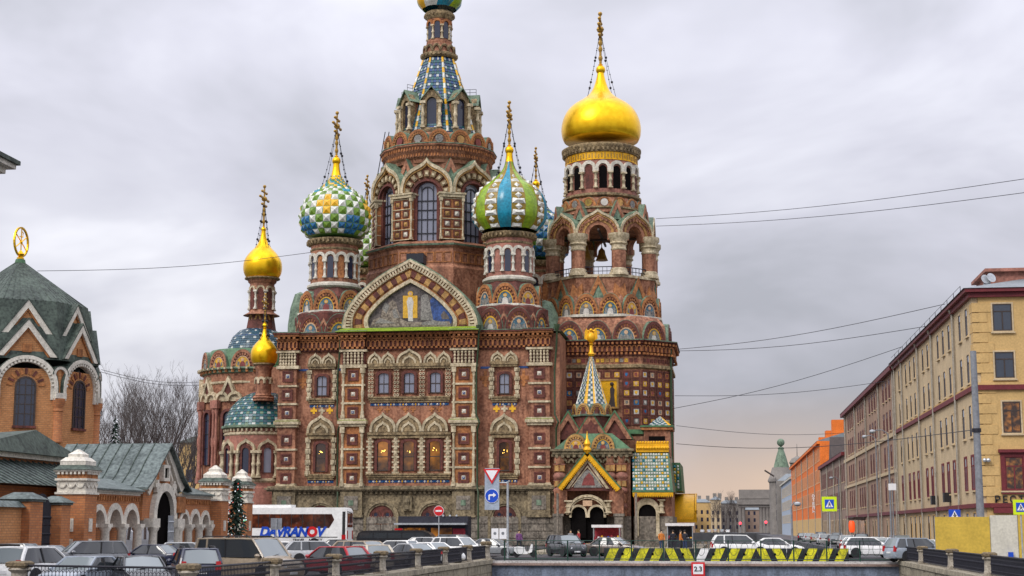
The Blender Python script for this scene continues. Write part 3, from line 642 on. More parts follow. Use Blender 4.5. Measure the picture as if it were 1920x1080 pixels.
# roofs behind the cornice
b = MB()
def hip(x0, x1, y0, y1, z0, k, h): b.frustum(x0, x1, y0, y1, z0, z0 + h, k)
hip(XL - .3, XR + .3, YF - .3, YF + 32.3, ZTOP - .05, 9.5, 1.6)
b.build('roof', 'copper', church)
for px0, px1, Y0, py in ((545, 572, YD - 1, 545), (1000, 1040, YD + 2, 560)):
    x0, _ = P(px0, 600, Y0); x1, z1 = P(px1, py, Y0); b = MB(); rr = (x1 - x0) / 2 + .6; b.lathe([(rr, ZTOP), (rr * .98, (ZTOP * 2 + z1) / 3), (rr * .8, (ZTOP + 2 * z1) / 3), (rr * .45, z1 - .3), (.05, z1)], 16, ((x0 + x1) / 2, Y0 + 1, 0)); b.build('half_dome', 'copper', church, True)

# ------------------------------------------------------------ corner domes
STUD_N = 28
def color_dome(px, Y, pyb, pyt, Rpx, style, pball, pcross, pieces, seed=0):
    cx, _ = P(px, 400, Y); s_ = sc(px, 400, Y); Z = lambda py, r=0: P(px, py, Y - r)[1]
    Rm = Rpx * s_; z0 = Z(pyb); H = Z(pyt) - z0; prof = onion(PROF_ONION, Rm, z0, H, 26)
    b = MB()
    if style == 'gore':
        n = 96; k0 = 6
        vs = []; fs = []; ms = []
        def sector(a):                                # 0 blue, 1 diamond, 2 green, 3 diamond ...
            u = (math.degrees(a) + 11.5) % 90
            return 0 if u < 23 else (2 if 45 <= u < 68 else 1)
        for r, z in prof:
            for i in range(n):
                a = 2 * PI * i / n; u = (math.degrees(a) + 11.5) % 90; g_ = 0
                if u < 23: g_ = sin(PI * u / 23)
                elif 45 <= u < 68: g_ = sin(PI * (u - 45) / 23)
                rr = r * (1 + .035 * g_); vs.append((cx + rr * sin(a), Y - rr * cos(a), z))
        for j in range(len(prof) - 1):
            for i in range(n):
                fs.append((j * n + i, j * n + (i + 1) % n, (j + 1) * n + (i + 1) % n, (j + 1) * n + i)); ms.append(sector(2 * PI * (i + .5) / n) if j < 23 else 3)
        b.add(vs, fs); b.m = ms
        o = b.build('onion_dome', ['en_turq', 'olive_gilt', 'en_green', 'gold'], church, 60)
        rest = MB()
        for q in range(8):
            a = R(22.5 + 45 * q)
            for j in range(10):
                t = .02 + j * .072; i0 = t * 26; i = int(i0); r = prof[i][0] + (prof[i + 1][0] - prof[i][0]) * (i0 - i); z = z0 + H * t; r2, zz2 = prof[i + 1]; r1, zz1 = prof[i]
                tilt = math.atan2(r1 - r2, zz2 - zz1); hw = min(r * R(10.5), .8); hh = H * .033
                M = T((cx, Y, z)) @ RZ(a) @ T((0, -r - .02, 0)) @ Matrix.Rotation(-tilt, 4, 'X')
                def f(hw=hw, hh=hh, j=j):
                    g2 = MB(); w2 = hw
                    if j % 2 == 0: g2.add([(-w2, .05, -hh), (w2, .05, -hh), (w2 * .9, .05, hh), (-w2 * .9, .05, hh), (-w2 * .4, -.22, 0), (w2 * .4, -.22, 0)], [(0, 1, 5, 4), (1, 2, 5), (2, 3, 4, 5), (3, 0, 4)])
                    else: g2.add([(0, .0, -hh * 1.3), (w2 * .55, .0, 0), (0, .0, hh * 1.3), (-w2 * .55, .0, 0), (0, -.25, 0)], [(0, 1, 4), (1, 2, 4), (2, 3, 4), (3, 0, 4)])
                    return g2
                if pieces and cos(a) > -.15: obj('stud', f().mesh('stud', 'en_white'), o, M)
                else: rest.at(M); q_ = f(); rest.add(q_.v, q_.f, 0)
        if rest.v: tag(rest.build('stud', ['en_white'], o), kind='stuff')
    else:
        b.lathe(prof, 56, (cx, Y, 0)); o = b.build('onion_dome', ['en_dkgreen'], church, 60)
        # rows of square studs of about equal height along the profile
        ds = [0]
        for i in range(1, len(prof)): ds.append(ds[-1] + math.dist(prof[i], prof[i - 1]))
        def at(s0):
            i = max(j for j in range(len(ds)) if ds[j] <= s0); i = min(i, len(prof) - 2); u = (s0 - ds[i]) / (ds[i + 1] - ds[i])
            return prof[i][0] + u * (prof[i + 1][0] - prof[i][0]), prof[i][1] + u * (prof[i + 1][1] - prof[i][1])
        rows = []; s0 = .1
        while True:
            r, z = at(s0); st = max(.34, min(.92, 2 * PI * r / STUD_N * 1.0))
            if s0 + st > ds[-1] * .86: break
            rows.append((s0, s0 + st)); s0 += st
        rest = MB(); names = ['en_white', 'en_stud', 'en_yellow', 'en_turq', 'en_dkgreen', 'en_blue']
        for j, (sa, sb) in enumerate(rows):
            r0, za = at(sa); r1, zb = at(sb); da = PI / STUD_N; rm, zm = (r0 + r1) / 2, (za + zb) / 2; out = .30 * (sb - sa)
            nx, nz = (zb - za), -(r1 - r0); ln = math.hypot(nx, nz); nx /= ln; nz /= ln
            pts = [(-r0 * sin(da), -r0 * cos(da), za), (r0 * sin(da), -r0 * cos(da), za), (r1 * sin(da), -r1 * cos(da), zb), (-r1 * sin(da), -r1 * cos(da), zb), (0, -(rm + nx * out), zm + nz * out)]
            fcs = [(0, 1, 4), (1, 2, 4), (2, 3, 4), (3, 0, 4)]
            mm = {}
            for i in range(STUD_N):
                a = 2 * PI * (i - .25) / STUD_N + R(3); u = (i % 7); v = j
                du = min(u, 7 - u); dl = abs(u - 3.5)
                c = 0 if (i + j) % 2 == 0 else 1
                if style == 'cross':
                    if (v == 4 and du <= 1) or (v in (3, 5) and du == 0): c = 2
                    if (v == 2 and dl < 1) or (v == 1 and dl < 2) or (v == 0 and dl < 1): c = 5
                    if v in (7,) and dl < 1: c = 3
                    if v >= 9: c = (4, 2, 3)[(i + j) % 3]
                elif style == 'blue':
                    c = (5 if (i + 2 * j) % 7 < 4 else (0 if (i + j) % 2 else 1))
                if cos(a) > .08 and pieces:
                    if c not in mm: mm[c] = MB().add(pts, fcs).mesh('stud', names[c])
                    obj('stud', mm[c], o, T((cx, Y, 0)) @ RZ(a))
                else: rest.at(T((cx, Y, 0)) @ RZ(a)); rest.add(pts, fcs, c)
        if rest.v: tag(rest.build('stud', names, o), kind='stuff')
        b = MB(); n0 = int(26 * .80); b.lathe([(r * 1.06, z) for r, z in prof[n0:]], 16, (cx, Y, 0)); b.build('neck', 'gold', o, True)
    finial(cx, Y, Z(pball) - .45, .52, Z(pcross), dome_r=Rm * .55, dome_z=z0 + H * .6)
    # drum
    rd = 43 * s_; zc = Z(pyb + 2, rd)
    P1 = lambda d, r=rd: Z(pyb + d, r)
    b = MB(); b.lathe([(rd * 1.02, P1(92)), (rd * 1.15, P1(88)), (rd * 1.15, P1(84)), (rd, P1(80))], 32, (cx, Y, 0), mi=1); b.lathe([(rd, P1(90)), (rd, P1(2))], 32, (cx, Y, 0), mi=0)
    b.lathe([(rd * 1.0, P1(20)), (rd * 1.04, P1(18)), (rd * 1.04, P1(16)), (rd, P1(15))], 32, (cx, Y, 0), mi=2)
    b.lathe([(rd * 1.02, P1(9)), (rd * 1.10, P1(7)), (rd * 1.10, P1(4)), (rd * 1.17, P1(1)), (rd * 1.17, P1(-2)), (rd * .9, P1(-3))], 32, (cx, Y, 0), mi=2)
    ring_dentils(b, cx, Y, rd * 1.2, P1(6), 36, .24, .34, .3, 2)
    dr = b.build('drum', ['brick_pink' if style == 'gore' else 'brick', 'white_stone', 'cream_dirty'], church, 50)
    na = 14; zb = P1(73); hcol = P1(40) - zb; ah = P1(24) - P1(40); wa = 2 * PI * rd * 1.06 / na
    am = MB(); am.band(opening(wa * 1.02, ah, 10), opening(wa * .62, ah * .66, 10), -.05, .25); am = am.mesh('arch', 'white_stone', 40)
    pm = [MB().prism(opening(wa * .52, hcol + ah * .5, 8), 0, .08).mesh('window', m_) for m_ in ('glass_dark', 'brick_pink' if style == 'gore' else 'terracotta')]
    for i in range(na):
        a = 2 * PI * i / na + R(4)
        obj('column', colonette(hcol, .15, 'white_stone'), dr, ring(cx, Y, rd * 1.03, a + PI / na, zb))
        obj('arch', am, dr, ring(cx, Y, rd * 1.05, a, zb + hcol))
        obj('window', pm[i % 2], dr, ring(cx, Y, rd * 1.0 + .02, a, zb))
    # two tiers of kokoshniks under the drum
    r1 = 60 * s_; r2 = 72 * s_; zt = P(px, pyb + 135, Y - r1)[1]; zt0 = P(px, pyb + 88, Y - r1)[1]
    b = MB(); b.lathe([(r2, P(px, pyb + 183, Y - r2)[1] - 1.5), (r2, zt - .3), (r1 * 1.08, zt - .05)], 8, (cx, Y, 0), 0, 0); octo(b, [(r1 * .97, zt - .2), (r1 * .97, zt0 - 1.2), (rd, zt0 + .3)], cx, Y, 0)
    octo(b, [(r1 * 1.0, zt - .3), (r1 * 1.1, zt - .15), (r1 * 1.1, zt + .05), (r1 * .97, zt + .2)], cx, Y, 1)
    z2 = P(px, pyb + 183, Y - r2)[1]
    b.build('tower_base', ['brick_dark', 'white_stone'], church)
    for i in range(8):
        w1 = 2 * r1 * C8 * math.tan(R(22.5)) * 1.02
        kokoshnik(ring(cx, Y, r1 * C8 + .18, R(45 * i), zt + .15), w1, min(2.4, (zt0 - zt) * .93), 1.3, (i + seed) % 5)
    w2 = 2 * r2 * C8 * math.tan(R(22.5)) * .93
    for i in range(8): kokoshnik(ring(cx, Y, r2 * C8 + .2, R(45 * i + 22.5), z2), w2, (zt - z2) * .86, 1.6, (i + seed + 2) % 5, outer='brick_dark', teeth='terracotta')
    for i in range(8): triangle_gable(ring(cx, Y, r2 + .02, R(45 * i), z2 + .9), 1.3, 1.25, .8, 'cream_dirty', 'brick')
color_dome(629, YD, 447, 306, 64, 'cross', 303, 212, True, 0)
color_dome(955, YD, 435, 287, 68, 'gore', 283, 192, True, 2)
color_dome(688, YB, 505, 400, 52, 'yellowmix', 398, 330, False, 1)
color_dome(1005, YB, 490, 348, 62, 'blue', 347, 278, False, 3)
# ============================================================ CENTRAL TOWER
cx = P(822, 300, YC)[0]; ks = sc(822, 300, YC)
def CZ(py, r=0.0): return P(822, py, YC - r)[1]
RB = 8.7; RM_ = 8.15; AM = RM_ * C8
b = MB(); octo(b, [(RB + .3, ZTOP), (RB + .3, CZ(500, RB)), (RB + .1, CZ(496, RB)), (RB, CZ(494, RB)), (RB, CZ(463, RB)), (RB + .25, CZ(460, RB)), (RB + .35, CZ(454, RB)), (RM_ + .2, CZ(450, RM_))], cx, YC, 0); octo(b, [(RB + .4, CZ(458, RB)), (RB + .45, CZ(455, RB)), (RM_, CZ(452, RM_))], cx, YC, 1)
o = b.build('tower_base', ['brick', 'copper'], church)
ln = 2 * RB * C8 * math.tan(R(22.5)); pm = MB().band([(.5, 0), (.5, 1.3), (-.5, 1.3), (-.5, 0)], [(.38, .12), (.38, 1.18), (-.38, 1.18), (-.38, .12)], 0, .2, True).mesh('wall_panel', 'terracotta')
for f in range(8):
    for i in range(6): obj('wall_panel', pm, o, ring(cx, YC, RB * C8 + .08, R(45 * f), CZ(490, RB)) @ T(((i - 2.5) * ln / 6.2, 0, 0)))
zw0 = CZ(449, AM); zimp = CZ(362, AM); ztip = CZ(296, AM); zcor = CZ(302, 6.2)
b = MB(); octo(b, [(RM_ * .93, zw0 - .3), (RM_ * .93, zimp + .4)], cx, YC, 0); octo(b, [(RM_ * .9, zimp), (6.5, zimp + 2.4), (6.3, zcor + 1)], cx, YC, 0)
tw = b.build('tower_wall', ['brick'], church)
fw = 2 * AM * math.tan(R(22.5)); pw = 40 * ks * .98
def pierm():
    q = MB(); h = zimp - zw0; q.box(-pw / 2, pw / 2, 0, 1.0, 0, h, 0)
    for i in range(5): q.box(-pw / 2 - .06, pw / 2 + .06, -.1, 1, h * i / 4.6, h * i / 4.6 + .10, 1)
    q.box(-pw / 2 - .2, pw / 2 + .2, -.3, 1.1, h - .55, h, 1); q.box(-pw / 2 - .35, pw / 2 + .35, -.42, 1.1, h - .2, h + .02, 1)
    return q.mesh('pier', ['terracotta', 'cream'])
pmesh = pierm(); hp = zimp - zw0
tl = [MB().add([(-.3, .05, -.3), (.3, .05, -.3), (.3, .05, .3), (-.3, .05, .3), (0, -.12, 0)], [(0, 1, 4), (1, 2, 4), (2, 3, 4), (3, 0, 4)]).mesh('tile', m) for m in ('cream', 'ochre', 'white_stone')]
tfr = MB().band([(.42, -.42), (.42, .42), (-.42, .42), (-.42, -.42)], [(.3, -.3), (.3, .3), (-.3, .3), (-.3, -.3)], 0, .2, True).mesh('panel_frame', 'brick_dark')
for f in range(8):
    o = obj('pier', pmesh, church, ring(cx, YC, RM_ * .985, R(45 * f + 22.5), zw0))
    for i in range(4):
        for s_ in (-1, 1):
            obj('panel_frame', tfr, o, T((s_ * pw * .22, -.12, hp * (i + .5) / 4.6 + .08))); obj('tile', tl[(i * 2 + f + (s_ > 0)) % 3], o, T((s_ * pw * .22, -.08, hp * (i + .5) / 4.6 + .08)))
    for s_ in (-1, 1): obj('column', colonette(hp - .5, .11, 'cream'), o, T((s_ * (pw / 2 + .02), -.05, 0)))
    # tall arched window
    ww = 35 * ks; M = ring(cx, YC, AM * .97, R(45 * f), zw0); wh = CZ(340, AM) - zw0
    q = MB(); q.band(opening(ww + .9, wh + .45, 14), opening(ww, wh, 14), -.12, .7); o = q.build('window', 'brick_dark', church, M=M)
    q = MB(); q.prism(opening(ww, wh, 14), .3, .45); q.build('pane', 'glass', o)
    q = MB()
    for zz in (.12, .36, .52, .68): q.box(-ww / 2, ww / 2, .18, .32, wh * zz - .06, wh * zz + .06)
    for xx in (-.3, .0, .3): q.box(ww * xx - .05, ww * xx + .05, .2, .33, 0, wh * .93)
    q.band(opening(ww * .62, wh * .93, 10), opening(ww * .55, wh * .91, 10), .19, .33); q.build('sash', 'iron', o)
    # ogee gable over the window
    M = ring(cx, YC, AM + .15, R(45 * f), zimp); W = fw * 1.03; Hh = ztip - zimp
    def og():
        q = MB(); o1 = ogee(W, Hh, 8); o2 = ogee(W * .90, Hh * .89, 8); n = len(o1)
        q.band(o1, o2, -.25, 2.2, mi=0); q.band(o2, ogee(W * .84, Hh * .82, 8), -.1, 1, mi=1)
        q.band(ogee(W * .97, Hh * .97, 8), arch(ww + .7, (ww + .7) / 2 + .1, 32, 0, .2), .32, 2.0, mi=2)
        ia = arch(ww + 1.0, (ww + 1.0) / 2, 16, 0, -.2); oa = [(x * 1.16, z * 1.18) for x, z in ia]; q.band(oa, ia, -.05, .5, mi=3)
        q.band(ogee(W * 1.03, Hh * 1.02, 8), o1, -.1, 2.6, mi=4)
        return q.mesh('ogee_gable', ['cream', 'ochre', 'brick', 'brick_dark', 'copper'], 40)
    o = obj('ogee_gable', cached('tower_og', og), church, M)
    for i in range(9):
        a = PI * (i + .5) / 9; rr = (ww + 1) / 2 * 1.42
        obj('inlay_tile', cached('tog_t', lambda: MB().box(-.28, .28, -.1, .4, -.36, .36, 0).box(-.15, .15, -.16, 0, -.17, .17, 1).mesh('inlay_tile', ['cream_dirty', 'cream'])), o, T((rr * cos(a), .02, rr * sin(a) * 1.06 - .1)) @ Matrix.Rotation(PI / 2 - a, 4, 'Y'))
    triangle_gable(ring(cx, YC, RM_ * .9, R(45 * f + 22.5), zimp + 1.6), 2.6, 2.9, 2.2, 'copper', 'brick')
# dentilled cornice and ring of round gables
ZR = lambda py: CZ(py, 6.7)
b = MB(); octo(b, [(6.35, ZR(302)), (6.45, ZR(296)), (6.75, ZR(292)), (6.75, ZR(287)), (7.05, ZR(281)), (7.05, ZR(276)), (7.35, ZR(272)), (7.35, ZR(269)), (6.2, ZR(266))], cx, YC, 0, 16)
poly_dentils(b, cx, YC, 6.85 * cos(PI / 16), ZR(291), 16, .36, .2, .34, .3, 1); poly_dentils(b, cx, YC, 7.2 * cos(PI / 16), ZR(280), 16, .36, .2, .34, .3, 1)
octo(b, [(7.42, ZR(269)), (7.42, ZR(267.5)), (6.0, ZR(266))], cx, YC, 2, 16); octo(b, [(6.4, ZR(268)), (6.0, ZR(244)), (5.2, ZR(240))], cx, YC, 0, 16)
b.build('cornice', ['brick', 'terracotta', 'copper'], church)
for i in range(16):
    kokoshnik(ring(cx, YC, 6.9, R(22.5 * i + 11.25), ZR(267)), 2 * 6.9 * math.tan(PI / 16) * 1.0, 1.75, 1.1, None, outer='terracotta', teeth='ochre')
    obj('disc', cached(('disc', i % 3), lambda: MB().at(Matrix.Rotation(PI / 2, 4, 'X')).lathe([(.01, -.12), (.4, -.1), (.5, .05)], 12).mesh('disc', ('icon_grey', 'ochre', 'robe_red')[i % 3])), church, ring(cx, YC, 6.82, R(22.5 * i + 11.25), ZR(267) + .55))
# tiled tent roof
ZT0 = CZ(246, 5.0); ZT1 = CZ(106, 2.0); RT0, RT1 = 5.35, 2.0
def tent_r(z): return RT0 + (RT1 - RT0) * (z - ZT0) / (ZT1 - ZT0)
def tile_roofmat(name, cA, cB, cC, sx, sy, ang=True):
    m = bpy.data.materials.new(name); m.use_nodes = True; t = m.node_tree; n = t.nodes; l = t.links; bs = n['Principled BSDF']; bs.inputs['Roughness'].default_value = .25
    MATS[name] = m; return m, n, l, bs
def tent_tiles(name, cxx, cyy, nf, rows, cols, r0, r1, z0, z1, a0=0.0, pal=('tile_blue', 'tile_white', 'en_navy', 'tile_teal'), pat=None, parent=None, out=.07):
    """overlapping glazed tiles laid row by row on the faces of a tent roof"""
    b = MB(); ap0, ap1 = r0 * cos(PI / nf), r1 * cos(PI / nf)
    for f in range(nf):
        b.at(T((cxx, cyy, 0)) @ RZ(a0 + 2 * PI * f / nf))
        for j in range(rows):
            t0, t1 = j / rows, (j + .96) / rows; A0 = ap0 + (ap1 - ap0) * t0; A1 = ap0 + (ap1 - ap0) * t1; Z0 = z0 + (z1 - z0) * t0; Z1 = z0 + (z1 - z0) * t1
            tn = math.tan(PI / nf); k = cols
            for i in range(k):
                u0, u1 = -1 + 2 * (i + .04) / k, -1 + 2 * (i + .96) / k; m = pat(f, i, j) if pat else ((1 if (i % 3 == 1 and j % 3 == 1) else (0 if (i + j) % 2 else (2 if j % 2 else 3))))
                b.add([(u0 * tn * A0, -A0 - out, Z0), (u1 * tn * A0, -A0 - out, Z0), (u1 * tn * A1, -A1 - .01, Z1), (u0 * tn * A1, -A1 - .01, Z1), (u0 * tn * A0, -A0 + .05, Z0), (u1 * tn * A0, -A0 + .05, Z0)], [(0, 1, 2, 3), (4, 5, 1, 0)], m)
    return tag(b.build('roof_tiles', list(pal), parent or church, fix=False), kind='stuff')
b = MB(); octo(b, [(RT0 + .25, ZT0 - .6), (RT0, ZT0), (RT1, ZT1)], cx, YC, 0); tent = b.build('tent_roof', ['en_navy'], church)
tent_tiles('t', cx, YC, 8, 26, 7, RT0, RT1, ZT0, ZT1, parent=tent)
for f in range(8):
    a = R(45 * f + 22.5); b = MB(); k = 14
    for i in range(k):
        z0 = ZT0 + (ZT1 - ZT0) * i / k; z1 = ZT0 + (ZT1 - ZT0) * (i + .95) / k; r0, r1 = tent_r(z0), tent_r(z1)
        b.at(T((cx, YC, 0)) @ RZ(a)); b.add([(-.17, -r0 - .02, z0), (.17, -r0 - .02, z0), (.15, -r1 - .02, z1), (-.15, -r1 - .02, z1), (0, -r0 - .2, z0), (0, -r1 - .2, z1)], [(0, 4, 5, 3), (4, 1, 2, 5), (0, 1, 4), (3, 5, 2)], 0 if i % 2 else 1)
    b.build('rib', ['en_yellow', 'en_white'], tent)
# dormers on the tent
zd0 = CZ(238, 5.2); zd1 = CZ(188, 5.2); zd2 = CZ(163, 5.2)
for f in range(8):
    M = ring(cx, YC, 5.0, R(45 * f), zd0); h1 = zd1 - zd0; hh = zd2 - zd0
    def dm():
        q = MB(); w_ = 2.2; q.prism([(-w_ / 2, 0), (w_ / 2, 0), (w_ / 2, h1), (0, hh), (-w_ / 2, h1)], .4, 3.2, 0)
        q.band(opening(w_ * 1.02, hh - .25, 12), opening(w_ * .58, h1 + .55, 12), 0, .7, mi=1)
        q.prism(opening(w_ * .58, h1 + .55, 12), .35, .5, 2); q.box(-w_ / 2 - .15, w_ / 2 + .15, -.25, .8, -.5, 0, 1); q.box(-w_ / 2, w_ / 2, -.15, .5, -.9, -.5, 3)
        q.add([(-w_ / 2 - .3, -.3, h1 + .2), (0, -.3, hh + .25), (0, 3.2, hh + .25), (-w_ / 2 - .3, 3.2, h1 + .2), (w_ / 2 + .3, -.3, h1 + .2), (w_ / 2 + .3, 3.2, h1 + .2), (-w_ / 2 - .3, -.3, h1 + .05), (0, -.3, hh + .08), (w_ / 2 + .3, -.3, h1 + .05)], [(0, 1, 2, 3), (1, 4, 5, 2), (0, 6, 7, 1), (1, 7, 8, 4)], 4)
        return q.mesh('dormer', ['brick', 'cream_dirty', 'glass_dark', 'cream_dirty', 'copper'])
    o = obj('dormer', cached('dormer', dm), church, M)
    for s_ in (-1, 1): obj('column', colonette(h1, .2, 'cream'), o, T((s_ * 1.05, -.15, 0)))
    if f in (1, 6, 2, 7):
        q = MB(); 
        for i in range(4): q.tube([(0, .2 + i * .8, hh + .2), (0, .2 + i * .8, hh + 1.0)], .03, 4)
        q.tube([(0, .2, hh + 1.0), (0, 2.6, hh + 1.0)], .03, 4); q.tube([(0, .2, hh + .6), (0, 2.6, hh + .6)], .03, 4); q.build('roof_rail', 'iron', o)
# lantern under the top dome
Z = lambda py, r=1.5: CZ(py, r)
b = MB(); b.lathe([(2.0, Z(107)), (2.25, Z(104)), (2.25, Z(100)), (2.05, Z(97)), (1.95, Z(96)), (1.75, Z(80)), (1.6, Z(79)), (1.65, Z(77)), (1.65, Z(74)), (1.42, Z(73)), (1.42, Z(36)), (1.5, Z(35)), (1.5, Z(33))], 16, (cx, YC, 0), mi=0)
b.lathe([(1.55, Z(33)), (1.95, Z(26)), (1.95, Z(22)), (1.7, Z(18)), (1.3, Z(16))], 16, (cx, YC, 0), mi=1); b.lathe([(2.05, Z(107)), (2.3, Z(104)), (2.3, Z(99)), (2.1, Z(97))], 16, (cx, YC, 0), mi=1)
ring_dentils(b, cx, YC, 2.4, Z(103), 24, .2, .3, .25, 1); ring_dentils(b, cx, YC, 2.0, Z(27), 24, .16, .25, .2, 1)
lan = b.build('lantern', ['brick', 'cream_dirty', 'cream'], church, 40)
for i in range(8):
    a = R(45 * i); obj('column', colonette(Z(45) - Z(72), .14, 'cream'), lan, ring(cx, YC, 1.5, a + R(22.5), Z(72)))
    obj('window', cached('lanw', lambda: MB().prism(opening(.72, Z(39) - Z(70), 8), 0, .06).mesh('window', 'glass_dark')), lan, ring(cx, YC, 1.46, a, Z(70)))
    obj('arch', cached('lana', lambda: MB().band(opening(1.15, 1.0, 8), opening(.75, .7, 8), 0, .2).mesh('arch', 'terracotta', 40)), lan, ring(cx, YC, 1.6, a, Z(48)))
for i in range(12): kokoshnik(ring(cx, YC, 2.05, R(30 * i), Z(96)), 1.05, .95, .4, None, outer='cream_dirty', teeth='brick_dark', cover='cream_dirty')
# swirling top dome
Rm = 41.5 * ks; z0 = CZ(19, 0); prof = onion(PROF_ONION, Rm, z0, Rm * 2.35, 26); n = 64; vs = []; fs = []; ms = []
for j, (r, z) in enumerate(prof):
    for i in range(n):
        a = 2 * PI * i / n + .05 * j; u = (i % 8) / 8.0; rr = r * (1 + .05 * abs(sin(PI * u))); vs.append((cx + rr * sin(a), YC - rr * cos(a), z))
for j in range(len(prof) - 1):
    for i in range(n): fs.append((j * n + i, j * n + (i + 1) % n, (j + 1) * n + (i + 1) % n, (j + 1) * n + i)); ms.append([0, 1, 0, 2, 0, 1, 3, 2][i // 8] if j < 23 else 4)
b = MB(); b.add(vs, fs); b.m = ms; b.build('onion_dome', ['en_turq', 'en_green', 'en_white', 'en_yellow', 'gold'], church, 60)
finial(cx, YC, prof[-1][1] - .3, .6, prof[-1][1] + 5.2)
# steel ladder with a mast leaning on the tower's side
x0, z0 = P(700, 455, YC - 2); x1, z1 = P(722, 262, YC - 2); b = MB()
for d in (0, .5):
    b.tube([(x0 + d, YC - 2, z0), (x0 + d + .1, YC - 2, (z0 + z1) / 2), (x1 + d, YC - 2, z1 + 1)], .06, 5)
for i in range(14): u = i / 13; b.tube([(x0 + (x1 - x0) * u, YC - 2, z0 + (z1 - z0) * u), (x0 + (x1 - x0) * u + .5, YC - 2, z0 + (z1 - z0) * u)], .04, 4)
b.build('ladder', 'iron', church)

# ============================================================ BELL TOWER
bx = P(1127, 235, YC)[0]; kb = sc(1127, 300, YC)
def BZ(py, r=0.0): return P(1127, py, YC - r)[1]
Rm = 74.5 * kb; zb0 = BZ(266); prof = onion(PROF_BELL, Rm, zb0, BZ(137) - zb0, 30)
b = MB(); b.lathe(prof, 64, (bx, YC, 0)); b.build('onion_dome', 'gold', church, 80)
finial(bx, YC, BZ(137) - .2, .6, BZ(26), cm='gold_old', dome_r=Rm * .5, dome_z=BZ(188))
rd = 66 * kb; Z = lambda py, r=rd: BZ(py, r)
b = MB(); b.lathe([(rd * 1.0, Z(368)), (rd, Z(298))], 40, (bx, YC, 0), mi=0)
b.lathe([(rd * 1.0, Z(284)), (rd * 1.06, Z(283)), (rd * 1.08, Z(277)), (rd * 1.13, Z(273)), (rd * 1.13, Z(269)), (rd * 1.08, Z(267)), (rd * .9, Z(266))], 40, (bx, YC, 0), mi=1)
b.lathe([(rd * 1.02, Z(298)), (rd * 1.02, Z(284))], 40, (bx, YC, 0), mi=2)
ring_dentils(b, bx, YC, rd * 1.11, Z(281), 52, .26, .34, .3, 1)
b.lathe([(rd * 1.0, Z(369)), (rd * 1.12, Z(366)), (rd * 1.12, Z(362)), (rd * 1.02, Z(360))], 40, (bx, YC, 0), mi=1)
dr = b.build('drum', ['brick_pink', 'cream_dirty', 'gold_paint', 'white_stone'], church, 50)
b = MB()
for i in range(72): b.at(ring(bx, YC, rd * 1.03, 2 * PI * i / 72, Z(296))); b.box(-.09, .09, 0, .05, .1 * (i % 2), .5 + .12 * (i % 3)); 
b.build('frieze_band', 'gold_old', dr)
na = 16; zc0 = Z(352); hc = Z(321) - zc0; wa = 2 * PI * rd * 1.05 / na; ah = Z(300) - Z(321)
am = MB().band(opening(wa * 1.02, ah, 10), opening(wa * .60, ah * .70, 10), -.05, .3).mesh('arch', 'white_stone', 40); wm = [MB().prism(opening(wa * .52, hc + ah * .55, 8), 0, .08).mesh('window', m) for m in ('dark_void', 'brick_dark')]
for i in range(na):
    a = 2 * PI * i / na + PI / na * .6
    obj('column', colonette(hc, .18, 'cream'), dr, ring(bx, YC, rd * 1.035, a + PI / na, zc0)); obj('arch', am, dr, ring(bx, YC, rd * 1.04, a, zc0 + hc)); obj('window', wm[i % 4 == 3], dr, ring(bx, YC, rd * 1.0 + .03, a, zc0))
# ring of small round gables
rk = 75 * kb; Z = lambda py: BZ(py, rk)
b = MB(); b.lathe([(rk * 1.03, Z(397)), (rk * 1.0, Z(388)), (rk * .98, Z(372)), (rk * .9, Z(366))], 32, (bx, YC, 0), mi=0); b.lathe([(rk * .98, Z(391)), (rk * 1.05, Z(389)), (rk * 1.05, Z(386)), (rk * .98, Z(385))], 32, (bx, YC, 0), mi=1); b.build('ring_wall', ['brick', 'cream_dirty'], church, 40)
for i in range(16):
    kokoshnik(ring(bx, YC, rk * 1.0, R(22.5 * i + 8), Z(386)), 2 * rk * math.tan(PI / 16) * .98, Z(368) - Z(386), .8, None, outer='terracotta', teeth='ochre')
    obj('disc', cached(('disc2', i % 4), lambda: MB().at(Matrix.Rotation(PI / 2, 4, 'X')).lathe([(.01, -.12), (.34, -.1), (.45, .05)], 12).mesh('disc', ('robe_white', 'ochre', 'icon_grey', 'olive_gilt')[i % 4])), church, ring(bx, YC, rk * 1.0 - .05, R(22.5 * i + 8), Z(386) + .5))
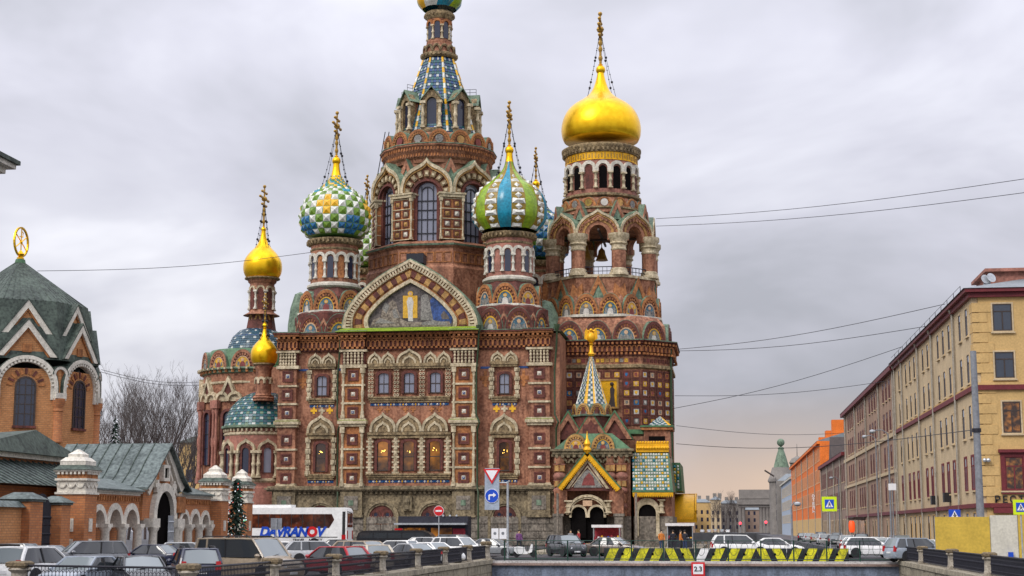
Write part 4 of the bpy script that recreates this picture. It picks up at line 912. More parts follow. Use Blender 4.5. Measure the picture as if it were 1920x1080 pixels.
# bell tier: eight open arches on stout columns
Rt = 103 * kb; At = Rt * C8; Z = lambda py, r=At: BZ(py, r); zt0 = Z(516); zim = Z(438); ztp = Z(392)
b = MB(); octo(b, [(Rt * .93, zt0 - 3.5), (Rt * 1.02, zt0 - .4), (Rt * 1.02, zt0)], bx, YC, 0); octo(b, [(Rt * 1.05, zt0 - .25), (Rt * 1.05, zt0 + .08)], bx, YC, 1)
b.build('bell_floor', ['brick', 'cream'], church)
b = MB(); octo(b, [(Rt * .80, Z(418)), (Rt * .80, Z(396))], bx, YC, 0); octo(b, [(Rt * .82, Z(400)), (rk * 1.04, Z(395)), (rk * 1.0, Z(390))], bx, YC, 0); b.build('bell_ceiling', ['brick'], church)
fw = 2 * At * math.tan(R(22.5)); ow = 33 * kb
for f in range(8):
    M = ring(bx, YC, At, R(45 * f), zim); W = fw * 1.02; Hh = ztp - zim
    def bg_():
        q = MB(); n = 16
        o1 = [(x, z) for x, z in arch(W, Hh * .86, n)]; o1[n // 2] = (0, Hh); o1[n // 2 - 1] = (o1[n // 2 - 1][0], o1[n // 2 - 1][1] + .1); o1[n // 2 + 1] = (o1[n // 2 + 1][0], o1[n // 2 + 1][1] + .1)
        sc_ = lambda k: [(x * k, z * k) for x, z in o1]; inn = arch(ow, ow / 2 * 1.05, n)
        q.band(o1, sc_(.9), -.2, 1.2, mi=0); q.band(sc_(.9), sc_(.82), -.08, 1.2, mi=1); q.band(sc_(.82), sc_(.72), .02, 1.2, mi=2); q.band(sc_(.72), sc_(.60), .1, 1.2, mi=1); q.band(sc_(.60), inn, .22, 1.2, mi=2)
        q.band(sc_(1.03), o1, -.05, 1.8, mi=3); q.box(-W / 2, -ow / 2, .1, 1.2, -.7, 0, 2); q.box(ow / 2, W / 2, .1, 1.2, -.7, 0, 2)
        for i in range(13):
            a = PI * (i + .5) / 13; q.at(T((W * .43 * cos(a), -.12, Hh * .36 * 2 * .86 * sin(a) * .98)) @ Matrix.Rotation(PI / 2 - a, 4, 'Y')); q.box(-.12, .12, 0, .2, -.14, .14, 2)
        q.at(); return q.mesh('bell_arch', ['cream', 'ochre', 'brick', 'copper'], 40)
    obj('bell_arch', cached('bell_arch', bg_), church, M)
    obj('column', fat_column(zim - zt0, .86, 'brick', 'cream'), church, ring(bx, YC, Rt * .925, R(45 * f + 22.5), zt0))
    q = MB(); q.box(-ow * .75, ow * .75, 0, .08, .95, 1.05); q.box(-ow * .75, ow * .75, 0, .08, .45, .52)
    for i in range(7): q.box(-ow * .7 + i * ow * .233 - .025, -ow * .7 + i * ow * .233 + .025, 0, .06, 0, 1.0)
    obj('railing', q.mesh('railing', 'iron') if f == 0 else CACHE['bell_rail'], church, ring(bx, YC, At * .98, R(45 * f), zt0 + .05)); CACHE.setdefault('bell_rail', bpy.data.meshes['railing'])
    triangle_gable(ring(bx, YC, Rt * .88, R(45 * f + 22.5), zim + 1.9), 2.0, 2.3, 2.0, 'copper', 'brick')
b = MB(); b.box(bx - .12, bx + .12, YC - Rt * .85, YC + Rt * .85, Z(430), Z(430) + .25); b.box(bx - Rt * .85, bx + Rt * .85, YC - .12, YC + .12, Z(430) - .25, Z(430)); b.build('bell_beam', 'frame_dark', church)
for dx, dy, r in ((-2.2, -.5, 1.0), (2.4, .8, .7), (-.3, 3.2, .8)): b = MB(); b.lathe([(r, -1.9 * r), (r * .85, -1.6 * r), (r * .6, -.9 * r), (r * .5, -.3 * r), (r * .2, 0), (.06, .2), (.05, .8)], 14, (bx + dx, YC + dy, Z(440))); b.build('bell', 'gold_old', church, True)
# brick body under the tier with pyramidal gablets
zA = BZ(590, 7.0); R1 = 112 * kb; zA1 = BZ(556, 6.6)
b = MB(); octo(b, [(R1, zA - .2), (R1 * .97, zA1 - .4), (Rt * .93, zt0 - 1.2)], bx, YC, 0); octo(b, [(R1 * 1.06, zA - .25), (R1 * 1.06, zA + .02), (R1, zA + .12)], bx, YC, 1); b.build('tower_body', ['brick', 'white_stone'], church)
Z2 = BZ(528, Rt)
pm = MB().band([(.45, 0), (.45, .9), (-.45, .9), (-.45, 0)], [(.28, .17), (.28, .73), (-.28, .73), (-.28, .17)], 0, .2, True, 0).box(-.28, .28, .06, .2, .17, .73, 1).mesh('inlay_tile', ['ochre', 'icon_gold'])
for f in range(8):
    for i in range(4): obj('inlay_tile', pm, church, ring(bx, YC, At * .985, R(45 * f), zt0 - 1.35) @ T(((i - 1.5) * fw / 4.3, 0, 0)))
    triangle_gable(ring(bx, YC, R1 * C8 * .97, R(45 * f), zA + 1.9), 2.7, 2.9, 1.6, 'copper', 'terracotta')
    q = MB(); q.add([(-.9, 0, 0), (.9, 0, 0), (.62, .5, 2.6), (-.62, .5, 2.6), (-.9, 1.5, 0), (.9, 1.5, 0), (.62, 1.5, 2.6), (-.62, 1.5, 2.6)], [(0, 1, 2, 3), (1, 5, 6, 2), (4, 0, 3, 7), (3, 2, 6, 7), (4, 7, 6, 5), (0, 4, 5, 1)]); obj('buttress', cached('buttress', lambda: q.mesh('buttress', 'terracotta')), church, ring(bx, YC, R1 * .95, R(45 * f + 22.5), zA + 1.6))
    w1 = R1 * C8 * math.tan(R(22.5))
    for s_ in (-1, 1): kokoshnik(ring(bx, YC, R1 * C8 + .2, R(45 * f), zA + .1) @ T((s_ * w1 / 2, 0, 0)), w1 * 1.0, 2.45, 1.4, (f * 2 + (s_ > 0) + 1) % 5)
# square base with cut corners
HWt, HF = 8.3, 5.0
def chamf(hw, hf): return [(-hf, -hw), (hf, -hw), (hw, -hf), (hw, hf), (hf, hw), (-hf, hw), (-hw, hf), (-hw, -hf)]
def csolid(b, prof, mi=0):                    # stack of chamfered squares: (growth, z)
    vs = []
    for g_, z in prof:
        for x, y in chamf(HWt + g_, HF + g_ * .5): vs.append((bx + x, YC + y, z))
    k = len(prof); fs = [(j * 8 + i, j * 8 + (i + 1) % 8, (j + 1) * 8 + (i + 1) % 8, (j + 1) * 8 + i) for j in range(k - 1) for i in range(8)] + [tuple(reversed(range(8))), tuple(range((k - 1) * 8, k * 8))]
    b.add(vs, fs, mi)
def faces(hw=HWt, hf=HF):                     # frame for each of the eight sides, with its width
    out = []
    d = (hw + hf) / math.sqrt(2); wc = (hw - hf) * math.sqrt(2)
    for k in range(8): out.append((T((bx, YC, 0)) @ RZ(R(45 * k)) @ T((0, -(hw if k % 2 == 0 else d), 0)), 2 * hf if k % 2 == 0 else wc))
    return out
ZB = lambda py: BZ(py, HWt)
b = MB(); csolid(b, [(0, 0.2), (0, ZB(668))], 0); csolid(b, [(-.25, ZB(641)), (-.6, ZB(606)), (-1.4, zA - .2)], 0); b.build('tower_wall', ['brick'], church)
b = MB(); csolid(b, [(.05, ZB(692)), (.3, ZB(690)), (.3, ZB(685)), (.05, ZB(683))], 1); csolid(b, [(.1, ZB(668)), (.1, ZB(662)), (.35, ZB(660)), (.35, ZB(647)), (.6, ZB(645)), (.6, ZB(643)), (.85, ZB(641)), (.85, ZB(638.5)), (0, ZB(638))], 0); csolid(b, [(.9, ZB(639.5)), (.9, ZB(638)), (-.3, ZB(636))], 2)
for M, w_ in faces(HWt + .35, HF + .17):
    n = max(2, int(w_ / .55)); st = w_ / n
    for i in range(n): b.at(M @ T((-w_ / 2 + (i + .5) * st, -.12, ZB(660)))); b.band(opening(st * .96, ZB(648) - ZB(660), 6), opening(st * .56, (ZB(648) - ZB(660)) * .8, 6), 0, .2, mi=3)
    b.at(M @ T((0, 0, 0))); round_bits(b, -w_ / 2, w_ / 2, .02, ZB(662), .5, .25, 3); round_bits(b, -w_ / 2, w_ / 2, -.2, ZB(643), .5, .25, 3)
b.at(); b.build('cornice', ['brick_dark', 'cream_dirty', 'copper', 'terracotta'], church)
FS = faces()
for k, (M, w_) in enumerate(FS):
    nk = 3 if k % 2 == 0 else 1; wk = w_ / nk if nk == 3 else w_ * .86
    for i in range(nk): kokoshnik(M @ T(((i - (nk - 1) / 2) * wk, .05, ZB(638))), min(wk, 3.5) * .96, 2.35, 1.5, (k + i * 2) % 5, outer='brick_dark', teeth='terracotta')
# grid of heraldic tiles
cpal = ['robe_white', 'icon_gold', 'en_blue', 'robe_red', 'skin_tile', 'icon_grey', 'terracotta', 'ochre']
pf = MB().band([(.5, -.5), (.5, .5), (-.5, .5), (-.5, -.5)], [(.32, -.32), (.32, .32), (-.32, .32), (-.32, -.32)], -.1, .1, True).mesh('tile_frame', 'brick_dark')
def heraldic(k):
    c1 = cpal[k % 8]; c2 = cpal[(k * 3 + 1) % 8]
    q = MB(); q.box(-.3, .3, 0, .06, -.3, .3, 0)
    q.prism([(-.15, .2), (.15, .2), (.15, -.05), (0, -.2), (-.15, -.05)], -.03, .03, 1); return q.mesh('heraldic_tile', [c1, c2])
rr = random.Random(3)
for k in (7, 0, 1, 2):
    M, w_ = FS[k]; n = 9 if k % 2 == 0 else 4; st = w_ / n
    for j, py in enumerate((703, 720, 737, 755, 772, 790)):
        for i in range(n):
            x = -w_ / 2 + (i + .5) * st
            if k == 0 and -1.2 < x < 2.4 and py < 775 and py > 705: continue
            hk = rr.randrange(12); MM = M @ T((x, 0, ZB(py))); ob = obj('heraldic_tile', cached(('her', hk), lambda: heraldic(hk)), church, MM @ T((0, -.06, 0))); obj('tile_frame', pf, ob, T((0, .06, 0)))
    for i in range(n * 2 - 1): hk = rr.randrange(8); obj('frieze_tile', cached(('fz', hk), lambda: MB().box(-.2, .2, -.06, .05, -.22, .22).mesh('frieze_tile', cpal[hk] if hk % 2 else 'brick_dark')), church, M @ T((-w_ / 2 + (i + 1) * w_ / (n * 2), 0, ZB(676))))
# gilded picture panel on the front
M, w_ = FS[0]; x, z0 = P(1142, 765, YC - HWt); z1 = ZB(713); b = MB().at(T((x, YC - HWt, 0))); b.box(-1.0, 1.0, -.35, .05, z0, z1, 0); b.band([(1.15, z0 - .1), (1.15, z1 + .1), (-1.15, z1 + .1), (-1.15, z0 - .1)], [(.95, z0 + .1), (.95, z1 - .1), (-.95, z1 - .1), (-.95, z0 + .1)], -.45, .05, True, 1); o = b.build('picture_panel', ['gold_paint', 'ochre'], church)
b = MB().at(T((x, YC - HWt, 0))); b.prism([(-.1, z0 + .1), (.75, z0 + .1), (.62, z0 + 1.5), (.7, z0 + 2.1), (.45, z0 + 2.6), (.15, z0 + 2.2), (.2, z0 + 1.2)], -.40, -.3, 0); b.sphere((.38, -.36, z0 + 2.75), .24, 10); b.build('painted_figure', 'frame_dark', o)
x = bx + HWt + .1; b = MB(); b.tube([(x, YC - HF - .3, ZB(640)), (x, YC - HF - .3, 1)], .14, 8); b.build('downpipe', 'pipe_green', church)
# ============================================================ APSES (left end of the church)
ax_, _ = P(478, 800, YC); ra = ax_ - P(384, 800, YC)[0]            # big apse: a half cylinder at the east end
AZ = lambda py, r=ra: P(430, py, YC - r * .75)[1]
b = MB(); b.lathe([(ra * 1.06, 0.2), (ra * 1.06, AZ(915)), (ra * 1.0, AZ(912)), (ra, AZ(692))], 20, (ax_, YC, 0), mi=0)
b.lathe([(ra, AZ(722)), (ra * 1.03, AZ(720)), (ra * 1.03, AZ(717)), (ra, AZ(716))], 20, (ax_, YC, 0), mi=1)
b.lathe([(ra, AZ(702)), (ra * 1.04, AZ(700)), (ra * 1.04, AZ(696)), (ra * 1.09, AZ(694)), (ra * 1.09, AZ(691)), (ra * .95, AZ(689))], 20, (ax_, YC, 0), mi=2)
ring_dentils(b, ax_, YC, ra * 1.07, AZ(700), 48, .3, .3, .4, 3); ring_dentils(b, ax_, YC, ra * 1.12, AZ(695), 48, .25, .25, .4, 1)
b.box(ax_, XL + 3, YC - ra, YC + ra, .2, AZ(692), 0)
b.build('apse_wall', ['brick', 'cream', 'copper', 'terracotta'], church, 40)
b = MB(); b.lathe([(ra * 1.0, AZ(691)), (ra * .97, AZ(668)), (ra * .88, AZ(654)), (ra * .5, AZ(650))], 20, (ax_, YC, 0)); b.build('attic', 'copper_bright', church, 40)
for i, (a, k) in enumerate(((-58, 4), (-28, 3), (2, 3), (-88, 1))): kokoshnik(ring(ax_, YC, ra * 1.02, R(a), AZ(690)), 2.9, 2.1, 1.2, k, outer='brick')
for i, a in enumerate((-72, -42, -12)):
    M = ring(ax_, YC, ra * 1.03, R(a), AZ(915)); w_ = 22 * S(YC)
    q = MB(); q.band(opening(1.9, AZ(768) - AZ(872), 12), opening(1.25, AZ(768) - AZ(872) - .35, 12), -.2, .5, mi=0); o = q.build('window', 'brick_dark', church, M=M @ T((0, 0, AZ(872) - AZ(915))))
    q = MB(); q.prism(opening(1.25, AZ(768) - AZ(872) - .35, 12), .05, .2); q.build('pane', 'glass_dark', o)
    q = MB()
    for z_ in (.3, .55, .8): q.box(-.62, .62, -.02, .1, (AZ(768) - AZ(872)) * z_, (AZ(768) - AZ(872)) * z_ + .08)
    q.build('sash', 'iron', o)
    for s_ in (-1, 1):
        hh = AZ(752) - AZ(905); obj('column', colonette(hh, .2, 'brick_pink', 10), church, ring(ax_, YC, ra * 1.07, R(a + s_ * 13), AZ(905)))
    hh = AZ(725) - AZ(758)
    for s_ in (-1, 1): obj('pediment', cached('apse_ar', lambda: MB().band(arch(2.0, 1.2, 10), arch(1.45, .85, 10), -.2, .5).prism(arch(1.45, .85, 10), .1, .5).mesh('pediment', 'cream', 40)), church, ring(ax_, YC, ra * 1.04, R(a + s_ * 7.3), AZ(754)))
    q = MB(); q.band([(1.1, 0), (0, 2.3), (-1.1, 0)], [(.7, 0), (0, 1.6), (-.7, 0)], -.25, .3); q.prism([(.7, 0), (0, 1.6), (-.7, 0)], -.05, .3, 1); q.build('gablet', ['cream', 'brick_dark'], church, M=ring(ax_, YC, ra * 1.04, R(a), AZ(742)))
# tiled half dome of the apse and its gilded cupola
zq = AZ(652); r0 = 58 * S(YC); dx, _ = P(484, 640, YC); prof = [(r0, zq - .8), (r0 * .96, zq + .6), (r0 * .82, zq + 1.8), (r0 * .6, zq + 2.6), (r0 * .3, zq + 3.0)]
def tile_dome(cx_, cy_, prof, rows, cols, pal, pat, a0=0, a1=2 * PI, out=.06):
    ds = [0]
    for i in range(1, len(prof)): ds.append(ds[-1] + math.dist(prof[i], prof[i - 1]))
    def at(s0):
        i = max(j for j in range(len(ds)) if ds[j] <= s0 + 1e-9); i = min(i, len(prof) - 2); u = (s0 - ds[i]) / (ds[i + 1] - ds[i]); return prof[i][0] + u * (prof[i + 1][0] - prof[i][0]), prof[i][1] + u * (prof[i + 1][1] - prof[i][1])
    b = MB()
    for j in range(rows):
        ra_, za = at(ds[-1] * j / rows); rb, zb = at(ds[-1] * (j + .97) / rows)
        for i in range(cols):
            t0 = a0 + (a1 - a0) * (i + .04) / cols; t1 = a0 + (a1 - a0) * (i + .96) / cols; q = []
            for t, r, z in ((t0, ra_ + out, za), (t1, ra_ + out, za), (t1, rb, zb), (t0, rb, zb)): q.append((cx_ + r * sin(t), cy_ - r * cos(t), z))
            q += [(cx_ + (ra_ - .05) * sin(t0), cy_ - (ra_ - .05) * cos(t0), za), (cx_ + (ra_ - .05) * sin(t1), cy_ - (ra_ - .05) * cos(t1), za)]
            b.add(q, [(0, 1, 2, 3), (4, 5, 1, 0)], pat(i, j))
    return b
b = MB(); b.lathe(prof, 32, (dx, YC, 0)); o = b.build('tiled_dome', 'en_navy', church, True)
tag(tile_dome(dx, YC, prof, 16, 56, 0, lambda i, j: 1 if ((i + j) % 4 == 0 and j % 2) else (0 if (i + j) % 2 else 2)).build('roof_tiles', ['tile_blue', 'tile_white', 'tile_blue'], o, fix=False), kind='stuff')
def gold_cupola(px, Y, pyb, pyt, Rpx, pball, pcross, pdrum, rdpx, name_mat='gold'):
    gx, _ = P(px, pyb, Y); s_ = sc(px, pyb, Y); Z = lambda py: P(px, py, Y)[1]; z0 = Z(pyb)
    b = MB(); b.lathe(onion(PROF_GOLD, Rpx * s_, z0, Z(pyt) - z0, 26), 40, (gx, Y, 0)); b.build('onion_dome', name_mat, church, 80)
    finial(gx, Y, Z(pball) - .3, .33, Z(pcross), dome_r=Rpx * s_ * .5, dome_z=Z((pyb + pyt * 1.4) / 2.4))
    rd = rdpx * s_; b = MB(); b.lathe([(rd * 1.5, Z(pdrum) - .3), (rd * 1.05, Z(pdrum) + .1), (rd, Z(pdrum) + .3), (rd, z0 - .7), (rd * 1.15, z0 - .5), (rd * 1.2, z0 - .2), (rd * 1.4, z0 - .05), (rd * 1.2, z0 + .05)], 24, (gx, Y, 0), mi=0); b.lathe([(rd * 1.22, z0 - .22), (rd * 1.45, z0 - .08), (rd * 1.45, z0 + .06), (rd * 1.1, z0 + .1)], 24, (gx, Y, 0), mi=1)
    d = b.build('drum', ['brick', 'cream_dirty'], church, 40); h = z0 - .9 - Z(pdrum) - .3
    if rd > 1.1:
        for i in range(8):
            a = R(45 * i + 10); obj('column', colonette(h * .75, .15, 'white_stone'), d, ring(gx, Y, rd * 1.04, a + R(22.5), Z(pdrum) + .4)); obj('window', cached(('gcw', px), lambda: MB().prism(opening(.7, h * .8, 8), 0, .06).mesh('window', 'brick_dark')), d, ring(gx, Y, rd + .02, a, Z(pdrum) + .4)); obj('arch', cached(('gca', px), lambda: MB().band(opening(1.1, .7, 8), opening(.72, .45, 8), -.05, .2).mesh('arch', 'cream', 40)), d, ring(gx, Y, rd + .02, a, Z(pdrum) + .4 + h * .72))
    else:
        for i in range(8): obj('arch', cached(('gca2', px), lambda: MB().band(opening(.9, .8, 8), opening(.5, .5, 8), -.08, .2).mesh('arch', 'cream', 40)), d, ring(gx, Y, rd + .02, R(45 * i), Z(pdrum) + h * .55))
    return gx, s_
gx, s_ = gold_cupola(492, YC, 523, 432, 35, 431, 350, 588, 22)
for i in range(8):
    triangle_gable(ring(gx, YC, 1.55, R(45 * i), P(492, 608, YC)[1]), 1.25, 1.7, .9, 'brick_dark', 'ochre')
b = MB(); b.lathe([(2.0, P(492, 630, YC)[1]), (1.75, P(492, 608, YC)[1]), (1.5, P(492, 586, YC)[1])], 8, (gx, YC, 0), PI / 8); b.build('cupola_base', 'brick_dark', church)
# small front apse with its tiled dome
YS = YF + 6.5; sx_, _ = P(492, 850, YS); rs = sx_ - P(424, 850, YS)[0]; SZ = lambda py: P(470, py, YS - rs * .9)[1]
b = MB(); b.lathe([(rs * 1.05, .2), (rs * 1.05, SZ(915)), (rs, SZ(912)), (rs, SZ(800))], 24, (sx_, YS, 0), mi=0); b.lathe([(rs, SZ(816)), (rs * 1.03, SZ(814)), (rs * 1.03, SZ(811)), (rs, SZ(809))], 24, (sx_, YS, 0), mi=1); b.lathe([(rs * 1.03, SZ(803)), (rs * 1.10, SZ(801)), (rs * 1.10, SZ(797)), (rs * .95, SZ(795))], 24, (sx_, YS, 0), mi=2); ring_dentils(b, sx_, YS, rs * 1.05, SZ(808), 50, .22, .3, .2, 1)
b.lathe([(rs, SZ(905)), (rs * 1.04, SZ(902)), (rs * 1.04, SZ(899)), (rs, SZ(897))], 24, (sx_, YS, 0), mi=1)
b.build('apse_wall', ['brick_pink', 'cream', 'copper'], church, 40)
zz = SZ(797); prof = [(rs * 1.02, zz), (rs * .97, zz + 1.2), (rs * .85, zz + 2.3), (rs * .64, zz + 3.3), (rs * .35, zz + 4.0), (.1, zz + 4.2)]
b = MB(); b.lathe(prof, 32, (sx_, YS, 0)); o = b.build('tiled_dome', 'en_navy', church, True)
tag(tile_dome(sx_, YS, prof, 20, 64, 0, lambda i, j: 1 if (i % 4 == 0 and j % 4 == 0) or (i % 4 == 2 and j % 4 == 2) else (0 if (i + j) % 2 else (2 if j % 2 else 3))).build('roof_tiles', ['tile_teal', 'tile_white', 'tile_blue', 'copper'], o, fix=False), kind='stuff')
for i, a in enumerate((-80, -45, -8, 24)):
    M = ring(sx_, YS, rs * 1.02, R(a), SZ(886)); h = SZ(838) - SZ(886)
    q = MB(); q.band(opening(1.3, h + .2, 10), opening(.85, h - .1, 10), -.15, .3); o = q.build('window', 'brick_dark', church, M=M); q = MB(); q.prism(opening(.85, h - .1, 10), .0, .1); q.build('pane', 'glass' if i == 3 else 'glass_dark', o)
    obj('pediment', ogee_frame(2.3, 1.5, .26, .4, ('cream', 'brick_pink'), fill=False), church, ring(sx_, YS, rs * 1.05, R(a), SZ(846)))
    for s_ in (-1, 1): obj('column', colonette(SZ(845) - SZ(896), .2, 'cream'), church, ring(sx_, YS, rs * 1.06, R(a + s_ * 12.5), SZ(896)))
gold_cupola(495, YF + 3, 683, 612, 24.5, 611, 552, 742, 14)
b = MB(); gx, _ = P(495, 700, YF + 3); b.lathe([(1.25, P(495, 752, YF + 3)[1]), (1.15, P(495, 744, YF + 3)[1]), (1.25, P(495, 742, YF + 3)[1])], 16, (gx, YF + 3, 0)); b.build('cupola_base', 'brick', church)

# ============================================================ PORCH between the nave and the bell tower
YP = YF - 1.6
PXx = lambda px, Y=YP: P(px, 900, Y)[0]
PZz = lambda py, Y=YP: P(1110, py, Y)[1]
px0, px1 = PXx(1040), PXx(1182)
b = MB(); b.box(px0, px1, YP, YF + 6, PZz(970), PZz(846), 0); b.build('porch_wall', ['brick'], church)
for side in ((px0, PXx(1070)), (PXx(1128), px1)):
    b = MB(); b.box(side[0] - .03, side[1] + .03, YP - .2, YP + .5, 0.2, PZz(968), 0); b.build('porch_base', 'granite', church)
for px in (1050, 1145, 1166, 1028 + 0):                    # bulbous columns in stages
    if px == 1028: continue
    x = PXx(px); b = MB(); w_ = 10 * S(YP) if px < 1100 else 9 * S(YP)
    zt = PZz(856); 
    for i, (a, c, m) in enumerate(((856, 870, 'o'), (870, 886, 'c'), (886, 900, 't'), (900, 914, 'c'), (914, 926, 't'), (926, 944, 'o'), (944, 956, 't'), (956, 968, 'o'))):
        z0, z1 = PZz(c), PZz(a); h = z1 - z0
        if m == 'c': b.box(x - w_, x + w_, YP - .55, YP + .1, z0 + .06, z1 - .04, 0); b.box(x - w_ - .06, x + w_ + .06, YP - .6, YP + .1, z1 - .08, z1, 1)
        elif m == 't': b.lathe([(w_ * .9, 0), (w_ * 1.25, h * .3), (w_ * 1.3, h * .55), (w_ * .95, h)], 12, (x, YP - .1, z0), 0, 1)
        else: b.lathe([(w_ * .95, 0), (w_ * 1.1, h * .4), (w_ * 1.02, h)], 12, (x, YP - .1, z0), 0, 2)
    b.build('stout_column', ['terracotta', 'brick_pink', 'brick'], church, 40)
    for q in (-.5, .5):
        for c in (878, 907): obj('tile', cached('pct', lambda: MB().frustum(-.24, .24, -.05, .05, -.3, .3, .05).mesh('tile', 'ochre')), church, T((x + q * w_, YP - .6, PZz(c))))
# carved entablature, kokoshniks, pitched gablets
b = MB(); b.box(px0 - .3, px1 + .3, YP - .5, YF + 6, PZz(856), PZz(852)); b.box(px0 - .2, px1 + .2, YP - .7, YF + 6, PZz(852), PZz(846)); b.box(px0 - .4, px1 + .4, YP - .9, YF + 6, PZz(846), PZz(842)); round_bits(b, px0, px1, YP - .5, PZz(853), .6, .3, 0); b.build('entablature', ['granite_carved'], church)
n = 11
for i in range(n): obj('scroll', cached('scroll', lambda: MB().band(arch(.7, .5, 8), arch(.36, .26, 8), -.3, .2).mesh('scroll', 'granite_carved')), church, T((px0 + (i + .5) * (px1 - px0) / n, YP - .25, PZz(868))))
for px, k in ((1080, 3), (1131, 0)): kokoshnik(T((PXx(px), YP - .1, PZz(842))), 43 * S(YP), 28 * S(YP), 2.5, k, outer='ochre', teeth='brick_dark', cover='copper_bright')
b = MB(); b.frustum(px0 - .2, px1 + .2, YP + .1, YF + 6, PZz(843), PZz(812), 2.2, 0, .8); b.build('roof', 'copper_bright', church)
txc = PXx(1107); 
for i, (dx_, yy, h) in enumerate(((-2.6, .8, 3.6), (0, .3, 3.9), (2.6, .8, 3.6))): obj('gablet', cached('pgab', lambda: MB().band([(1.9, 0), (0, 3.0), (-1.9, 0)], [(1.35, 0), (0, 2.15), (-1.35, 0)], 0, 2.0, mi=0).prism([(1.35, 0), (0, 2.15), (-1.35, 0)], .3, 2.0, 1).band([(2.1, -.1), (0, 3.25), (-2.1, -.1)], [(1.9, 0), (0, 3.0), (-1.9, 0)], -.05, 2.2, mi=2).mesh('gablet', ['brick', 'brick_dark', 'copper_bright'])), church, T((txc + dx_, YP + .9 + yy, PZz(822))))
YT = YP + 3.2; tz = lambda py: P(1107, py, YT)[1]; txc, _ = P(1109, 730, YT)
b = MB(); b.lathe([(2.2, tz(815)), (2.1, tz(766))], 8, (txc, YT, 0), PI / 8, 0); b.lathe([(2.4, tz(782)), (2.4, tz(779)), (2.1, tz(778))], 8, (txc, YT, 0), PI / 8, 1); b.build('tent_base', ['brick_dark', 'copper'], church)
for i in range(8): kokoshnik(ring(txc, YT, 2.12, R(45 * i + 22.5), tz(780)), 1.65, 1.3, .6, 1, outer='ochre')
z0, z1 = tz(764), tz(668); b = MB(); b.lathe([(1.98, z0 - .3), (1.85, z0), (.18, z1)], 8, (txc, YT, 0), PI / 8, 0); tt = b.build('tent_roof', ['en_navy'], church)
tent_tiles('pt', txc, YT, 8, 20, 4, 1.85, .18, z0, z1, 0, ('tile_blue', 'tile_white', 'en_yellow', 'tile_green'), lambda f, i, j: (2 if i in (0, 3) and f % 2 == 0 else (1 if (i + j) % 2 else (0 if j % 3 else 3))), tt, .04)
for f in range(8):
    a = R(45 * f + 22.5); b = MB().at(T((txc, YT, 0)) @ RZ(a)); b.add([(-.09, -1.85, z0), (.09, -1.85, z0), (0, -.2, z1), (0, -1.95, z0)], [(0, 3, 2), (3, 1, 2), (0, 1, 3)]); b.build('rib', 'en_yellow' if f % 2 else 'en_white', tt)
b = MB(); b.lathe([(.3, tz(668)), (.42, tz(664)), (.25, tz(660)), (.16, tz(648)), (.3, tz(645)), (.12, tz(643))], 12, (txc, YT, 0))
b.sphere((txc, YT, tz(633)), .5, 10, sz=1.3)
for s_ in (-1, 1):
    b.at(T((txc + s_ * .2, YT, tz(640)))); b.prism([(0, 0), (s_ * .55, .3), (s_ * .5, 1.1), (s_ * .3, 1.5), (s_ * .1, .9)], -.12, .12); b.at(); b.tube([(txc + s_ * .1, YT, tz(627)), (txc + s_ * .25, YT, tz(621)), (txc + s_ * .42, YT, tz(620))], .12, 6)
b.sphere((txc, YT, tz(619)), .2, 8); b.build('eagle_finial', 'gold_paint', church, True)
# gilded pitched canopy over the door
YQ = YP - 2.4; q = lambda px, py: P(px, py, YQ)
apx = q(1101, 846); lf = q(1046, 914); rf = q(1163, 916); ap2 = q(1101, 866)
def slope(b, A, B, w_, y0, y1, mi): 
    dx_, dz = B[0] - A[0], B[1] - A[1]; ln = math.hypot(dx_, dz); nx, nz = -dz / ln, dx_ / ln
    b.add([(A[0], y0, A[1]), (B[0], y0, B[1]), (B[0] + nx * w_, y0, B[1] + nz * w_), (A[0] + nx * w_, y0, A[1] + nz * w_), (A[0], y1, A[1]), (B[0], y1, B[1]), (B[0] + nx * w_, y1, B[1] + nz * w_), (A[0] + nx * w_, y1, A[1] + nz * w_)], [(0, 1, 2, 3), (4, 7, 6, 5), (0, 4, 5, 1), (3, 2, 6, 7), (0, 3, 7, 4), (1, 5, 6, 2)], mi)
for A, B in ((lf, apx), (apx, rf)):
    b = MB(); slope(b, A, B, -.42, YQ - .12, YQ + .4, 0); slope(b, A, B, -.28, YQ + .4, YP, 1); slope(b, (A[0], A[1]), (B[0], B[1]), .1, YQ - .2, YP + .2, 2)
    k = 22; dx_, dz = B[0] - A[0], B[1] - A[1]; ln = math.hypot(dx_, dz); nx, nz = dz / ln, -dx_ / ln
    for i in range(k): u = (i + .5) / k; b.sphere((A[0] + dx_ * u + nx * .48, YQ, A[1] + dz * u + nz * .48), .12, 6, 0)
    b.build('gilded_eave', ['gold_paint', 'brick_dark', 'copper_bright'], church)
b = MB(); b.lathe([(.16, apx[1] - .3), (.5, apx[1] + .15), (.28, apx[1] + .5), (.4, apx[1] + .8), (.12, apx[1] + 1.4), (.02, apx[1] + 2.2)], 10, (apx[0], YQ, 0)); b.build('finial', 'gold_paint', church, True)
b = MB(); zb = q(1101, 920)[1]; b.prism([(lf[0] + .9, zb), (rf[0] - .9, zb), (rf[0] - .9, lf[1]), (apx[0], apx[1] - .8), (lf[0] + .9, lf[1])], YQ + .5, YP + .05, 0); b.band([(q(1142, 916)), (q(1101, 858)), (q(1060, 916))], [(q(1136, 916)), (q(1101, 867)), (q(1066, 916))], YQ + .35, YQ + .6, mi=1); b.band([(q(1132, 914)), (q(1101, 872)), (q(1070, 914))], [(q(1129, 912)), (q(1101, 876)), (q(1073, 912))], YQ + .4, YQ + .6, mi=1); b.build('porch_gable', ['brick_dark', 'cream'], church)
